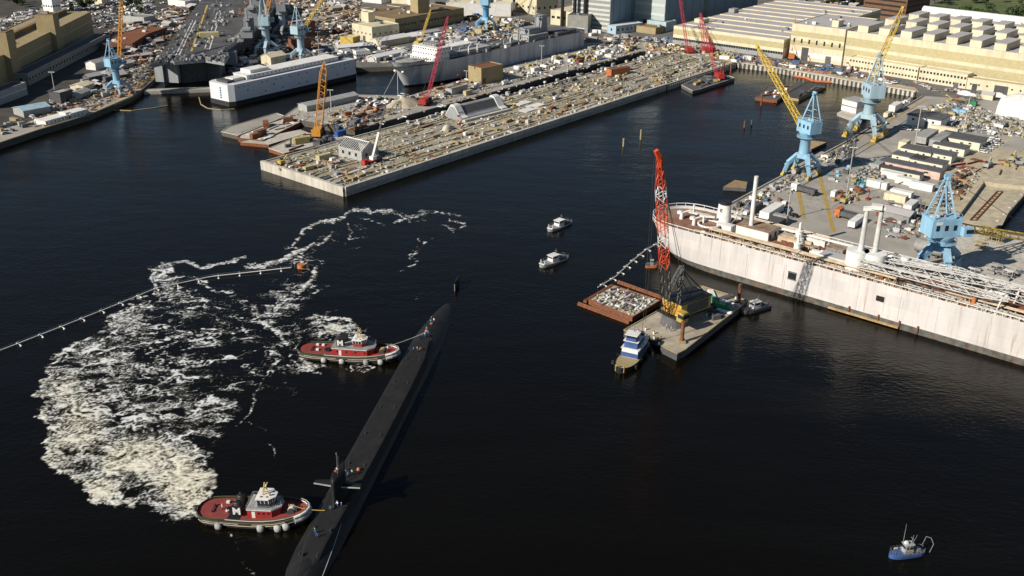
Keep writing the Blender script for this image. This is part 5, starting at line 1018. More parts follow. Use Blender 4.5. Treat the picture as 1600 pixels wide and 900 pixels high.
def grey_ship():
    a, b = P(636, 138), P(905, 76); an = ang(a, b); d = Vector((math.cos(an), math.sin(an), 0)); nb = Vector((-d.y, d.x, 0)); W = 26; O = a + nb * (W / 2 - 8); L = 186
    t = thing('supply_ship', 'grey ship with white bridge and camouflage patched hull at the middle pier', 'ship', (O.x, O.y, 0), an)
    M['hull_grey'] = plated('hull_grey', (.54,.56,.58), (.22,.24,.28), .85)
    N = 26; rings = []
    for z, x0, full in ((-1, 4, 55), (1.0, 2, 50), (6, -1.5, 44), (11, -5, 36), (14.5, -8, 30)):
        pr = []
        for i in range(N + 1):
            q = i / N; x = x0 + (L - x0) * q ** 1.3; y = W/2 * min(1, max(0, (x - x0) / full)) ** .55 if x < L - 18 else W/2 * math.sqrt(max(0, 1 - ((x - L + 18) / 18) ** 2) * .8 + .2) ; pr.append((x, y))
        f = lambda x: 2.5 * max(0, 1 - (x + 8) / 40) if z > 10 else 0
        rings.append([(x, y, z + f(x)) for x, y in pr] + [(x, -y, z + f(x)) for x, y in pr[::-1][:-1]])
    m = MB(); m.loft(rings[1:], caps=False); m.build('hull', 'hull_grey', t); m = MB(); m.loft(rings[:2], caps=False); m.build('boot_topping', 'rubber', t)
    m = MB(); top = rings[-1]; h = len(top) // 2
    m.prism([(p[0], p[1] * .97) for p in top], 13.6, 13.9); m.build('weather_deck', 'dark_grey', t)
    for s in (-1, 1): MB().tube((-1.5, s * 3.2, 10.6), (-1.9, s * 3.9, 9.8), .9, .9, 10).build('anchor', 'white', t)
    def dhx(x, y, sx, sy, z0, h, c, nm='deckhouse'):
        q = MB().box((x, y, z0 + h / 2), (sx, sy, h)).build(nm, c, t); m = MB(); n = max(3, int(sy / 2.2))
        [m.box((x - sx / 2 - .05, y - sy / 2 + (i + .5) * sy / n, z0 + h * .6), (.14, .9, .7)) for i in range(n)]; n = max(2, int(sx / 2.6)); [m.box((x - sx / 2 + (i + .5) * sx / n, y - sy / 2 - .05, z0 + h * .6), (.9, .14, .7)) for i in range(n)]; m.build('window', 'glass', q); return q
    dhx(8, 0, 16, 11, 13.9, 2.0, 'grey'); dhx(26, 0, 14, 22, 13.9, 3.0, 'white'); dhx(27, 0, 13, 21, 16.9, 2.8, 'white'); dhx(28, 0, 13, 22, 19.7, 2.8, 'white', 'bridge'); dhx(30, 0, 9, 12, 22.5, 1.6, 'grey')
    dhx(58, 0, 40, 15, 13.9, 2.8, 'grey'); dhx(56, 3, 22, 9, 16.7, 2.8, 'white'); dhx(128, 0, 22, 16, 13.9, 4, 'grey'); dhx(128, 0, 13, 9, 17.9, 4, 'navy_grey'); dhx(160, 0, 22, 18, 13.9, 2.5, 'dark_grey'); dhx(95, 0, 28, 13, 13.9, 1.6, 'dark_grey')
    MB().loft([[(141 + sx * rx, sy * 2.6, z) for sx, sy in ((-1, -1), (1, -1), (1, 1), (-1, 1))] for z, rx in ((17, 4.2), (29, 2.6))], smooth=False).build('funnel', 'navy_grey', t)
    for x, h, r_ in ((115, 31, .7), (134, 36, .6), (30, 30, .4), (6, 26, .3)):
        m = MB(); m.tube((x, 0, 14), (x, 0, h), r_, r_ * .6, 8); m.beam((x, -3.5, h - 5), (x, 3.5, h - 5), .4); m.beam((x, -2.2, h - 2.5), (x, 2.2, h - 2.5), .3); m.box((x, 0, h - 7), (2.4, 2.4, .6)); m.build('mast', 'navy_grey', t)
    rr = random.Random(8)
    for i in range(9):
        x = 46 + i * 8.5; y = rr.choice([-8, 8, -9.5]); m = MB(); m.beam((x, y, 13.9), (x, y, 19 + rr.random() * 2), .55); m.beam((x, y, 18.8), (x + 3.5, y + 1, 20.5), .35); m.box((x, y, 15), (1.8, 1.4, 2)); m.build('deck_crane', rr.choice(['white', 'navy_grey']), t)
    for i in range(36):
        x = rr.uniform(42, 178); m = MB(); s_ = rr.uniform(.8, 2.6); m.box((x, rr.uniform(-11.5, 11.5), 13.9 + s_ / 2), (s_ * 1.6, s_, s_)); m.build('deck_fitting', rr.choice(['grey', 'navy_grey', 'dark_grey', 'white']), t)
    m = MB(); m.beam((40, -12.4, 15.2), (176, -12.4, 15.2), .2); m.beam((42, -12.4, 16.6), (160, -12.4, 16.6), .9, .3); [m.beam((40 + i * 4, -12.4, 13.9), (40 + i * 4, -12.4, 16.6), .2) for i in range(33)]; m.build('side_gallery', 'dark_grey', t)
    B_ = O + d * (-3); pz = P(600, 155)
    m = MB(); [m.tube((B_.x, B_.y, 12), (pz.x + k * 3, pz.y - k * 1.5, 2.6), .12, n=4) for k in (0, 3)]; m.build('mooring_line', 'white', None, None, 0, 'pair of mooring lines from the grey bow down to the pier', 'rope')
grey_ship()

def inpoly2(x, y, pg):
    c = False
    for i in range(len(pg)):
        x0, y0 = pg[i]; x1, y1 = pg[i - 1]
        if (y0 > y) != (y1 > y) and x < (x1 - x0) * (y - y0) / (y1 - y0) + x0: c = not c
    return c
def carrier():
    Z = 17.0; fd = [(236,101),(262,95),(272,96),(320,92),(350,97),(358,84),(352,76),(404,40),(440,-6),(352,-26),(322,-10),(300,18),(275,55)]
    q = [P(x, y, Z) for x, y in fd]; c = P(330, 60, 0); t = thing('aircraft_carrier', 'aircraft carrier with cluttered dark flight deck in the left slip', 'ship', (c.x, c.y, 0), 0)
    pts = [(p.x - c.x, p.y - c.y) for p in q]; cx = sum(p[0] for p in pts) / len(pts); cy = sum(p[1] for p in pts) / len(pts)
    M['flight_deck'] = mat('flight_deck', (.075,.077,.082), .9, var=.3, scale=.1, dirt=(.13,.12,.11), dscale=.05)
    MB().prism(pts, Z - 2.2, Z, 0, 1, True).build('flight_deck', ['flight_deck', 'navy_grey'], t)
    hw = [(cx + (x - cx) * .80, cy + (y - cy) * .86 ) for x, y in pts]
    M['carrier_side'] = mat('carrier_side', (.11,.115,.12), .8)
    m = MB(); m.prism(hw, -1, Z - 2.2); m.build('hull', 'carrier_side', t)
    a0 = P(280, 90, Z); a1 = P(345, -6, Z); ad = ang(a0, a1)
    def mk(p0, p1, wd, mt, nm, dash=0):
        A_, B_ = P(*p0, Z) - c, P(*p1, Z) - c; m = MB(); n = 10 if dash else 1
        for i in range(n):
            u, v = A_.lerp(B_, i / n), A_.lerp(B_, (i + (.6 if dash else 1)) / n); m.beam((u.x, u.y, Z + .03), (v.x, v.y, Z + .03), wd, .03)
        m.build(nm, mt, t)
    mk((272,92),(301,32), .7, 'white', 'deck_line'); mk((277,92),(306,32), .7, 'white', 'deck_line'); mk((299,80),(324,8), 1.3, 'yellow', 'deck_line'); mk((320,76),(340,18), .7, 'white', 'deck_line'); mk((327,78),(345,20), .7, 'white', 'deck_line')
    for i in range(6): u, v = P(323 + i * 3.2, 76 - i * 9, Z) - c, P(328 + i * 3.2, 77 - i * 9, Z) - c; MB().beam((u.x, u.y, Z + .05), (v.x, v.y, Z + .05), .5, .04).build('deck_line', 'white', t)
    for i in range(9): u, v = P(272 + i * 3.4, 92 - i * 7, Z) - c, P(277 + i * 3.4, 92 - i * 7, Z) - c; MB().beam((u.x, u.y, Z + .05), (v.x, v.y, Z + .05), .5, .04).build('deck_line', 'white', t)
    rr = random.Random(2)
    for (px, py, sx, sy, h) in ((386,58,8,8,5),(390,50,7,8,9),(394,42,9,7,13),(398,34,7,8,10),(401,26,9,7,15),(404,16,7,9,8)):
        u = P(px, py, Z) - c; m = MB(); m.box((u.x, u.y, Z + h / 2), (sx, sy, h), ad + 1.57); m.box((u.x, u.y, Z + h + .6), (sx * 1.2, sy * .7, 1.2), ad); m.build('island', rr.choice(['navy_grey', 'dark_grey', 'navy_grey']), t)
    for (px, py, h) in ((396,40,24),(402,24,26),(388,52,16)):
        u = P(px, py, Z) - c; m = MB(); m.tube((u.x, u.y, Z), (u.x, u.y, Z + h), .9, .5, 8); [m.beam((u.x - 3.5 + k, u.y, Z + h - 3 * k - 2), (u.x + 3.5 - k, u.y, Z + h - 3 * k - 2), .5) for k in range(3)]; m.box((u.x, u.y, Z + h * .6), (4, 4, .8)); m.build('mast', 'navy_grey', t)
    for (x0, y0, x1, y1, n, cols) in ((345,70,375,55,14,'ngdw'),(318,66,350,50,10,'gkdw'),(255,93,345,90,22,'ngd'),(330,40,385,10,34,'ngdwo'),(270,70,285,40,8,'gdw'),(240,98,262,96,5,'gd'),(372,70,395,30,26,'ngd')):
        for i in range(n):
            f = rr.random(); u = P(x0 + (x1 - x0) * f + rr.uniform(-5, 5), y0 + (y1 - y0) * f + rr.uniform(-4, 4), Z) - c; s_ = rr.uniform(.5, 1.7); m = MB()
            m.box((u.x, u.y, Z + s_ / 2), (s_ * rr.uniform(1, 2.6), s_ * 1.3, s_), ad + rr.uniform(-.1, .1)); m.build('deck_gear', {'n': 'navy_grey', 'g': 'grey', 'd': 'dark_grey', 'w': 'white', 'k': 'khaki', 'o': 'orange'}[rr.choice(cols)], t)
    for cc, nn in (('dark_grey', 320), ('navy_grey', 200), ('grey', 120), ('rust', 60), ('white', 50)):
        m = MB()
        for i in range(nn):
            k_ = rr.random()
            if k_ < .4: px, py = rr.uniform(340, 440), 0; py = 100 - (px - 340) * 1.0 + rr.uniform(-14, 8)
            elif k_ < .7: px = rr.uniform(240, 352); py = 95 + rr.uniform(-7, 4)
            else: px = rr.uniform(250, 395); py = 100 - (px - 240) * .75 + rr.uniform(-25, 25)
            if not inpoly2(px, py, fd): continue
            u = P(px, py, Z) - c; q = rr.uniform(.4, 1.5); m.box((u.x, u.y, Z + q / 2), (q * rr.uniform(.8, 4), q, q * rr.uniform(.5, 1.5)), ad + rr.uniform(-.3, .3))
        o_ = m.build('deck_clutter', cc, t); o_['kind'] = 'stuff'
    u = P(327, 57, Z) - c; MB().box((u.x, u.y, Z + 1.5), (13, 6, 3), ad - 1.4).build('deck_shelter', 'khaki', t)
    u = P(352, 82, Z - 4) - c; MB().box((u.x, u.y, Z - 7), (10, 14, 8), ad).build('side_sponson', 'navy_grey', t); MB().box((u.x - 3, u.y - 4, Z - 2.6), (8, 10, .6), ad).build('sponson_roof', 'bright_blue', t)
    u = P(262, 118, 6) - c; MB().box((u.x, u.y, 8), (16, 3, 12), B_DIR + .5).build('stern_block', 'navy_grey', t)
    f0 = P(226, 146, 0); f1 = P(332, 142, 0)
    MB().beam((f0.x, f0.y, .6), (f1.x, f1.y, .6), 7, 2.6).build('pontoon', 'concrete', None, None, 0, 'low grey pontoon across the stern of the aircraft carrier', 'pontoon')
carrier()

# ------------------------------------------------------------------ cranes
def mount(t, px, py, z=LAND): p = P(px, py, z); t.location = (p.x, p.y, z); return p
def portal_crane(px, py, label, hc, ped, boomc, aim, az, k=1.0, boomL=52, tip=None, feet='yellow', horiz=None, legs=True, far=True, half=6.0, turn=0.0, drop=0.0, fk=1.0):
    """rail mounted portal crane; az = direction the machinery house faces; tip = spot the boom end is seen at"""
    p = P(px, py, LAND); t = thing('portal_crane', label, 'crane', (p.x, p.y, LAND), 0)
    ca, sa = math.cos(Q_DIR + turn), math.sin(Q_DIR + turn); Wd = lambda x, y: (x * ca - y * sa, x * sa + y * ca)
    h = half * k; zt = 10.5 * k
    if legs:
        for sx, sy in ((-1,-1),(1,-1),(1,1),(-1,1)):
            m = MB(); a = Vector((*Wd(sx * h, sy * h), 1.4)); b = Vector((*Wd(sx * h * .95, sy * h * .8), 6.5 * k)); c = Vector((*Wd(sx * h * .25, sy * h * .35), zt)); m.beam(a, b, 1.5 * k, 1.5 * k); m.beam(b, c, 2.0 * k, 1.9 * k); lg = m.build('leg', hc, t)
            m = MB(); q = Vector((*Wd(sx * h, sy * h), 0)); e = Vector((ca, sa, 0)) * 2.6 * k
            m.beam(q - e + Vector((0, 0, .7)), q + e + Vector((0, 0, .7)), 1.3 * fk, 1.0); m.beam(q - e * .6 + Vector((0, 0, 1.5)), q + e * .6 + Vector((0, 0, 1.5)), 1.0 * fk, .7 * fk * fk); m.beam(q + Vector((0, 0, 1.5)), q + Vector((0, 0, 1.6 + fk)), .9 * fk); [m.tube((q + e * f + Vector((-sa, ca, 0)) * .5 + Vector((0, 0, .35))), (q + e * f - Vector((-sa, ca, 0)) * .5 + Vector((0, 0, .35))), .4, n=8) for f in (-.8, -.3, .3, .8)]
            m.build('bogie', feet, lg)
        m = MB()
        for s in (-1, 1): m.beam((*Wd(-h, s * h), 5.6 * k), (*Wd(h, s * h), 5.6 * k), .5 * k, .6 * k)
        m.build('tie_beam', hc, t)
        m = MB(); c4 = [(*Wd(sx * h * .5, sy * h * .5), 0) for sx, sy in ((-1,-1),(1,-1),(1,1),(-1,1))]; m.loft([[(x, y, z_ * k) for x, y, _ in c4] for z_ in (8.8, 11.0)], smooth=False); m.build('portal_frame', hc, t)
    m = MB(); m.loft([[(r_ * k * math.cos(a), r_ * k * math.sin(a), z_ * k - (drop if z_ > 12 else 0)) for a in [2 * math.pi * i / 20 for i in range(20)]] for z_, r_ in ((10.8 if legs else 0, 2.7), (20, 2.5), (20.6, 3.4), (22.0, 3.9), (22.2, 3.9))]); m.build('pedestal', ped, t)
    m = MB(); m.tube((0, 0, 19.4 * k - drop), (0, 0, 19.6 * k - drop), 4.6 * k, n=20, smooth=False); [m.beam((4.5 * k * math.cos(a), 4.5 * k * math.sin(a), 19.6 * k - drop), (4.5 * k * math.cos(a), 4.5 * k * math.sin(a), 20.7 * k - drop), .1) for a in [2 * math.pi * i / 14 for i in range(14)]]; m.path([(4.5 * k * math.cos(a), 4.5 * k * math.sin(a), 20.6 * k - drop) for a in [2 * math.pi * i / 14 for i in range(15)]], .08, 4); m.build('gallery', hc, t)
    # slewing upper works in own frame az (x forward)
    ux, uy = math.cos(az), math.sin(az); U = lambda x, y, z: Vector((x * k * ux - y * k * uy, x * k * uy + y * k * ux, z * k - drop))
    m = MB(); m.loft([[U(x, y, 22.2) for x, y in ((-6.5,-3.6),(3.6,-3.6),(4.6,-1.5),(4.6,1.5),(3.6,3.6),(-6.5,3.6))], [U(x, y, 28.2) for x, y in ((-6.5,-3.6),(3.6,-3.6),(4.6,-1.5),(4.6,1.5),(3.6,3.6),(-6.5,3.6))]], smooth=False); ho = m.build('machinery_house', hc, t)
    m = MB(); [m.loft([[U(x - .6, s * 3.66, z_), U(x + .6, s * 3.66, z_), U(x + .6, s * 3.50, z_), U(x - .6, s * 3.50, z_)] for z_ in (24.6, 26.4)], smooth=False) for x in (-4.5, -1.5, 1.5) for s in (-1, 1)]; m.build('window', 'glass', ho)
    m = MB(); m.path([U(x, y, 29.2) for x, y in ((-6.3,-3.4),(3.5,-3.4),(4.4,-1.4),(4.4,1.4),(3.5,3.4),(-6.3,3.4),(-6.3,-3.4))], .08, 4); [m.tube(U(x, y, 28.2), U(x, y, 29.2), .07, n=4) for x in (-6, -3, 0, 3) for y in (-3.4, 3.4)]; m.build('roof_railing', hc, ho)
    m = MB(); [m.beam(U(x, -2.75, 11.5), U(x, -2.75, 20), .12) for x in (-.4, .4)]; [m.beam(U(-.4, -2.75, 12 + i * .7), U(.4, -2.75, 12 + i * .7), .1) for i in range(12)]; m.build('ladder', 'steel', t)
    m = MB(); m.loft([[U(x, s_ * 3.7, z_) for x, s_ in ((-5.2, -1), (-3.0, -1), (-3.0, -.97), (-5.2, -.97))] for z_ in (26.6, 27.6)], smooth=False); m.build('sign_plate', 'white', ho)
    m = MB(); [m.tube(U(x, 0, 28.2), U(x, 0, 29.1), .9 * k, .8 * k, 8) for x in (-5, -3, -1)]; m.build('roof_vents', 'grey', ho)
    m = MB(); m.loft([[U(x, y, z_) for x, y in ((3.4,-5.8),(6.6,-5.8),(6.6,-3.7),(3.4,-3.7))] for z_ in (23.0, 26.0)], smooth=False); cb = m.build('operator_cab', hc, t)
    m = MB(); m.loft([[U(x, y, z_) for x, y in ((4.2,-5.9),(6.72,-5.9),(6.72,-3.9),(4.2,-3.9))] for z_ in (24.2, 25.5)], smooth=False); m.build('window', 'glass', cb)
    m = MB(); apex = U(-2.4, 0, 41.5); O_ = lambda x, y, z: U(x, y, z) - U(0, 0, 0)
    for s in (-1, 1): m.beam(U(1.6, s * 2.6, 28.2), apex + O_(0, s * .8, 0), .55 * k); m.beam(U(-6.0, s * 2.6, 28.2), apex + O_(0, s * .8, 0), .45 * k); m.beam(U(-.2, s * 1.9, 33.5), U(-3.9, s * 1.8, 33.5), .25 * k)
    for z_ in (31.5, 35, 38.5): w2 = 2.6 - (z_ - 28.2) * .14; m.beam(U(1.6 - (z_ - 28.2) * .24, -w2, z_), U(1.6 - (z_ - 28.2) * .24, w2, z_), .3 * k)
    m.build('mast_frame', hc, t); m = MB(); m.beam(apex + O_(0, -1.4, 0), apex + O_(0, 1.4, 0), .9 * k); m.beam(apex + O_(-1, 0, .8), apex + O_(1.4, 0, .8), .8 * k); m.build('mast_head', hc, t)
    foot = U(4.4, 0, 24.5); fw = Vector((p.x, p.y, LAND)) + foot
    te = TIP(fw, tip[0], tip[1], boomL, far) - Vector((p.x, p.y, LAND)) if tip else U(4.4 + boomL, 0, 25)
    sd_ = Vector((-uy, ux, 0)); m = MB(); m.lattice(foot, te, 2.8 * k, 2.2 * k, 1.0 * k, 22, .17, side=None); bo = m.build('boom', boomc, t)
    m = MB(); m.beam(te + Vector((0, 0, .4)), te + (te - foot).normalized() * 2.2, 1.3 * k); m.build('boom_head', boomc, bo)
    m = MB(); [m.beam(apex + sd_ * s * .6, te + sd_ * s * .4, .14) for s in (-1, 1)]; m.build('boom_stay', 'dark_steel', t)
    m = MB(); m.tube(te, te - Vector((0, 0, 7)), .08, n=4); m.box((te.x, te.y, te.z - 7.6), (.8, .8, 1.4)); m.build('hook_block', 'dark_steel', t)
    return t
def azto(px0, py0, px1, py1): return ang(P(px0, py0, 25), P(px1, py1, 25))
portal_crane(1252, 272, 'pale sky blue portal crane with long yellow boom pointing up and left', 'sky_blue', 'sky_blue', 'boom_yellow', None, R(115), .92, 54, (1185, 76), half=6.6)
portal_crane(1352, 212, 'grey blue portal crane on yellow legs with raised yellow boom', 'pale_blue', 'pale_blue', 'boom_yellow', None, R(95), 1.10, 58, (1409, 16), half=7.0, drop=3.0, fk=1.9)
portal_crane(1462, 428, 'bright sky blue portal crane with yellow boom lying level to the right', 'sky_blue', 'sky_blue', 'boom_yellow', None, R(8), 1.08, 62, (1640, 376), half=5.5, drop=8.5)
portal_crane(186, 148, 'sky blue portal crane with orange boom on the left quay', 'sky_blue', 'sky_blue', 'orange_crane', None, R(60), .78, 56, (190, -6), 'orange', half=6.5, turn=.35)
portal_crane(418, 88, 'pale blue portal crane on tall legs beside the aircraft carrier island', 'pale_blue', 'pale_blue', 'orange_crane', None, R(95), 1.0, 50, (428, -30), half=6)
portal_crane(443, 60, 'grey blue portal crane partly hidden behind the carrier side crane', 'navy_grey', 'pale_blue', 'orange_crane', None, R(100), .95, 50, (432, -30), half=6)
portal_crane(472, 98, 'pale grey blue portal crane with yellow boom behind the white barge', 'pale_blue', 'pale_blue', 'boom_yellow', None, R(60), .90, 54, (508, -8), half=6)
portal_crane(759, 47, 'vivid blue portal crane with squat legs beyond the grey ship', 'sky_blue', 'bright_blue', 'boom_yellow', None, R(80), .92, 46, (765, -40), half=6.5)

def crawler(px, py, label, body, boomc, tip, L, z=LAND, far=True, az=None, k=1.0, nb=20, jib=None, mid=None, bw=1.6):
    p = P(px, py, z); t = thing('crawler_crane', label, 'crane', (p.x, p.y, z), 0)
    te = TIP(p + Vector((0, 0, 2.4)), tip[0], tip[1], L, far) - p; a = az if az is not None else math.atan2(te.y, te.x); ux, uy = math.cos(a), math.sin(a)
    U = lambda x, y, zz: Vector((x * k * ux - y * k * uy, x * k * uy + y * k * ux, zz * k))
    for s in (-1, 1):
        m = MB(); m.loft([[U(x, s * 2.6 + dy, zz) for x, zz in ((-4, .1), (4, .1), (4.5, .6), (4, 1.2), (-4, 1.2), (-4.5, .6))] for dy in (-.55, .55)], smooth=False); m.build('track', 'rubber', t)
    m = MB(); m.loft([[U(x, y, zz) for x, y in ((-5.5,-1.9),(2.6,-1.9),(2.6,1.9),(-5.5,1.9))] for zz in (1.4, 3.9)], smooth=False); hs = m.build('house', body, t)
    m = MB(); m.loft([[U(x, y, zz) for x, y in ((-6.4,-2.1),(-4.9,-2.1),(-4.9,2.1),(-6.4,2.1))] for zz in (1.3, 4.4)], smooth=False); m.build('counterweight', body, t)
    m = MB(); m.loft([[U(x, y, zz) for x, y in ((1.6,-2.9),(3.6,-2.9),(3.6,-1.95),(1.6,-1.95))] for zz in (1.7, 4.2)], smooth=False); m.build('cab', 'glass', t)
    foot = U(2.8, 0, 2.2); gan = U(-4, 0, 8.5); m = MB(); [m.beam(U(-4.5, s, 3.9), gan, .3) or m.beam(U(0, s, 3.9), gan, .3) for s in (-1.2, 1.2)]; m.build('gantry', body, t)
    m = MB(); m.lattice(foot, te, 1.1 * k, bw * k, .7 * k, nb, .12 if bw < 2 else .17); m.build('boom', boomc, t)
    m = MB(); m.beam(gan, te, .14); m.beam(te, te - Vector((0, 0, L * .35)), .1); m.box((te.x, te.y, te.z - L * .35), (.7, .7, 1.2)); m.build('hoist_rope', 'dark_steel', t)
    return t
crawler(665, 163, 'red crawler crane with tall magenta red boom on the middle pier', 'red', 'magenta_red', (700, 26), 62, az=None)
crawler(1075, 82, 'red crawler crane standing by the assembly hall with its boom upright', 'red', 'magenta_red', (1061, -14), 54)
crawler(1101, 82, 'second red crawler crane farther along the wharf with a slender boom', 'red', 'magenta_red', (1094, 20), 32)
crawler(1112, 80, 'pile driving rig with thin red leads beside the wharf', 'red', 'red', (1106, 42), 22, k=.8)
crawler(1122, 123, 'red crane on the small barge with its boom leaning back to the left', 'red', 'magenta_red', (1095, 22), 56, z=1.9)
crawler(1236, 92, 'orange crawler crane with upright boom in front of the hall end bay', 'orange', 'orange_crane', (1243, 28), 34)
crawler(497, 212, 'tall orange yellow lattice crane on the deck barge', 'orange_crane', 'orange_crane', (507, 97), 47, z=1.9, k=1.1, nb=22, bw=3.2)
crawler(655, 70, 'yellow crane boom standing beyond the grey ship bow', 'boom_yellow', 'boom_yellow', (673, 15), 30, k=.8)
crawler(795, 23, 'small yellow crane working in the far yard', 'yellow', 'boom_yellow', (828, -6), 22, k=.8)
crawler(318, 20, 'dark boomed crawler crane on the road above the flight deck', 'dark_grey', 'dark_grey', (326, -40), 44, k=.8)

def truck_crane(px, py, tip, label):
    p = P(px, py, LAND); t = thing('mobile_crane', label, 'crane', (p.x, p.y, LAND), A_DIR)
    te = TIP(p + Vector((0, 0, 3)), tip[0], tip[1], 30, True) - p; c, s = math.cos(-A_DIR), math.sin(-A_DIR); te = Vector((te.x * c - te.y * s, te.x * s + te.y * c, te.z))
    MB().box((0, 0, 1.1), (10, 2.6, .9)).box((-5.6, 0, 1.6), (1.8, 2.4, 2.0)).build('carrier', 'red', t); m = MB(); [m.tube((x, y - .3, .55), (x, y + .3, .55), .55, n=10) for x in (-4, -2.6, 1.5, 2.9, 4.2) for y in (-1.2, 1.2)]; m.build('wheels', 'rubber', t)
    MB().box((1, 0, 2.4), (4.4, 2.6, 1.6)).build('superstructure', 'white', t); MB().box((2.2, -1.7, 2.5), (1.6, .9, 1.7)).build('cab', 'glass', t)
    m = MB(); f = Vector((0, 0, 3)); mid = f.lerp(te, .45); m.beam(f, mid, 1.0); lab(m.build('boom_section', 'white', t), 'white lower boom section'); MB().beam(mid, te, .62).build('boom_section', 'dark_grey', t)
    m = MB(); [m.beam((x, -3.5, .5), (x, 3.5, .5), .3) for x in (-3.3, 3.6)]; m.build('outriggers', 'steel', t)
truck_crane(583, 254, (603, 163), 'mobile crane with white and black telescopic boom beside the gabled frame')

# ------------------------------------------------------------------ crane barge in the basin
def deck_float(label, pts, z1, mt, side='rust', name='barge', cat='barge', z0=-.8, kerb=None):
    q = [P(x, y, z1) for x, y in pts]; c = sum(q, Vector()) / len(q); t = thing(name, label, cat, (c.x, c.y, 0), 0)
    pl = [(p.x - c.x, p.y - c.y) for p in q]; MB().prism(pl, z0, z1 - .1, 0, 0).build('hull', side, t); MB().prism([(x * .985, y * .985) for x, y in pl], z1 - .09, z1).build('deck', mt, t)
    if kerb:
        m = MB(); n = len(pl); [m.beam((*pl[i], z1 + .1), (*pl[(i + 1) % n], z1 + .1), .35, .3) for i in range(n)]; m.build('edge_timber', kerb, t)
    return t, c
M['barge_deck'] = mat('barge_deck', (.40,.36,.28), .95, var=.2, scale=.3, dirt=(.27,.20,.14), dscale=.12)
deck_float('derrick barge deck carrying the black and yellow crane', [(975,516),(1096,447),(1168,470),(1070,547),(1058,553),(1032,540),(1036,533),(1010,524),(990,522)], 2.4, 'barge_deck', 'dark_grey', kerb='tan')
deck_float('flat pale debris barge framed by rusty beams', [(920,468),(958,446),(1031,470),(988,496)], 1.8, 'barge_deck', 'rust', kerb='rust')
for p0, p1, lb in (((904,474),(984,504),'long rusty beam float on the near side of the debris barge'), ((966,440),(1044,468),'long rusty beam float on the far side of the debris barge'), ((914,471),(957,446),'short rusty beam float at the left end of the debris barge'), ((925,478),(990,499),'rusty inner beam float along the debris barge')):
    a, b = P(*p0, .6), P(*p1, .6); m = MB(); m.beam((a.x, a.y, .5), (b.x, b.y, .5), 1.3, .8); t = m.build('beam_float', 'rust', None, None, 0, lb, 'float', 'rusty beam floats round the debris barge'); m = MB(); m.tube((a.x, a.y, 0.9), (b.x, b.y, 0.9), .3, n=6); m.build('pipe', 'rust', t)
for px, py, zt, lb in ((1065, 535, 9.5, 'rusty spud pile at the near corner of the derrick barge'), (1154, 474, 9.5, 'rusty spud pile at the right corner of the derrick barge')):
    p = P(px, py, 2.4); m = MB(); m.tube((0, 0, -3.2), (0, 0, zt - 2.4), .62, n=10); t = m.build('spud_pile', 'rust', None, (p.x, p.y, 2.4), 0, lb, 'pile'); MB().box((0, 0, .4), (2.2, 2.2, .8)).build('collar', 'tan', t)
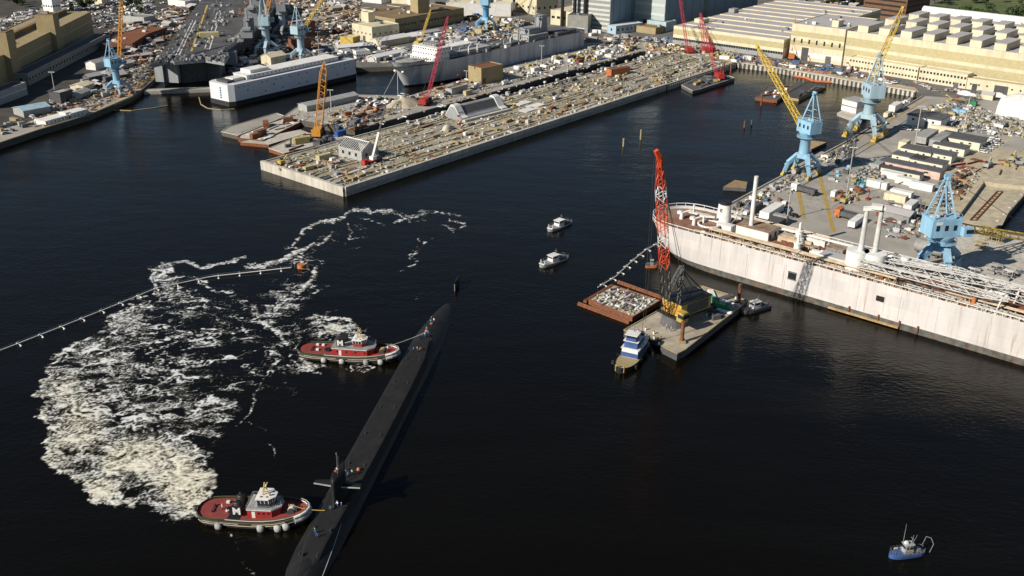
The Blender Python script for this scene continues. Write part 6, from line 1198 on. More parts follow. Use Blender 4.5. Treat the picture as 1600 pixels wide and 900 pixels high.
def derrick():
    p = P(1053, 505, 2.4); t = thing('derrick_crane', 'black and yellow barge crane with upright red and white lattice boom', 'crane', (p.x, p.y, 2.4), 0); a = R(38)
    ux, uy = math.cos(a), math.sin(a); U = lambda x, y, z: Vector(((x * ux - y * uy) * 1.15, (x * uy + y * ux) * 1.15, z * 1.08))
    m = MB(); m.tube((0, 0, 0), (0, 0, 3.4), 4.4, 4.0, 20, smooth=False); m.build('tub', 'dark_grey', t)
    def bx_(x0, x1, y0, y1, z0, z1, nm, mt, par=t): m = MB(); m.loft([[U(x, y, z) for x, y in ((x0,y0),(x1,y0),(x1,y1),(x0,y1))] for z in (z0, z1)], smooth=False); return m.build(nm, mt, par)
    bx_(-3, 11, -4.2, 4.2, 3.2, 3.6, 'platform', 'black'); h = bx_(-1.5, 10.6, -3.6, 3.6, 3.6, 7.6, 'engine_house', 'yellow'); bx_(-1.7, 10.8, -3.8, 3.8, 7.6, 7.85, 'roof', 'black', h)
    for s in (-1, 1): bx_(1, 9.5, s * 3.62 - .05, s * 3.62 + .05, 4.0, 7.2, 'side_panel', 'dark_grey', h)
    m = MB(); [m.loft([[U(-1.62, y - .8, z), U(-1.45, y - .8, z), U(-1.45, y + .8, z), U(-1.62, y + .8, z)] for z in (4.2, 6.8)], smooth=False) for y in (-2.4, 0, 2.4)]; m.build('door', 'orange_crane', h)
    c = bx_(-3.6, -1.5, -6.4, -4.0, 3.6, 6.6, 'operator_cab', 'yellow'); bx_(-3.7, -1.4, -6.5, -4.5, 4.8, 5.9, 'window', 'glass', c)
    m = MB(); apex = U(1.2, 0, 17.5)
    for s in (-1, 1): m.lattice(U(-1.5, s * 2.4, 7.8), apex + U(0, s * .5, 0), .8, .9, .5, 8, .22); m.beam(U(9.5, s * 2.8, 7.8), apex, .4); m.beam(U(4, s * 2.4, 7.8), U(.8, s * 1.2, 13.5), .25)
    m.box((apex.x, apex.y, apex.z + .3), (1.6, 1.6, 1.0)); m.build('gantry', 'dark_grey', t)
    foot = U(-3.2, 0, 4.2); te = TIP(Vector((p.x, p.y, 2.4)) + foot, 1030, 246, 58, False) - Vector((p.x, p.y, 2.4))
    M['boom_black'] = M['dark_steel']; M['boom_red'] = mat('boom_red', (.62,.07,.02), .55)
    segs = ((0, .30, 'black'), (.30, .46, 'boom_red'), (.46, .70, 'boom_red'), (.70, .82, 'white'), (.82, 1, 'boom_red')); 
    mi = lambda q: 0 if q < .33 else (1 if q < .46 else (2 if q < .55 else (1 if q < .76 else (2 if q < .82 else 1))))
    m = MB(); m.lattice(foot, te, 1.4, 2.4, 1.2, 28, .17, mis=mi); b = m.build('boom', ['black', 'boom_red', 'white'], t)
    d = (te - foot).normalized(); m = MB(); m.beam(te, te + d * 2.0 + Vector((-.8, 0, .3)), 1.2); m.beam(te, te - d * 6, .8, .4); m.build('boom_head', 'boom_red', b)
    m = MB(); [m.beam(apex + U(0, s, 0), te + Vector((s * .4, 0, 0)), .12) for s in (-.7, .7)]; m.beam(te + Vector((-1.4, 0, 0)), Vector((te.x - 1.4, te.y, 4)), .1); m.beam(te + Vector((-.7, 0, 0)), Vector((te.x - .7, te.y, 8)), .1); m.box((te.x - 1.4, te.y, 4), (1, 1, 1.8)); m.build('hoist_rope', 'dark_steel', t)
derrick()

# barges at the near end of the middle pier and by the sheet pile wall
deck_float('long dark barge with pale kerbs farthest out by the middle pier', [(346,206),(356,199),(432,177),(446,182),(372,212)], 2.2, 'apron', 'concrete_wet', kerb='concrete_light')
deck_float('barge with rusty edge and long pale planks next to the dark barge', [(372,216),(380,206),(448,184),(474,189),(410,220)], 2.0, 'concrete_light', 'rust', kerb='rust')
deck_float('low sand coloured deck barge at the foot of the middle pier', [(375,222),(412,214),(470,202),(482,207),(420,226)], 1.7, 'concrete_light', 'rust')
deck_float('sandy deck barge carrying the orange yellow lattice crane', [(420,232),(478,208),(548,214),(444,240)], 1.9, 'concrete_light', 'rust', kerb='concrete_light')
deck_float('small barge with red crane beside the ribbed wall', [(1065,133),(1096,119),(1140,119),(1148,122),(1092,140),(1082,142)], 1.9, 'dark_grey', 'dark_grey', kerb='concrete_light')
deck_float('rust red barge with deck gear below the end bay', [(1180,152),(1200,136),(1238,140),(1214,157)], 1.8, 'dark_grey', 'rust', kerb='rust')
deck_float('long barge with dark covers beside the sheet pile wall', [(1222,150),(1262,128),(1292,133),(1248,154)], 1.8, 'dark_grey', 'tan', kerb='black')
deck_float('flat dark barge under the yellow boom', [(1208,150),(1246,128),(1256,131),(1220,154)], 1.6, 'dark_grey', 'dark_grey')
deck_float('short pale barge moored where the right quay meets the tender', [(1130,292),(1148,281),(1168,284),(1166,294)], 1.6, 'timber', 'dark_grey')
deck_float('pale float under the sky blue crane', [(1264,219),(1292,222),(1268,233),(1254,228)], 1.6, 'timber', 'dark_grey')
# house boat barge at the right quay
t, c = deck_float('floating white two storey quarters by the grey blue crane', [(1308,176),(1330,165),(1362,176),(1340,188)], 1.8, 'concrete_light', 'concrete', 'quarters_barge')
a, b = P(1313, 172, 1.8), P(1336, 178, 1.8); an = ang(a, b); L = (b - a).length; x, y = a.x - c.x, a.y - c.y
for z0, mt in ((1.8, 'white'), (5.3, 'white')):
    m = MB(); m.box((x + L/2 * math.cos(an) - 6 * math.sin(an), y + L/2 * math.sin(an) + 6 * math.cos(an), z0 + 1.6), (L, 11, 3.1), an); m.build('storey', mt, t)
    m = MB(); m.box((x + L/2 * math.cos(an) - 6 * math.sin(an), y + L/2 * math.sin(an) + 6 * math.cos(an), z0 + 3.25), (L + .8, 11.8, .2), an); m.build('roof', 'grey', t)
# white barge at left quay
a, b = P(72, 206), P(143, 186); L = (b - a).length; t = thing('quarters_barge', 'white two part quarters barge moored at the left quay', 'barge', (a.x, a.y, 0), ang(a, b))
MB().box((L/2, 4, .6), (L + 3, 9, 2.4)).build('hull', 'dark_grey', t); MB().box((L * .28, 4, 3.6), (L * .5, 7.4, 3.6)).build('house', 'white', t); MB().box((L * .76, 4, 3.9), (L * .4, 7.6, 4.2)).build('house', 'white', t); MB().box((L * .28, 4, 5.5), (L * .52, 7.8, .2)).build('roof', 'white', t); MB().box((L * .55, 4, 5.6), (3, 5, 2)).build('roof_house', 'white', t)
m = MB(); [m.box((L * .06 + i * L * .085, .25, 4.2), (.8, .12, .7)) for i in range(10)]; m.build('window', 'glass', t)
# red building blocks on the dry dock pier
block('site_cabin', 'orange red site cabin pair on the dry dock pier', (955,120), (984,115), 5, 7.5, 'orange', 'brick', gable=False, parapet=0)
# spherical tank and pile of sand on piers
p = P(822, 186, LAND)
p = P(632, 163, LAND); m = MB(); rings = []
for f in range(6):
    rings.append([((1 - f / 5) * 12 * (1 + .12 * math.sin(3 * a)) * math.cos(a), (1 - f / 5) * 9 * (1 + .1 * math.sin(5 * a)) * math.sin(a), 4.2 * (f / 5) ** .8) for a in [2 * math.pi * i / 20 for i in range(20)]])
m.loft(rings[:-1]); m.dome((0, 0, 3.4), 2.4, .7, 12, 2, ry=1.8); m.build('sand_heap', 'sand', None, (p.x, p.y, LAND), A_DIR, 'heap of sand on the middle pier left of the red crane', 'heap')
# ------------------------------------------------------------------ floating security barrier
def barrier(pts, label, n, orange_end=True):
    W = [P(x, y, 0) for x, y in pts]; seg = [(b - a).length for a, b in zip(W, W[1:])]; tot = sum(seg)
    def at(s):
        for a, b, l in zip(W, W[1:], seg):
            if s <= l or b is W[-1]: return a.lerp(b, min(1, s / l)), (b - a).normalized()
            s -= l
    c = at(tot / 2)[0]; t = thing('floating_barrier', label, 'barrier', (c.x, c.y, 0), 0)
    m = MB(); pp = [at(tot * i / 60)[0] - c + Vector((0, 0, .5)) for i in range(61)]; m.path(pp, .17, 6); m.build('boom_pipe', 'white', t)
    m = MB(); m.path([p + Vector((0, 0, .7)) for p in pp], .04, 4); [m.tube(p, p + Vector((0, 0, .7)), .04, n=4) for p in pp[::3]]; m.build('net_line', 'steel', t)
    for i in range(n):
        p, d = at(tot * (i + .5) / n); q = p - c; nb = Vector((-d.y, d.x, 0)); m = MB()
        m.beam(q - nb * 1.5 + Vector((0, 0, .4)), q + nb * .9 + Vector((0, 0, .4)), .13); m.dome(q - nb * 1.5 + Vector((0, 0, .1)), .42, .35, 8, 2); m.dome(q + nb * .9 + Vector((0, 0, .1)), .25, .3, 8, 2); m.tube(q + Vector((0, 0, .4)), q + Vector((0, 0, 1.3)), .05, n=4); m.build('outrigger_float', 'white', t)
    return t
barrier([(-25,560),(0,550),(95,513),(180,479),(245,452),(330,434),(455,420)], 'long white floating security barrier crossing the foam', 15)
barrier([(934,451),(962,434),(985,412),(1008,393),(1031,380)], 'short white floating barrier between the debris barge and the tender', 8)
p = P(471, 418, 0); m = MB(); m.tube((0, 0, -.2), (0, 0, 1.3), 1.5, 1.5, 12); t = m.build('barrier_buoy', 'orange', None, (p.x, p.y, 0), 0, 'orange drum buoy at the end of the long floating barrier', 'buoy'); MB().beam((-2.5, 0, 0), (-2.5, 0, 2.4), .12).beam((-3.6, 0, 0), (-3.6, 0, 2.4), .12).beam((-3.6, 0, 2.3), (-2.5, 0, 2.3), .12).build('frame', 'steel', t); MB().tube((2.6,0,0),(2.6,0,1.2), .9, .8, 10).build('dark_float', 'rubber', t)
m = MB(); W = [P(x, y, .2) for x, y in ((1240,119),(1256,121),(1272,127),(1290,128),(1318,130),(1342,131))]; c = W[0]
m.path([w_ - c for w_ in W], .9, 6); m.build('containment_boom', 'orange', None, tuple(c), 0, 'orange containment boom along the sheet pile wall', 'boom')
m = MB(); W = [P(x, y, .1) for x, y in ((176,172),(205,173),(245,168),(262,165))]; c = W[0]; m.path([w_ - c for w_ in W], .35, 5); m.build('containment_boom', 'tan', None, tuple(c), 0, 'thin tan floating line off the left quay', 'boom')
m = MB(); W = [P(x, y, .1) for x, y in ((311,152),(314,163),(324,169),(345,172),(366,170))]; c = W[0]; m.path([w_ - c for w_ in W], .3, 5); m.build('containment_boom', 'tan', None, tuple(c), 0, 'curved floating line round the end of the white barge', 'boom')
for px, py, h, c, lb in ((974,229,4,'tan','sandy pile standing in the open basin, nearest the camera'),(1001,218,5,'tan','sandy pile standing in the open basin beyond the nearest one'),(1163,199,3.2,'rust','red topped pile near the sky blue crane'),(1174,197,3.2,'dark_grey','dark pile near the sky blue crane'),(1189,165,7,'rust','rusty spud pile beside the rust red barge'),(1130,118,9,'rust','rusty pile beside the red crane barge'),(1141,119,8,'rust','second rusty pile beside the red crane barge'),(455,232,5,'dark_grey','dark pile on the sandy deck barge')):
    p = P(px, py, 0); MB().tube((0, 0, -1), (0, 0, h), .5, .45, 8).tube((0, 0, h), (0, 0, h + .3), .62, .5, 8).build('pile', c, None, (p.x, p.y, 0), 0, lb, 'pile', 'piles in the water')

# ------------------------------------------------------------------ lamp posts
def lamp(px, py, ptop, label, heads=4, r_=.28):
    p = P(px, py, LAND); h = HZ(p, ptop) - LAND; t = thing('lamp_post', label, 'lamp post', (p.x, p.y, LAND), 0)
    MB().tube((0, 0, 0), (0, 0, h), r_, r_ * .6, 8).build('pole', 'concrete_light', t); m = MB(); m.beam((-1.4, 0, h), (1.4, 0, h), .15)
    m.build('crossarm', 'steel', t); [MB().box((dx, 0, h + .15), (.6, .5, .35)).build('lamp_head', 'white', t) for dx in (-1.4, -.5, .5, 1.4)[:heads]]
for a in ((1322,309,231,'tall lamp post in the middle of the right yard'),(1428,234,167,'tall lamp post beside the grey blue crane shadow'),(88,157,113,'tall lamp post in the shadow of the long tan hall'),(518,176,141,'thin lamp post between the white barge and middle pier'),
 (1230,342,293,'lamp post behind the tender funnel'),(499,92,50,'lamp post near the white barge end'),(729,124,111,'short post on the middle pier'),(1505,208,150,'thin lamp post in the clutter near the white tent'),(1176,62,30,'lamp post by the blue grey buildings'),(846,97,72,'lamp post beside the grey ship hull'),(1577,35,24,'lamp post on the grass field edge')): lamp(*a)

# ------------------------------------------------------------------ small things of the yards: one mesh per kind and colour, one object per item
_pm = {}
def proto(kind, col):
    k = (kind, col)
    if k in _pm: return _pm[k]
    m = MB(); mats = [col, 'dark_grey', 'glass']
    if kind == 'container':
        m.box((0, 0, 1.4), (6.1, 2.4, 2.6)); [m.box((-2.9 + i * .58, s * 1.22, 1.4), (.22, .06, 2.3)) for i in range(11) for s in (-1, 1)]; m.box((3.07, 0, 1.4), (.08, .1, 2.3), mi=1); m.box((3.07, .6, 1.4), (.07, .07, 2.3), mi=1); m.box((0, 0, .06), (6, 2.3, .12), mi=1)
    elif kind == 'trailer':
        m.box((0, 0, 2.5), (12.5, 2.6, 2.9)); m.box((0, 0, .95), (12, 1.2, .3), mi=1); [m.tube((x, -1.2, .5), (x, 1.2, .5), .5, n=8, mi=1) for x in (-4.8, -3.6, 4.4)]; m.box((6.3, 0, 2.5), (.06, .1, 2.6), mi=1)
    elif kind == 'site_office':
        m.box((0, 0, 1.7), (11, 4.2, 3.2)); m.box((0, 0, 3.42), (11.5, 4.7, .24), mi=1); [m.box((x, s * 2.12, 2.2), (.7, .06, .6), mi=2) for x in (-3.5, 3) for s in (-1, 1)]; m.box((0.9, -2.13, 1.2), (.8, .07, 2.0), mi=1)
    elif kind in ('car', 'pickup', 'van'):
        L = {'car': 4.5, 'pickup': 5.4, 'van': 5.6}[kind]; h = {'car': .75, 'pickup': .85, 'van': 1.0}[kind]
        m.loft([[(x, y * .9, z) for x, z in ((-L/2, .45), (-L/2 + .05, .35), (L/2 - .1, .35), (L/2, .55), (L/2 - .1, h), (-L/2 + .05, h + .05))] for y in (-1, 1)], smooth=False)
        a, b, tp = {'car': (-.42, .22, 1.42), 'pickup': (-.05, .25, 1.75), 'van': (-.46, .30, 2.2)}[kind]
        m.loft([[(x * L, y, z) for x, z in ((a, h), (b, h), (b - .1, tp), (a + .07, tp))] for y in (-.82, .82)], mi=0, smooth=False); m.loft([[(x * L, y, z) for x, z in ((a + .015, h + .08), (b - .005, h + .08), (b - .09, tp - .1), (a + .06, tp - .1))] for y in (-.84, .84)], mi=2, smooth=False)
        m.loft([[(b * L - .02, -.7, h + .08), (b * L - .02, .7, h + .08), ((b - .095) * L, .7, tp - .12), ((b - .095) * L, -.7, tp - .12)], [(b * L + .05, -.7, h + .08), (b * L + .05, .7, h + .08), ((b - .09) * L + .05, .7, tp - .12), ((b - .09) * L + .05, -.7, tp - .12)]], mi=2, smooth=False)
        [m.tube((x * L, s * .74, .34), (x * L, s * .94, .34), .34, n=10, mi=1) for x in (-.31, .31) for s in (-1, 1)]
    elif kind == 'lorry':
        m.box((3.4, 0, 1.7), (2.2, 2.4, 2.6)); m.box((4.3, 0, 2.1), (.5, 2.1, .9), mi=2); m.box((-1.2, 0, 1.2), (7, 2.4, .35), mi=1); m.box((-1.2, 0, 1.9), (6.6, 2.2, 1.1), mi=1); [m.tube((x, -1.2, .5), (x, 1.2, .5), .5, n=8, mi=1) for x in (-3.6, -2.4, 3.2)]
    elif kind == 'pipe_bundle':
        [m.tube((-4 + (i % 2) * .3, -1 + i * .5, .35), (4 + (i % 2) * .3, -1 + i * .5, .35), .24, n=6) for i in range(5)]; [m.tube((-3.8, -.75 + i * .5, .78), (3.9, -.75 + i * .5, .78), .24, n=6) for i in range(4)]; m.box((-2.5, 0, .06), (.3, 3, .12), mi=1); m.box((2.5, 0, .06), (.3, 3, .12), mi=1)
    elif kind == 'timber_stack':
        [m.box((0, 0, .25 + i * .45), (4.6 - i * .2, 1.9 - (i % 2) * .2, .38), .03 * i) for i in range(3)]; [m.box((x, 0, .05 + i * .45), (.15, 1.9, .08), mi=1) for x in (-1.5, 1.5) for i in range(3)]
    elif kind == 'concrete_block':
        m.box((0, 0, .8), (2.6, 1.6, 1.6), t=(.94, .9)); m.box((.2, 0, 1.7), (.5, .5, .25), mi=1)
    elif kind == 'girder':
        m.box((0, 0, .12), (9, .5, .1)); m.box((0, 0, .45), (9, .12, .6)); m.box((0, 0, .78), (9, .5, .1))
    elif kind == 'generator':
        m.box((0, 0, 1.1), (3.6, 1.7, 1.7)); m.box((1.2, 0, 2.05), (.9, 1.0, .25), mi=1); m.tube((-1.2, .3, 1.9), (-1.2, .3, 2.7), .14, n=6, mi=1); m.box((0, 0, .15), (3.8, 1.5, .25), mi=1)
    elif kind == 'lift':
        m.box((0, 0, .7), (3.2, 2.0, .7)); [m.tube((x, -1.1, .45), (x, 1.1, .45), .45, n=8, mi=1) for x in (-1.1, 1.1)]; m.beam((-1.2, 0, 1.1), (2.2, 0, 3.4), .4); m.beam((2.2, 0, 3.4), (-.6, 0, 6.2), .32); m.box((-1.2, 0, 6.4), (1.5, .9, .9))
    elif kind == 'excavator':
        m.box((0, 0, 1.6), (2.8, 2.4, 1.5)); [m.box((0, s * 1.1, .45), (3.8, .6, .85), mi=1) for s in (-1, 1)]; m.box((.8, .7, 2.6), (1.3, .9, 1.0), mi=2); m.beam((1.2, 0, 2), (4.0, 0, 4.3), .5); m.beam((4.0, 0, 4.3), (5.6, 0, 1.8), .4); m.box((5.6, 0, 1.1), (.9, 1.1, 1.0), mi=1)
    elif kind == 'tank':
        m.tube((-2.6, 0, 1.5), (2.6, 0, 1.5), 1.25, n=14); m.box((-1.6, 0, .3), (.4, 1.8, .6), mi=1); m.box((1.6, 0, .3), (.4, 1.8, .6), mi=1); m.tube((0, 0, 2.6), (0, 0, 3.0), .35, n=8)
    elif kind == 'crate': m.box((0, 0, .7), (1.6, 1.4, 1.2)); m.box((0, 0, 1.33), (1.7, 1.5, .08)); m.box((0, .5, .05), (1.5, .2, .1), mi=1); m.box((0, -.5, .05), (1.5, .2, .1), mi=1)
    elif kind == 'drum_group':
        m.tube((0, 0, 0), (0, 0, .95), .32, n=8); m.tube((0, 0, .95), (0, 0, 1.0), .34, n=8, mi=1)
    elif kind == 'skip':
        m.loft([[(x * s_, y * s_, z) for x, y in ((-2.4,-1.2),(2.4,-1.2),(2.4,1.2),(-2.4,1.2))] for z, s_ in ((.1, .8), (1.5, 1.0))], caps=False, smooth=False); m.box((0, 0, .25), (4, 2, .2), mi=1); m.box((0, 0, 1.1), (4.2, 2.1, .3), .1, mi=1)
    elif kind == 'scaffold':
        [m.beam((x, y, 0), (x, y, 4), .12) for x in (-2, 0, 2) for y in (-1, 1)]; [m.beam((-2, y, z), (2, y, z), .12) for y in (-1, 1) for z in (1.9, 3.8)]; m.box((0, 0, 1.95), (4, 2, .1), mi=1); m.box((0, 0, 3.85), (4, 2, .1)); m.beam((-2, -1, 0), (0, -1, 3.8), .1)
    elif kind == 'tarp_heap':
        m.dome((0, 0, 0), 2.0, 1.3, 9, 3, ry=1.3); m.dome((1.6, .3, 0), 1.2, .8, 8, 2)
    elif kind == 'plate_stack':
        m.box((0, 0, .2), (5, 2.4, .12), .05); m.box((.2, .1, .34), (4.6, 2.4, .12), -.04); m.box((0, 0, .07), (4, .2, .14), mi=1); m.box((.1, 0, .48), (4.7, 2.3, .1), .02)
    elif kind == 'cable_reel':
        [m.tube((0, s * .6, 1.0), (0, s * .75, 1.0), 1.0, n=14, smooth=False) for s in (-1, 1)]; m.tube((0, -.6, 1.0), (0, .6, 1.0), .6, n=10, mi=1)
    elif kind == 'shed_unit':
        m.add([(-4,-2.6,0),(4,-2.6,0),(4,2.6,0),(-4,2.6,0),(-4,-2.6,2.8),(4,-2.6,2.8),(4,2.6,2.8),(-4,2.6,2.8),(-4,0,4),(4,0,4)], [(0,1,5,4),(1,2,6,9,5),(2,3,7,6),(3,0,4,8,7)]); m.add([(-4.3,-2.9,2.75),(4.3,-2.9,2.75),(4.3,0,4.1),(-4.3,0,4.1),(4.3,2.9,2.75),(-4.3,2.9,2.75)], [(0,1,2,3),(3,2,4,5)], 3); m.box((4.02, 0, 1.2), (.08, 1.6, 2.3), mi=1); mats = [col, 'dark_grey', 'glass', 'roof_grey']
    _pm[k] = m.mesh(kind, mats); return _pm[k]
WORDS = dict(container='shipping container', trailer='box trailer', site_office='flat roofed site office', car='parked car', pickup='parked pickup', van='parked van', lorry='flatbed lorry', pipe_bundle='bundle of pipes', timber_stack='stack of timber', concrete_block='precast block', girder='steel girder', generator='generator box', lift='articulated boom lift', excavator='tracked excavator', tank='horizontal tank', crate='boxed pallet', drum_group='steel drum', skip='open skip', scaffold='scaffold frame', tarp_heap='heap under sheeting', plate_stack='stack of plates', cable_reel='cable reel', shed_unit='pitched roof store shed')
CATS = dict(container='container', trailer='trailer', site_office='site office', car='car', pickup='pickup', van='van', lorry='lorry', pipe_bundle='pipe bundle', timber_stack='timber stack', concrete_block='concrete block', girder='girder', generator='generator', lift='boom lift', excavator='excavator', tank='tank', crate='crate', drum_group='drum', skip='skip', scaffold='scaffold', tarp_heap='heap', plate_stack='plate stack', cable_reel='cable reel', shed_unit='shed')
CW = dict(ivory='cream', white='white', grey='grey', dark_grey='dark grey', cream='cream', tan='tan', rust='rusty', red='red', orange='orange', yellow='yellow', blue='blue', sky_blue='light blue', teal='teal', green='green', timber='brown', concrete_light='pale concrete', concrete='grey concrete', steel='steel grey', khaki='olive', pink='pink', black='black', navy_grey='blue grey', brick='brick red', sand='sandy', brown='dark brown', pale_blue='pale blue')
NAME = dict(drum_group='drum', car='parked_car', pickup='pickup_truck')
_count = {}
_occ = {}
LM = [(540,230,'the gabled frame'),(583,250,'the mobile crane'),(420,262,'the left corner of the pier'),(538,290,'the near corner of the pier'),(470,275,'the pier end wall'),(755,180,'the caisson'),(665,163,'the tall magenta red boom'),(970,117,'the orange red site cabins'),(768,120,'the rusty roofed block house'),
 (632,163,'the sand heap'),(520,166,'the ribbed pier shed'),(718,146,'the flat grey pier shed'),(497,212,'the orange lattice crane'),(1000,150,'the basin side wall'),(860,190,'the bend of the long basin wall'),(700,248,'the sunlit basin wall'),(1075,82,'the upright red crawler crane'),(1101,82,'the slender red boom'),
 (1122,123,'the red barge crane'),(1236,92,'the orange crawler crane'),(1150,98,'the corner of the sheet pile wall'),(1290,119,'the sheet pile ribs'),(1432,144,'the right end of the sheet pile wall'),(1252,272,'the sky blue crane legs'),(1352,212,'the grey blue crane legs'),(1458,390,'the bright blue crane'),
 (1424,270,'the pink office'),(1502,226,'the widest dark roof'),(1453,222,'the twin grey trailers'),(1449,196,'the white fabric shed'),(1575,165,'the round white tent'),(1519,165,'the green hut'),(1481,159,'the rusty mats'),(1337,352,'the white trailer'),(1322,340,'the big orange machine'),(1322,306,'the mid yard lamp'),
 (1428,232,'the tall yard lamp'),(1401,339,'the corrugated canopy'),(1405,310,'the cream container'),(1371,293,'the lone white container'),(1256,302,'the dark lorry'),(1150,315,'the tender funnel'),(1540,262,'the dirt yard bank'),(1590,255,'the right frame edge'),(1510,320,'the dock slab'),(1480,300,'the dirt yard corner'),(1384,262,'the grey block rows'),
 (186,148,'the left quay crane'),(240,118,'the carrier stern'),(280,70,'the flight deck edge'),(225,70,'the rusty flat store'),(235,40,'the grey workshop roof'),(300,12,'the top of the flight deck'),(90,100,'the long tan hall'),(88,157,'the shadowed quay lamp'),(108,190,'the two part quarters barge'),(30,200,'the left frame edge'),
 (418,88,'the carrier side crane legs'),(472,98,'the pale crane pedestal'),(370,115,'the white barge near end'),(540,92,'the white barge far end'),(440,104,'the domed tank house'),(567,62,'the cream workshop'),(542,72,'the yellow shed'),(655,70,'the thin yellow boom'),(610,92,'the curved roof inlet shed'),(672,45,'the brown roofed warehouse'),
 (500,20,'the far timber yard'),(460,20,'the top crane booms'),(545,30,'the open yard road'),(759,47,'the vivid blue crane'),(800,30,'the small yellow far crane'),(750,28,'the long white warehouse'),(700,75,'the grey ship masts'),(850,45,'the boiler house'),(905,50,'the black smokestacks'),(905,85,'the grey ship far end'),(850,104,'the grey ship side'),
 (700,118,'the grey ship midships'),(650,132,'the grey ship bow lines'),(1008,54,'the low tan shed'),(975,50,'the pale service shed'),(1042,70,'the assembly hall corner'),(1120,85,'the assembly hall front'),(1190,95,'the assembly hall right end'),(1275,103,'the end bay doors'),(1370,120,'the long office annex'),(1470,134,'the square windowed annex'),
 (1560,150,'the garage annex'),(935,100,'the yellow lorries'),(800,142,'the white tank trailer'),(190,25,'the rail yard'),(90,12,'the white cube building'),(30,10,'the upper left parking rows'),(950,165,'the wide pale slabs'),(1075,110,'the ribbed pier wall'),(900,130,'the pier rails'),(620,225,'the pipe racks'),(820,120,'the middle pier road'),(960,75,'the far middle pier')]
def where(px, py):
    ds = sorted((math.hypot(px - x, (py - y) * 2.2), x, y, n) for x, y, n in LM)[:1]
    d, x, y, n = ds[0]; dx, dy = px - x, (py - y) * 2.2
    if d < 10: return 'close to ' + n
    far = 'well ' if d > 55 else ('just ' if d < 26 else '')
    if abs(dx) > 2.2 * abs(dy): return far + ('right of ' if dx > 0 else 'left of ') + n
    if abs(dy) > 2.2 * abs(dx): return far + ('in front of ' if dy > 0 else 'behind ') + n
    return far + ('ahead and ' if dy > 0 else 'behind and ') + ('right of ' if dx > 0 else 'left of ') + n
_seen = {}
for c_, w_ in (('orange_dull','orange'),('yellow_dull','yellow'),('blue_dull','blue'),('red_dull','red')): CW[c_] = w_
DULL = {'orange': 'orange_dull', 'yellow': 'yellow_dull', 'blue': 'blue_dull', 'red': 'red_dull'}
def put(kind, col, px, py, rz, place, z=LAND, ck=True, cross=False, special=False):
    p = P(px, py, z); r_ = {'container': 3, 'trailer': 5.5, 'site_office': 5, 'lorry': 4, 'shed_unit': 4.2, 'pipe_bundle': 3, 'girder': 3}.get(kind, 1.8)
    if kind in ('car',) and not special and _count.get('car', 0) >= 285: return None
    if ck:
        k = (int(p.x // 8), int(p.y // 8))
        for a in (-1, 0, 1):
            for b in (-1, 0, 1):
                for (x, y, q) in _occ.get((k[0] + a, k[1] + b), ()):
                    if math.hypot(p.x - x, p.y - y) < (q + r_) * .55: return None
        _occ.setdefault(k, []).append((p.x, p.y, r_))
    _count[kind] = _count.get(kind, 0) + 1
    if not special and rz_.random() < .8: col = DULL.get(col, col)
    o = inst(proto(kind, col), NAME.get(kind, kind), (p.x, p.y, z), rz, '', CATS[kind], f'{CATS[kind]}s {place}')
    if not special and kind not in ('car', 'pickup', 'van', 'lorry', 'excavator', 'lift', 'drum_group'):
        k3 = rz_.random(); sw, sf = (('small ', .7) if k3 < .35 else ('', .92) if k3 < .8 else ('large ', 1.2)); f = rz_.uniform(.85, 1.15); o.scale = (sf * f, sf, sf * rz_.uniform(.7, 1.1))
    else: sw = ''
    l = f"{sw}{CW[col]} {WORDS[kind]} {'turned crosswise ' if cross else ''}{where(px, py)}"
    o['label'] = ' '.join(l.split()[:16]); return o
def inpoly(x, y, pg):
    c = False
    for i in range(len(pg)):
        x0, y0 = pg[i]; x1, y1 = pg[i - 1]
        if (y0 > y) != (y1 > y) and x < (x1 - x0) * (y - y0) / (y1 - y0) + x0: c = not c
    return c
rz_ = random.Random(77)
def scatter(pg, place, kinds, n, base, jit=.12, z=LAND, cap=True):
    x0, x1 = min(p[0] for p in pg), max(p[0] for p in pg); y0, y1 = min(p[1] for p in pg), max(p[1] for p in pg); k = 0; tr = 0
    n = int(n * .8); tot = sum(w_ for _, _, w_ in kinds)
    while k < n and tr < n * 12:
        tr += 1; x, y = rz_.uniform(x0, x1), rz_.uniform(y0, y1)
        if not inpoly(x, y, pg): continue
        q = rz_.uniform(0, tot)
        for kd, cols, w_ in kinds:
            q -= w_
            if q <= 0: break
        if _count.get(kd, 0) >= 290: continue
        cr = rz_.random() < .25
        if put(kd, rz_.choice(cols.split()), x, y, base + (math.pi / 2 if cr else 0) + rz_.gauss(0, jit), place, z, True, cr): k += 1
def row(kind, cols, p0, p1, n, rz, place, jit=.05):
    for i in range(n):
        f = (i + .5) / n; put(kind, rz_.choice(cols.split()), p0[0] + (p1[0] - p0[0]) * f + rz_.uniform(-.5, .5), p0[1] + (p1[1] - p0[1]) * f, rz + rz_.gauss(0, jit), place, LAND, False)
def one(kind, col, px, py, rz, label, z=LAND, sc=None):
    o = put(kind, col, px, py, rz, 'x', z, True, False, True) or put(kind, col, px, py, rz, 'x', z, False, False, True); o['label'] = label; del o['group']
    if sc: o.scale = sc
    return o
A, Bd, Q = A_DIR, B_DIR, Q_DIR
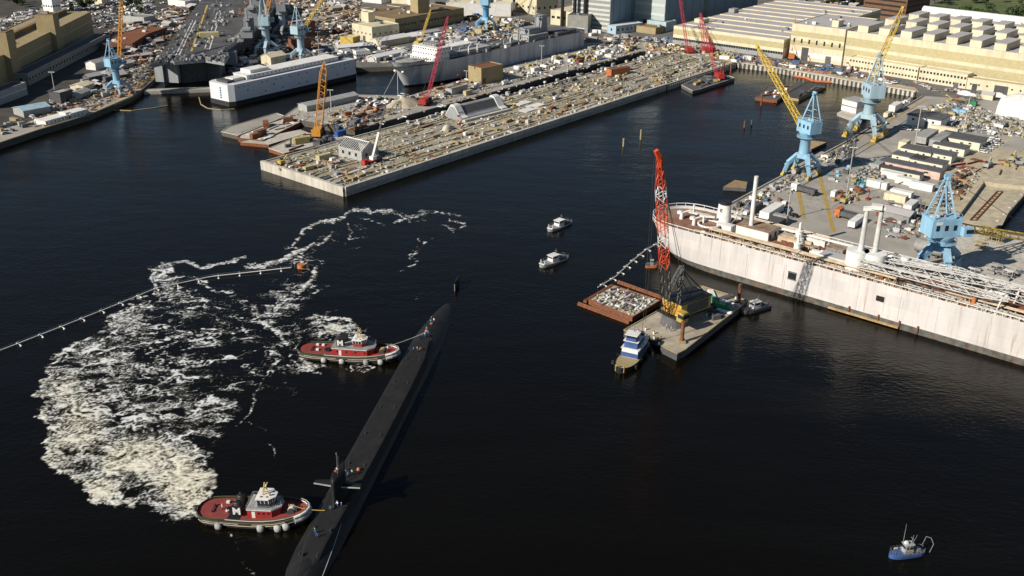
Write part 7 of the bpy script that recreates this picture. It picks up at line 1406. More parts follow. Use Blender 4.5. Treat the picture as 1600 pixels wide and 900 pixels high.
# right yard: offices and containers read off the photograph
for kd, col, px, py, rz, lb, sc in (
 ('site_office','ivory',1434,244,Bd,'cream office with dark roof nearest the tan roofed box',(1.05,1.5,1)),('site_office','ivory',1466,249,Bd,'cream walled dark roofed office right of the office nearest the tan box',(1.05,1.5,1)),
 ('site_office','ivory',1485,238,Bd,'cream office with dark roof below the widest dark roof',(1.1,1.5,1)),('site_office','ivory',1502,226,Bd,'widest dark roofed office with cream fascia',(1.5,2.1,1.1)),
 ('site_office','ivory',1450,262,Bd,'cream walled office with dark roof beside the pink office',(1.1,1.5,1)),('site_office','ivory',1421,255,Bd,'small dark roofed office against the red edged roof',(1.1,1.3,1)),
 ('site_office','pink',1424,270,Bd,'long pale pink walled office with dark roof',(2.0,1.2,1)),('site_office','ivory',1408,277,Bd,'cream walled office below the pink office',(1.3,.9,.9)),
 ('trailer','grey',1447,221,Q,'long grey roofed trailer left of its twin by the dark offices',(1.3,1.6,1)),('trailer','grey',1468,226,Q,'long grey roofed trailer right of its twin by the dark offices',(1.3,1.6,1)),
 ('container','white',1395,279,Bd,'white container below the cream walled office',(1.3,1.1,1)),('container','white',1417,288,Bd,'white container second from the blue crane mast',(1.3,1.1,1)),('container','white',1440,296,Bd,'white container nearest the bright blue crane mast',(1.3,1.1,1)),
 ('container','white',1371,293,Bd,'white container alone left of the white trio',(1.2,1.1,1)),('container','cream',1399,314,Bd,'cream container in front of a white one in the open yard',(1.2,1.1,1)),('container','white',1408,308,Bd,'white container behind the cream one in the open yard',(1.2,1.1,1)),
 ('container','white',1422,327,Q,'white container beside the canopy roof',(1.2,1.1,1)),('trailer','white',1337,352,Q,'white box trailer parked behind the tender kingposts',(.9,1.1,.8)),('trailer','grey',1374,263,Q,'grey trailer beside the rows of grey blocks',(.9,1.1,.8)),
 ('container','cream',1412,232,Q,'cream box container with orange base near the lamp post',(.9,1.2,1.3)),('container','cream',1472,208,Bd,'cream tank box behind the grey trailers',(.7,1,1.2)),('container','cream',1488,211,Bd,'cream tank box right of its twin behind the trailers',(.7,1,1.2)),
 ('container','cream',1460,205,Bd,'low cream box left of the cream tank boxes',(.7,1,1)),('trailer','white',1398,174,Q,'white trailer at the quay beside the floating quarters',(.8,1.1,1)),('lorry','white',1256,302,Q+1.4,'dark bodied lorry with white cab on the quay between yellow lines',(1.3,1.3,1.2)),
 ('container','cream',1386,182,Q,'small cream box near the grey blue crane cab',(.8,.8,.8)),('lorry','orange',1322,342,Bd+3.1,'big orange machine on the apron behind the tender',(1.0,1.6,1.3)),('lift','orange',1309,333,Bd+3,'orange lifting arm attached beside the big orange machine',(1,1,.5)),
 ('lift','red',1356,312,Q,'red forklift like lift standing in the open yard',(.8,.8,.7)),('car','white',1416,203,Bd,'white car parked by the crane shadow',(1.3,1.3,1.2)),('car','white',1430,203,Bd,'flat white car right of the other by the crane shadow',(1.3,1.3,1)),
 ('car','grey',1335,220,Q,'grey car driving between the legs of the grey blue crane',(1.2,1.2,1)),('container','white',1303,306,Q,'small white cabin among orange machines in the yard',(.6,.8,.9)),('generator','green',1519,165,Bd,'bright green hut near the white tent',(1.3,2,1.3)),
 ('site_office','white',1449,196,Bd,'large white fabric shed beside the tall lamp post',(1.3,2.6,1.5)),('shed_unit','grey',1401,339,Bd,'grey corrugated canopy roof behind the tender crane',(1.6,1.6,1)),('lorry','grey',1213,352,Q,'grey flat roofed unit behind the tender funnel',(1.1,2.4,1.2)),
 ('trailer','white',1205,338,Q,'long white ribbed box behind the tender mast',(1.2,1.6,1)),('trailer','dark_grey',1180,330,Q,'black vehicle row behind the tender funnel',(.7,1,.8)),('tank','grey',1452,398,Bd,'grey drum like tank beside the bright blue crane column',(2.0,2.4,2.0)),
 ('container','sky_blue',1500,177,Bd,'light blue container among grey clutter',(.9,1,.7)),('lift','yellow',1481,159,Bd,'yellow crane arm lying near the long rusty mats',(1,1,.6)),('tarp_heap','white',1508,148,Bd,'pale humped shelter up the road from the tent',(2.6,1.8,2)),('shed_unit','cream',1540,154,Bd,'white mobile shelter left of the round tent',(1.2,1.1,1.1)),('tarp_heap','white',1560,151,Bd,'white humped shelter beside the round tent',(2.0,1.7,2))):
    f_ = 1.28 if kd in ('site_office', 'container', 'trailer') and px > 1360 else 1.0; one(kd, col, px, py, rz, lb, LAND, (sc[0] * f_, sc[1] * f_, sc[2] * (1 + (f_ - 1) * .6)))
scatter([(1440,170),(1500,158),(1560,185),(1600,190),(1600,205),(1545,212),(1510,200),(1450,196)], 'in the dense grey clutter below the white tent', [('crate','grey concrete tan khaki dark_grey white',5),('plate_stack','grey steel tan',3),('generator','grey white khaki',2),('concrete_block','concrete dark_grey',3),('pipe_bundle','steel grey',2),('pickup','white grey',1),('container','grey white navy_grey',1)], 190, Bd)
scatter([(1310,252),(1350,240),(1372,252),(1378,270),(1350,300),(1300,285),(1292,268)], 'among the blue and grey stores by the yard lamp', [('crate','blue teal white grey sky_blue',4),('drum_group','blue green white red',2),('generator','grey dark_grey yellow',2),('plate_stack','teal grey',1)], 60, Bd)
for r_ in range(7): row('concrete_block', 'grey concrete', (1330 + r_ * 5.2, 276 + r_ * 2.2), (1362 + r_ * 5.2, 258 + r_ * 2.2), 8, Q, 'in the tight rows of grey blocks')
scatter([(1296,300),(1345,296),(1340,322),(1300,320)], 'among the orange machines of the open yard', [('lift','orange',1),('generator','orange timber rust',4),('girder','timber rust',2),('crate','white timber',3),('excavator','yellow',.4)], 18, Bd, .4)
scatter([(1500,150),(1470,165),(1478,180),(1530,180)], 'by the rusty mats near the tent', [('girder','rust timber steel',3),('plate_stack','rust grey tan',4)], 26, Bd)
scatter([(1470,284),(1520,262),(1530,270),(1478,330),(1462,310)], 'along the dirt yard edge behind the blue crane', [('timber_stack','brown timber dark_grey',3),('girder','rust dark_grey grey',3),('tarp_heap','white dark_grey',2),('cable_reel','timber dark_grey',1),('scaffold','dark_grey',1)], 34, Q)
scatter([(1490,252),(1540,248),(1545,262),(1500,270)], 'on the dirt yard beside the parked cars', [('excavator','red yellow grey',1),('girder','red rust',2),('plate_stack','rust',1)], 12, Q, .5)
scatter([(1548,250),(1600,250),(1600,275),(1560,272)], 'on the dirt yard at the right edge', [('excavator','red yellow grey',1),('girder','red rust tan',2),('crate','orange yellow',1)], 14, Q, .5)
row('pickup', 'white', (1530,236), (1556,216), 7, Bd, 'in the line of white trucks beside the dark offices'); row('car', 'white grey', (1534,240), (1562,222), 6, Bd, 'in the line of white trucks beside the dark offices')
scatter([(1350,200),(1378,205),(1400,180),(1410,172),(1440,150),(1430,148),(1395,168)], 'along the quay edge by the grey blue crane', [('generator','grey white yellow',2),('crate','grey white yellow',3),('container','white grey',1),('car','white',1)], 26, Q)
scatter([(1205,292),(1322,226),(1330,230),(1240,282),(1150,334),(1125,338)], 'in the gear along the right quay edge', [('crate','white grey dark_grey yellow',4),('generator','grey white dark_grey',3),('tank','white grey',1),('drum_group','yellow white blue',2)], 70, Q)
scatter([(1146,330),(1200,306),(1235,320),(1240,340),(1190,350)], 'on the apron behind the tender funnel', [('car','dark_grey black blue white',3),('generator','grey white',1),('crate','grey white rust',2)], 26, Q)
scatter([(1372,322),(1440,318),(1450,350),(1440,372),(1390,372),(1372,350)], 'in the scrap heap behind the tender crane', [('tarp_heap','white dark_grey brown grey',3),('plate_stack','rust brown grey',2),('scaffold','grey',1),('crate','white rust grey grey',3),('container','white grey',.8)], 50, Bd, .6)
scatter([(1500,372),(1553,368),(1600,385),(1600,400),(1520,396)], 'on the pale slab by the dry dock', [('scaffold','yellow',1),('crate','white yellow khaki',1)], 6, Bd)
scatter([(1505,424),(1560,412),(1600,425),(1600,440),(1520,440)], 'on the quay behind the right part of the tender', [('generator','khaki white grey',2),('scaffold','grey white',2),('crate','white grey',2)], 16, Bd)
# dry dock pier
PZ = 'on the dry dock pier'
def pier(u0, u1, v0, v1, place, kinds, n, jit=.08):
    tot = sum(w_ for _, _, w_ in kinds); k = tr = 0
    while k < n and tr < n * 10:
        tr += 1; u_ = rz_.uniform(u0, u1); v_ = rz_.choice([b_ for b_ in (4.3, 10.8, 15.2, 20.5, 31.5, 36.5, 43, 52.3, 57) if v0 <= b_ <= v1] or [(v0 + v1) / 2]) + rz_.gauss(0, 1.7); q = PR(u_, v_); s = rz_.uniform(0, tot)
        if math.sin(u_ * .09 + v_ * .7) + .6 * math.sin(u_ * .31 + v_) < -.25: continue
        for kd, cols, w_ in kinds:
            s -= w_
            if s <= 0: break
        if _count.get(kd, 0) >= 290: continue
        x, y = proj(q.x, q.y, LAND)
        cr = rz_.random() < .3
        if put(kd, rz_.choice(cols.split()), x, y, A + (math.pi / 2 if cr else 0) + rz_.gauss(0, jit), place, LAND, True, cr): k += 1
pier(4, 40, 4, 26, 'at the near corner of the dry dock pier', [('timber_stack','timber tan grey',3),('pipe_bundle','grey white steel',3),('concrete_block','concrete_light grey',2),('crate','white timber tan grey',3),('plate_stack','rust grey',2)], 30)
pier(2, 30, 24, 52, 'between the gabled frame and the pier end wall', [('crate','pink white concrete tan',4),('container','khaki',.6),('timber_stack','timber tan',2),('generator','white yellow',1),('plate_stack','rust',1)], 28)
pier(40, 150, 4, 20, 'along the basin side of the dry dock pier', [('timber_stack','timber tan dark_grey',4),('crate','white timber rust',3),('girder','steel rust',2),('concrete_block','concrete_light',2),('plate_stack','rust tan',2)], 34)
pier(40, 140, 20, 50, 'on the olive ground in the middle of the dry dock pier', [('timber_stack','timber tan',2),('concrete_block','concrete_light grey',3),('crate','white grey',2),('pipe_bundle','grey steel',1),('tarp_heap','white concrete',1),('girder','rust',1)], 16)
pier(112, 200, 40, 58, 'behind the caisson on the dry dock pier', [('concrete_block','concrete_light grey',3),('pipe_bundle','grey white',2),('timber_stack','timber',2),('tarp_heap','white',1)], 14)
pier(150, 250, 3, 30, 'on the middle stretch of the dry dock pier', [('timber_stack','timber tan rust',4),('crate','white timber tan',3),('girder','steel rust',2),('plate_stack','rust tan',3),('concrete_block','concrete_light',3),('cable_reel','timber',1)], 30)
pier(190, 300, 28, 56, 'among the green and grey gear on the dry dock pier', [('generator','khaki dark_grey white',2),('concrete_block','concrete_light dark_grey',3),('crate','white khaki tan',3),('timber_stack','timber dark_grey',3),('excavator','yellow',.2)], 34)
pier(250, 366, 3, 56, 'at the far stretch of the dry dock pier', [('concrete_block','concrete_light grey dark_grey',4),('timber_stack','timber tan',4),('crate','white grey khaki grey tan dark_grey',4),('pipe_bundle','grey steel',2),('scaffold','grey',1),('plate_stack','white rust',2),('container','grey white',.4),('crate','green blue',.4)], 86)
pier(100, 366, 56, 60, 'along the slot side of the dry dock pier', [('concrete_block','concrete_light grey white',5),('generator','navy_grey grey',2),('crate','grey white',3)], 60)
ORD = 'first second third fourth fifth sixth seventh eighth ninth tenth eleventh twelfth thirteenth fourteenth fifteenth sixteenth seventeenth eighteenth nineteenth twentieth twenty-first twenty-second twenty-third twenty-fourth'.split()
for i in range(24):
    q = PR(12 + i * 14.8, 2.6); MB().box((0, 0, .7), (1.6, 1.0, 1.4)).box((0, 0, 1.5), (2.0, .4, .25)).build('bollard', 'concrete_light', None, tuple(q), A, ORD[i] + ' pale bollard block from the near corner along the basin side wall', 'bollard', 'bollard blocks along the basin side wall')
q = PR(104, 33); one('tarp_heap', 'concrete_light', *proj(q.x, q.y, 3), A, 'pale rubble mound left of the caisson', LAND, (1.8, 1.8, 2.4))
q = PR(125, 24); x, y = proj(q.x, q.y, 3); one('lift', 'red', 719, 195, A, 'red lifting machine at the end of the caisson', LAND, (1, 1, .8)); one('lift', 'yellow', 802, 169, A, 'yellow lifting machine at the far end of the caisson', LAND, (1, 1, .8)); one('excavator', 'yellow', 440, 258, A, 'yellow excavator at the left corner of the pier', LAND)
for x, y in ((815,162),(836,166),(826,172)): one('plate_stack', 'white', x, y, A, 'wide pale slab behind the caisson', LAND, (2.6, 2.6, 1))['group'] = 'wide pale slabs'
# middle pier
scatter([(548,168),(600,166),(610,180),(560,204),(510,200),(500,188)], 'in the orange and blue gear by the lattice crane', [('crate','orange grey white timber rust dark_grey',4),('container','blue rust white',.8),('girder','rust timber grey',2),('scaffold','rust timber grey',1.5),('pipe_bundle','rust steel',2),('lift','orange',.2)], 66, A, .3)
scatter([(560,158),(640,150),(650,156),(600,170),(560,172)], 'beside the low ribbed shed on the middle pier', [('car','white grey dark_grey black',4),('van','white',1),('pickup','white grey dark_grey',2),('crate','grey blue rust',1)], 40, A)
scatter([(640,152),(760,118),(820,108),(800,125),(700,152),(660,165)], 'along the ship side of the middle pier', [('crate','white grey dark_grey orange',3),('generator','white grey dark_grey',2),('timber_stack','timber',2),('girder','rust tan',2),('lift','red',.2),('car','grey white dark_grey',1)], 80, A)
scatter([(800,110),(870,90),(900,84),(870,108),(820,122)], 'in the grey and white gear amid the middle pier', [('container','white grey khaki',2),('crate','white grey',3),('tank','grey white',1),('generator','grey white',2),('car','white grey',1)], 70, A)
scatter([(880,92),(960,66),(1000,64),(990,78),(900,104)], 'at the far end of the middle pier', [('container','white grey red',2),('car','white grey',2),('lorry','yellow white',.4),('pickup','white grey',2),('excavator','yellow',.5),('crate','white rust grey tan orange',4),('lift','orange',.2),('generator','white grey',2)], 110, A)
for kd, col, x, y, lb in (('lorry','yellow',893,92,'yellow flatbed lorry beside the grey ship'),('lorry','yellow',906,95,'second yellow flatbed lorry beside the grey ship'),('tank','white',789,132,'white tank trailer at the end of the rusty roofed house'),('container','khaki',731,148,'olive box on the middle pier by the red crane')): one(kd, col, x, y, A, lb)
# barge loads
def on_deck(pg, place, kinds, n, z, base): scatter(pg, place, kinds, n, base, .4, z)
on_deck([(925,468),(958,450),(1022,470),(988,491)], 'on the debris barge', [('crate','white dark_grey grey red',3),('drum_group','dark_grey white red yellow',3)], 34, 1.8, Bd)
on_deck([(1092,452),(1160,470),(1120,500),(1085,488)], 'at the stern of the derrick barge', [('crate','dark_grey white navy_grey yellow rust',3),('generator','dark_grey green navy_grey',2),('drum_group','yellow white blue',2),('tarp_heap','dark_grey black',2),('pipe_bundle','white dark_grey',2)], 46, 2.4, Bd + .6)
on_deck([(982,512),(1000,508),(1050,538),(1040,545),(1030,540)], 'on the near end of the derrick barge', [('drum_group','yellow white',2),('crate','white yellow tan',2)], 9, 2.4, Bd)
on_deck([(1075,130),(1130,120),(1140,122),(1092,137)], 'on the red crane barge', [('crate','yellow orange white dark_grey',3),('generator','yellow dark_grey',2),('girder','dark_grey steel',1)], 22, 1.9, A)
on_deck([(1190,150),(1215,134),(1236,140),(1212,154)], 'on the barges below the end bay', [('crate','dark_grey white tan rust',3),('generator','dark_grey white',2),('girder','rust',2)], 20, 1.8, A)
on_deck([(1240,150),(1275,131),(1290,134),(1250,152)], 'on the barge with dark covers', [('girder','black tan',3),('plate_stack','dark_grey',2)], 14, 1.8, A)
on_deck([(380,212),(440,188),(465,190),(415,218)], 'on the rusty edged barge', [('girder','white timber',3),('container','rust brown',.6),('plate_stack','white grey',2),('crate','rust dark_grey',2)], 26, 2.0, A)
on_deck([(440,234),(485,210),(540,214),(470,236)], 'on the sandy deck barge', [('crate','timber white blue rust',3),('container','blue yellow',.3),('girder','rust',1),('generator','dark_grey',1)], 22, 1.9, A)
one('container', 'rust', 400, 216, A, 'rust brown box on the near part of the rusty edged barge', 2.0); one('container', 'blue', 532, 212, A, 'blue box at the foot of the orange yellow lattice crane', 1.9)
# wharf in front of the halls
scatter([(1010,70),(1055,72),(1140,86),(1150,98),(1090,84),(1020,80)], 'on the wharf in front of the assembly hall', [('crate','white grey tan orange khaki',3),('generator','white grey khaki',2),('girder','rust timber',2),('timber_stack','timber',2),('container','white grey blue',.7),('excavator','yellow khaki',.6)], 110, Bd)
scatter([(1150,90),(1230,97),(1316,106),(1400,126),(1430,138),(1250,108),(1160,98)], 'on the wharf below the cream halls', [('car','white grey blue dark_grey',3),('container','white blue cream',1),('crate','orange white grey tan',2),('lift','orange',.3),('pickup','white blue',1),('girder','rust orange',2),('generator','blue white',1)], 95, Bd)
scatter([(1430,126),(1520,146),(1560,150),(1500,150),(1440,140)], 'on the road by the hall annex', [('car','white grey',2),('crate','orange rust white',2),('plate_stack','rust',1)], 22, Bd)
scatter([(1010,58),(1052,62),(1050,70),(1005,64)], 'beside the low tan shed', [('car','white blue grey',3),('container','white blue',1),('crate','white timber orange',2)], 26, Bd)
# left quay
scatter([(0,214),(60,192),(120,168),(170,150),(165,140),(110,158),(50,180),(0,196)], 'on the left quay', [('crate','grey tan dark_grey orange',3),('container','tan grey',.6),('generator','grey dark_grey tan',2),('car','white grey',1),('plate_stack','rust grey',2)], 46, A)
scatter([(60,170),(160,110),(200,90),(210,120),(190,140),(120,150)], 'in the shadowed yard behind the left quay', [('container','grey navy_grey white dark_grey',2),('shed_unit','navy_grey grey dark_grey',1.5),('crate','grey dark_grey teal',2),('car','white grey dark_grey',2),('tarp_heap','white grey',1)], 60, A)
scatter([(205,120),(230,100),(240,112),(228,128)], 'beside the aircraft carrier stern', [('crate','grey tan dark_grey',3),('girder','tan rust',2),('generator','grey khaki',2),('scaffold','grey',1)], 36, A)
scatter([(150,55),(230,30),(300,8),(310,18),(270,50),(238,95),(205,95),(170,80)], 'in the yard left of the flight deck', [('container','grey dark_grey rust navy_grey white',2),('shed_unit','grey dark_grey rust tan',1.6),('crate','grey dark_grey rust tan',3),('pickup','white grey dark_grey',1.2),('lorry','white grey blue',.8),('plate_stack','grey rust',2),('timber_stack','timber brown',1.5),('tank','grey white',.6)], 230, A, .15)
scatter([(345,108),(400,60),(470,50),(480,85),(440,100),(350,120)], 'on the pier between carrier and white barge', [('container','dark_grey grey white',2),('crate','rust grey dark_grey',3),('generator','dark_grey rust white',2),('tank','white grey',1),('shed_unit','grey dark_grey',1)], 90, A)
scatter([(470,90),(540,60),(560,70),(640,80),(640,98),(560,98),(556,92)], 'on the bank behind the white barge', [('container','white grey navy_grey blue',2.5),('crate','white grey rust orange',3),('shed_unit','white grey',1.6),('car','white grey blue',2),('generator','grey yellow white',1),('lorry','white',.5)], 150, A, .15)
scatter([(430,0),(540,0),(560,30),(550,55),(480,55),(440,30)], 'in the yard beyond the pale cranes', [('container','white grey brown rust tan',2.5),('crate','timber rust grey',3),('timber_stack','timber tan',2),('shed_unit','tan grey white',1.6),('car','white grey blue dark_grey',2),('tank','white',.4)], 200, A, .2)
scatter([(720,22),(800,28),(860,45),(835,62),(740,62),(700,52)], 'in the yard beyond the grey ship', [('container','white blue khaki tan',2),('crate','blue orange white grey grey tan',4),('car','white grey blue',2),('generator','white blue khaki',2),('girder','rust',1),('lorry','yellow white',.6)], 150, Bd)
scatter([(905,60),(930,52),(1000,58),(1000,64),(915,66)], 'at the head of the ship slip', [('container','white grey',1.5),('crate','white rust timber',3),('car','white grey',2),('girder','rust orange',2)], 44, Bd)
row('container', 'white', (915,50), (940,52), 3, Bd, 'in the white row below the smokestacks')
scatter([(640,55),(720,50),(760,62),(720,80),(650,72)], 'on the far bank along the grey ship', [('shed_unit','white grey',1.5),('container','white grey',2),('crate','grey white dark_grey',3),('car','white grey',2),('tarp_heap','white',1)], 90, A)
# parking fields at the very top
for k in range(9):
    y0 = 2 + k * 3.6; row('car', 'white grey dark_grey blue black', (0, y0 + 4), (86 + (k % 3) * 30, y0 - 3), 9, A + .3, 'in the parking rows at the top left')
for k in range(4): row('pickup', 'white grey dark_grey', (100, 4 + k * 4), (220, -1 + k * 3), 9, A + .3, 'in the far rows past the white cube building')
row('car', 'white grey dark_grey', (505,4), (590,2), 14, Bd, 'along the far street at the top'); row('car', 'white grey blue', (560,16), (650,24), 14, Bd, 'along the street behind the tan warehouse')
for k in range(3): row('car', 'white grey dark_grey blue', (1490 + k * 8, -6 + k * 3), (1640, 4 + k * 4), 16, Bd, 'in the car park beyond the grass field')
scatter([(150,30),(260,6),(300,-6),(160,-8)], 'by the rail yard at the top left', [('container','grey rust tan white',2),('lorry','white grey red',1),('pickup','white grey',2),('tank','grey cream',1),('plate_stack','grey tan',2)], 90, A, .1)
scatter([(1180,-4),(1340,4),(1340,12),(1200,0)], 'behind the assembly hall roof', [('container','red brown white grey',2),('shed_unit','white red grey',2),('lorry','red white',1)], 26, Bd)
scatter([(1420,10),(1445,14),(1445,18),(1420,14)], 'by the brown office block', [('car','white grey red',2)], 8, Bd)

# people seen as specks on piers and barges
for x, y, z, c, lb in ((1038,447,2.4,'orange','worker in orange on the derrick barge beyond the crane'),(978,462,1.8,'red','worker in red among the rubble of the debris barge'),(981,459,1.8,'yellow','worker in yellow among the rubble of the debris barge'),(1041,515,2.4,'white','worker in white beside the derrick tub'),(1048,518,2.4,'yellow','worker in yellow beside the derrick tub'),
 (1238,304,3,'dark_grey','worker in dark clothes left of the parked lorry'),(497,262,3,'orange','worker in orange on the dry dock pier'),(652,246,3,'orange','worker in orange by the basin side of the dry dock pier')):
    p = P(x, y, z); person((p.x, p.y, z), rz_.uniform(0, 6), 'stand', 'blue', c, lb, 'white', None)

# stone paving patches and stains with real edges on the yards
rr = random.Random(9)
for i in range(60):
    u, v = rr.uniform(8, 345), rr.uniform(6, 52); l, w_ = rr.uniform(6, 40), rr.uniform(.8, 5); u = max(u, l / 2 + 3); v = max(v, w_ / 2 + 3); q = PR(u, v)
    MB().box((0, 0, .035 + .002 * i), (l, w_, .03)).build('ground_patch', rr.choice(['concrete', 'sand', 'concrete_light', 'olive', 'sand']), None, tuple(q), A, kind='structure')
for i, (x, y, l, w_, c) in enumerate(((1300,300,50,16,'concrete'),(1400,300,60,22,'concrete'),(1330,340,30,20,'apron'),(1460,300,24,9,'concrete'),(1280,250,30,10,'apron'),(1500,220,40,16,'apron'),(1590,225,30,10,'apron'),(700,140,60,6,'sand'),(900,88,40,12,'concrete_light'),(800,120,60,8,'sand'),(560,185,36,20,'sand'),(1100,78,50,10,'sand'),(620,90,40,14,'sand'),(500,40,50,30,'sand'),(180,60,80,30,'apron'),(240,40,60,24,'sand'),(760,50,60,20,'apron'),(540,20,70,20,'apron'),(100,20,160,26,'apron'),(960,58,40,8,'apron'))):
    q = P(x, y, LAND); MB().box((0, 0, .05 + .003 * i), (l, w_, .03)).build('ground_patch', c, None, tuple(q), Q if x > 1200 else A, kind='structure')
# dry dock floor with gallery at the right edge
qa = [P(x, y, LAND) for x, y in ((1488,352),(1534,290),(1600,283),(1566,352))]
dd = MB(); dd.prism([(p.x, p.y) for p in qa], LAND + .02, LAND + .05); dd.build('dock_slab', 'sand', kind='structure')
for (x0, y0, x1, y1, lb) in ((1488,350,1534,289,'low sandy wall on the left of the dock slab'),(1534,289,1600,296,'low sandy wall across the far end of the dock slab'),(1492,352,1548,362,'low sandy wall across the near end of the dock slab')):
    a, b = P(x0, y0, LAND), P(x1, y1, LAND); MB().beam((a.x, a.y, LAND + .9), (b.x, b.y, LAND + .9), 1.6, 1.8).build('dock_wall', 'sand', None, None, 0, lb, 'wall')
a, b = P(1520, 345, LAND), P(1562, 300, LAND); m = MB()
for s in (-1.2, 1.2): m.beam((a.x + s, a.y, LAND + .3), (b.x + s, b.y, LAND + .3), .4, .5)
for i in range(12): c = a.lerp(b, i / 11); m.beam((c.x - 1.2, c.y, LAND + .3), (c.x + 1.2, c.y, LAND + .3), .3)
m.build('crane_track', 'rust', None, None, 0, 'rusty ladder like track lying on the dock slab', 'track')
for i in range(6):
    c = P(1553 + i * 9.5, 356 - i * 10.5, 0); MB().tube((0, 0, 0), (0, 0, 3.4), .8, .8, 8).build('fender', 'concrete_light', None, (c.x + 1, c.y, 0), 0, 'pale cylinder fender on the dry dock wall', 'fender', 'fenders on the dry dock wall')

# ------------------------------------------------------------------ trees
def tree_mesh(seed, h, r_):
    rr = random.Random(seed); tr = MB(); tr.tube((0, 0, 0), (0, 0, h * .45), .28, .18, 6)
    for i in range(4): a = i * 1.7 + rr.random(); tr.tube((0, 0, h * (.25 + .05 * i)), (math.cos(a) * r_ * .6, math.sin(a) * r_ * .6, h * (.55 + .08 * i)), .12, .05, 4)
    cr = MB(); cl = [(rr.gauss(0, r_ * .42), rr.gauss(0, r_ * .42), h * rr.uniform(.4, .88), rr.uniform(.28, .5) * r_) for _ in range(15)]
    for x, y, z, q in cl:
        for _ in range(42):
            d = Vector((rr.gauss(0, 1), rr.gauss(0, 1), rr.gauss(0, .8))).normalized() * q * rr.uniform(.7, 1.1); c = Vector((x, y, z)) + d; s_ = rr.uniform(.35, .7)
            a = Vector((rr.gauss(0, 1), rr.gauss(0, 1), rr.gauss(0, 1))).normalized() * s_; b = a.cross(Vector((rr.gauss(0, 1), rr.gauss(0, 1), rr.gauss(0, 1)))).normalized() * s_
            cr.add([c - a, c + b, c + a, c - b], [(0, 1, 2, 3)])
    return tr.mesh('trunk', 'bark'), cr.mesh('crown', 'foliage')
TM = [tree_mesh(s, h, r_) for s, h, r_ in ((1, 9, 3.6), (2, 11, 4.2), (3, 7, 3.2))]
def tree(px, py, k, label, grp, s_=1.0):
    p = P(px, py, LAND); label = (('tall ' if s_ > 1.15 else 'small ' if s_ < .85 else '') + ('broad ' if k == 1 else 'round ' if k == 2 else '')) + label; t = thing('tree', label, 'tree', (p.x, p.y, LAND), rz_.uniform(0, 6), grp)
    for nm, me in zip(('trunk', 'crown'), TM[k]): o = bpy.data.objects.new(nm, me); COL.objects.link(o); o.parent = t
    t.scale = (s_, s_, s_ * rz_.uniform(.85, 1.15))
for i in range(34):
    f = i / 34; x, y = rz_.choice([(1480 + 130 * f, 22 + rz_.uniform(-3, 12)), (1530 + 80 * f, 34 + rz_.uniform(-8, 10)), (1460 + 150 * f, 2 + rz_.uniform(-6, 8))]); tree(x, y, i % 3, 'dark green tree round the grass field at the top right', 'trees round the grass field', rz_.uniform(.8, 1.4))
for i in range(14): tree(1300 + i * 4 + rz_.uniform(-2, 2), 6 + rz_.uniform(-3, 4), i % 3, 'dark tree between the assembly hall roof and the brown office', 'trees by the brown office block', rz_.uniform(.7, 1.1))
for i in range(10): tree(rz_.uniform(0, 60), rz_.uniform(-2, 12), i % 3, 'dark tree among the parking rows at the top left', 'trees in the parking fields', rz_.uniform(.7, 1.1))
for i in range(12): tree(rz_.uniform(110, 240), 24 - rz_.uniform(0, 20), i % 3, 'low tree along the rail yard embankment', 'trees along the rail yard', rz_.uniform(.5, .9))
print('counts', _count)

# ------------------------------------------------------------------ loose debris nobody could count
def debris(pg, n, cols, smin=.25, smax=1.1, seed=1, z=LAND):
    r5 = random.Random(seed); x0, x1 = min(p[0] for p in pg), max(p[0] for p in pg); y0, y1 = min(p[1] for p in pg), max(p[1] for p in pg)
    W0 = [P(x, y, z) for x, y in pg]; wx0, wx1 = min(p.x for p in W0), max(p.x for p in W0); wy0, wy1 = min(p.y for p in W0), max(p.y for p in W0); wp = [(p.x, p.y) for p in W0]
    m = MB(); k = 0
    while k < n:
        x, y = r5.uniform(wx0, wx1), r5.uniform(wy0, wy1)
        if not inpoly(x, y, wp): continue
        k += 1; q = r5.uniform(smin, smax); l = q * r5.choice([1, 1.4, 2.5, 5]); m.box((x, y, z + q * .3), (l, q, q * .7), A_DIR + r5.choice([0, 0, 1.57]) + r5.gauss(0, .2), mi=r5.randrange(len(cols)))
    m.build('debris', cols, kind='stuff')
debris([(414,256),(538,293),(1145,98),(1070,82),(1012,94)], 1500, ['concrete_light','timber','tan','grey','dark_grey','concrete_light','white'], .15, .7, 1)
r6 = random.Random(66); m = MB()
for i in range(2200):
    u, v = r6.uniform(4, 366), r6.choice([4.3, 10.8, 15.2, 20.5, 24.5, 31.5, 36.5, 43, 52.3, 56.5]) + r6.gauss(0, 1.5); v = min(max(v, 2.5), 59)
    if math.sin(u * .09 + v * .7) + .6 * math.sin(u * .31 + v) < -.15: continue
    q = PR(u, v); z_ = r6.uniform(.2, .8); m.box((q.x, q.y, q.z + z_ * .35), (z_ * r6.choice([1, 2, 4, 7]), z_, z_ * .7), A_DIR + r6.gauss(0, .06), mi=r6.randrange(7))
m.build('debris', ['concrete_light', 'timber', 'tan', 'grey', 'dark_grey', 'rust', 'white'], kind='stuff')
debris([(444,184),(556,205),(1000,84),(1000,66),(915,68),(640,151),(548,149),(474,163)], 900, ['grey','timber','rust','concrete_light','white','concrete_light'], .2, .85, 2)
debris([(1010,66),(1052,70),(1215,94),(1430,136),(1200,103),(1150,97),(1080,83),(1010,82)], 1100, ['orange_dull','timber','grey','rust','white','dark_grey'], .25, 1.0, 3)
debris([(1440,172),(1500,160),(1600,190),(1600,215),(1450,200)], 900, ['grey','concrete','dark_grey','khaki','white'], .3, 1.2, 4)
debris([(1206,290),(1326,226),(1336,230),(1246,284),(1150,338),(1122,338)], 500, ['grey','white','dark_grey','yellow_dull'], .25, .9, 5)
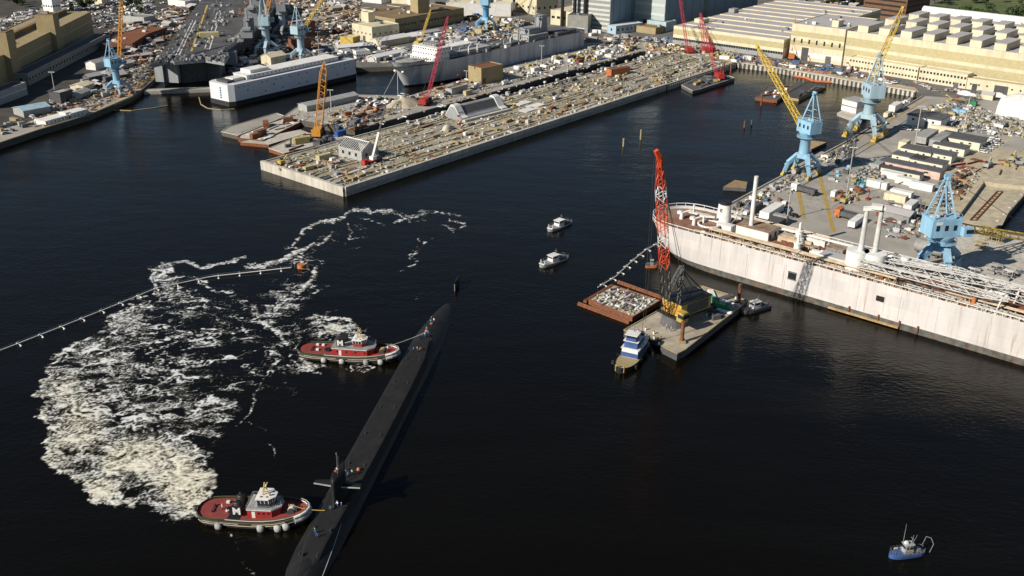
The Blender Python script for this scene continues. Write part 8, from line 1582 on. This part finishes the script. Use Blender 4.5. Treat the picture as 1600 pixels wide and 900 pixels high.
debris([(1372,322),(1450,318),(1500,262),(1540,264),(1478,340),(1450,372),(1385,372)], 420, ['timber','grey','white','dark_grey','brown'], .25, .9, 6)
debris([(150,58),(240,20),(330,-10),(318,10),(270,55),(240,98),(205,100),(172,84)], 1700, ['grey','dark_grey','rust','tan','white','brown'], .4, 1.7, 7)
debris([(345,112),(400,60),(480,50),(560,62),(640,80),(640,100),(556,96),(350,124)], 1600, ['grey','dark_grey','rust','tan','white','brown'], .4, 1.6, 8)
debris([(430,-5),(560,0),(565,35),(540,62),(480,56),(440,40)], 1700, ['grey','dark_grey','rust','tan','timber','white'], .4, 1.8, 9)
debris([(640,55),(720,46),(800,28),(865,45),(835,66),(740,76),(650,76)], 1300, ['grey','blue_dull','rust','tan','white','dark_grey'], .4, 1.6, 10)
debris([(0,30),(90,0),(240,-6),(240,30),(150,45),(120,28),(20,70),(0,70)], 1200, ['grey','dark_grey','white','dark_grey'], .5, 1.8, 11)
debris([(50,182),(160,128),(200,96),(235,100),(222,136),(140,176),(60,200)], 700, ['grey','dark_grey','rust','tan'], .3, 1.2, 12)
debris([(923,468),(958,449),(1026,470),(988,493)], 190, ['dark_grey','white','grey','concrete_light','dark_grey'], .2, .7, 13, 1.8)

# ------------------------------------------------------------------ every label singles out one thing
byl = {}
for o in list(COL.objects):
    if o.parent is None and 'label' in o.keys(): byl.setdefault(o['label'], []).append(o)
NTH = ['leftmost', 'second from left', 'third from left', 'fourth from left', 'fifth from left', 'sixth from left', 'seventh from left', 'eighth from left']
for l, os_ in byl.items():
    if len(os_) < 2: continue
    os_.sort(key=lambda o: proj(o.location.x, o.location.y, o.location.z)[0]); n = len(os_)
    for i, o in enumerate(os_):
        w_ = NTH[i] if i < min(8, (n + 1) // 2 if n > 8 else 8) else ('rightmost' if i == n - 1 else (ORD[n - 1 - i] + ' from right' if n - 1 - i < 24 else 'middle'))
        if i == n - 1: w_ = 'rightmost'
        o['label'] = ' '.join((w_ + ' ' + l).split()[:16])
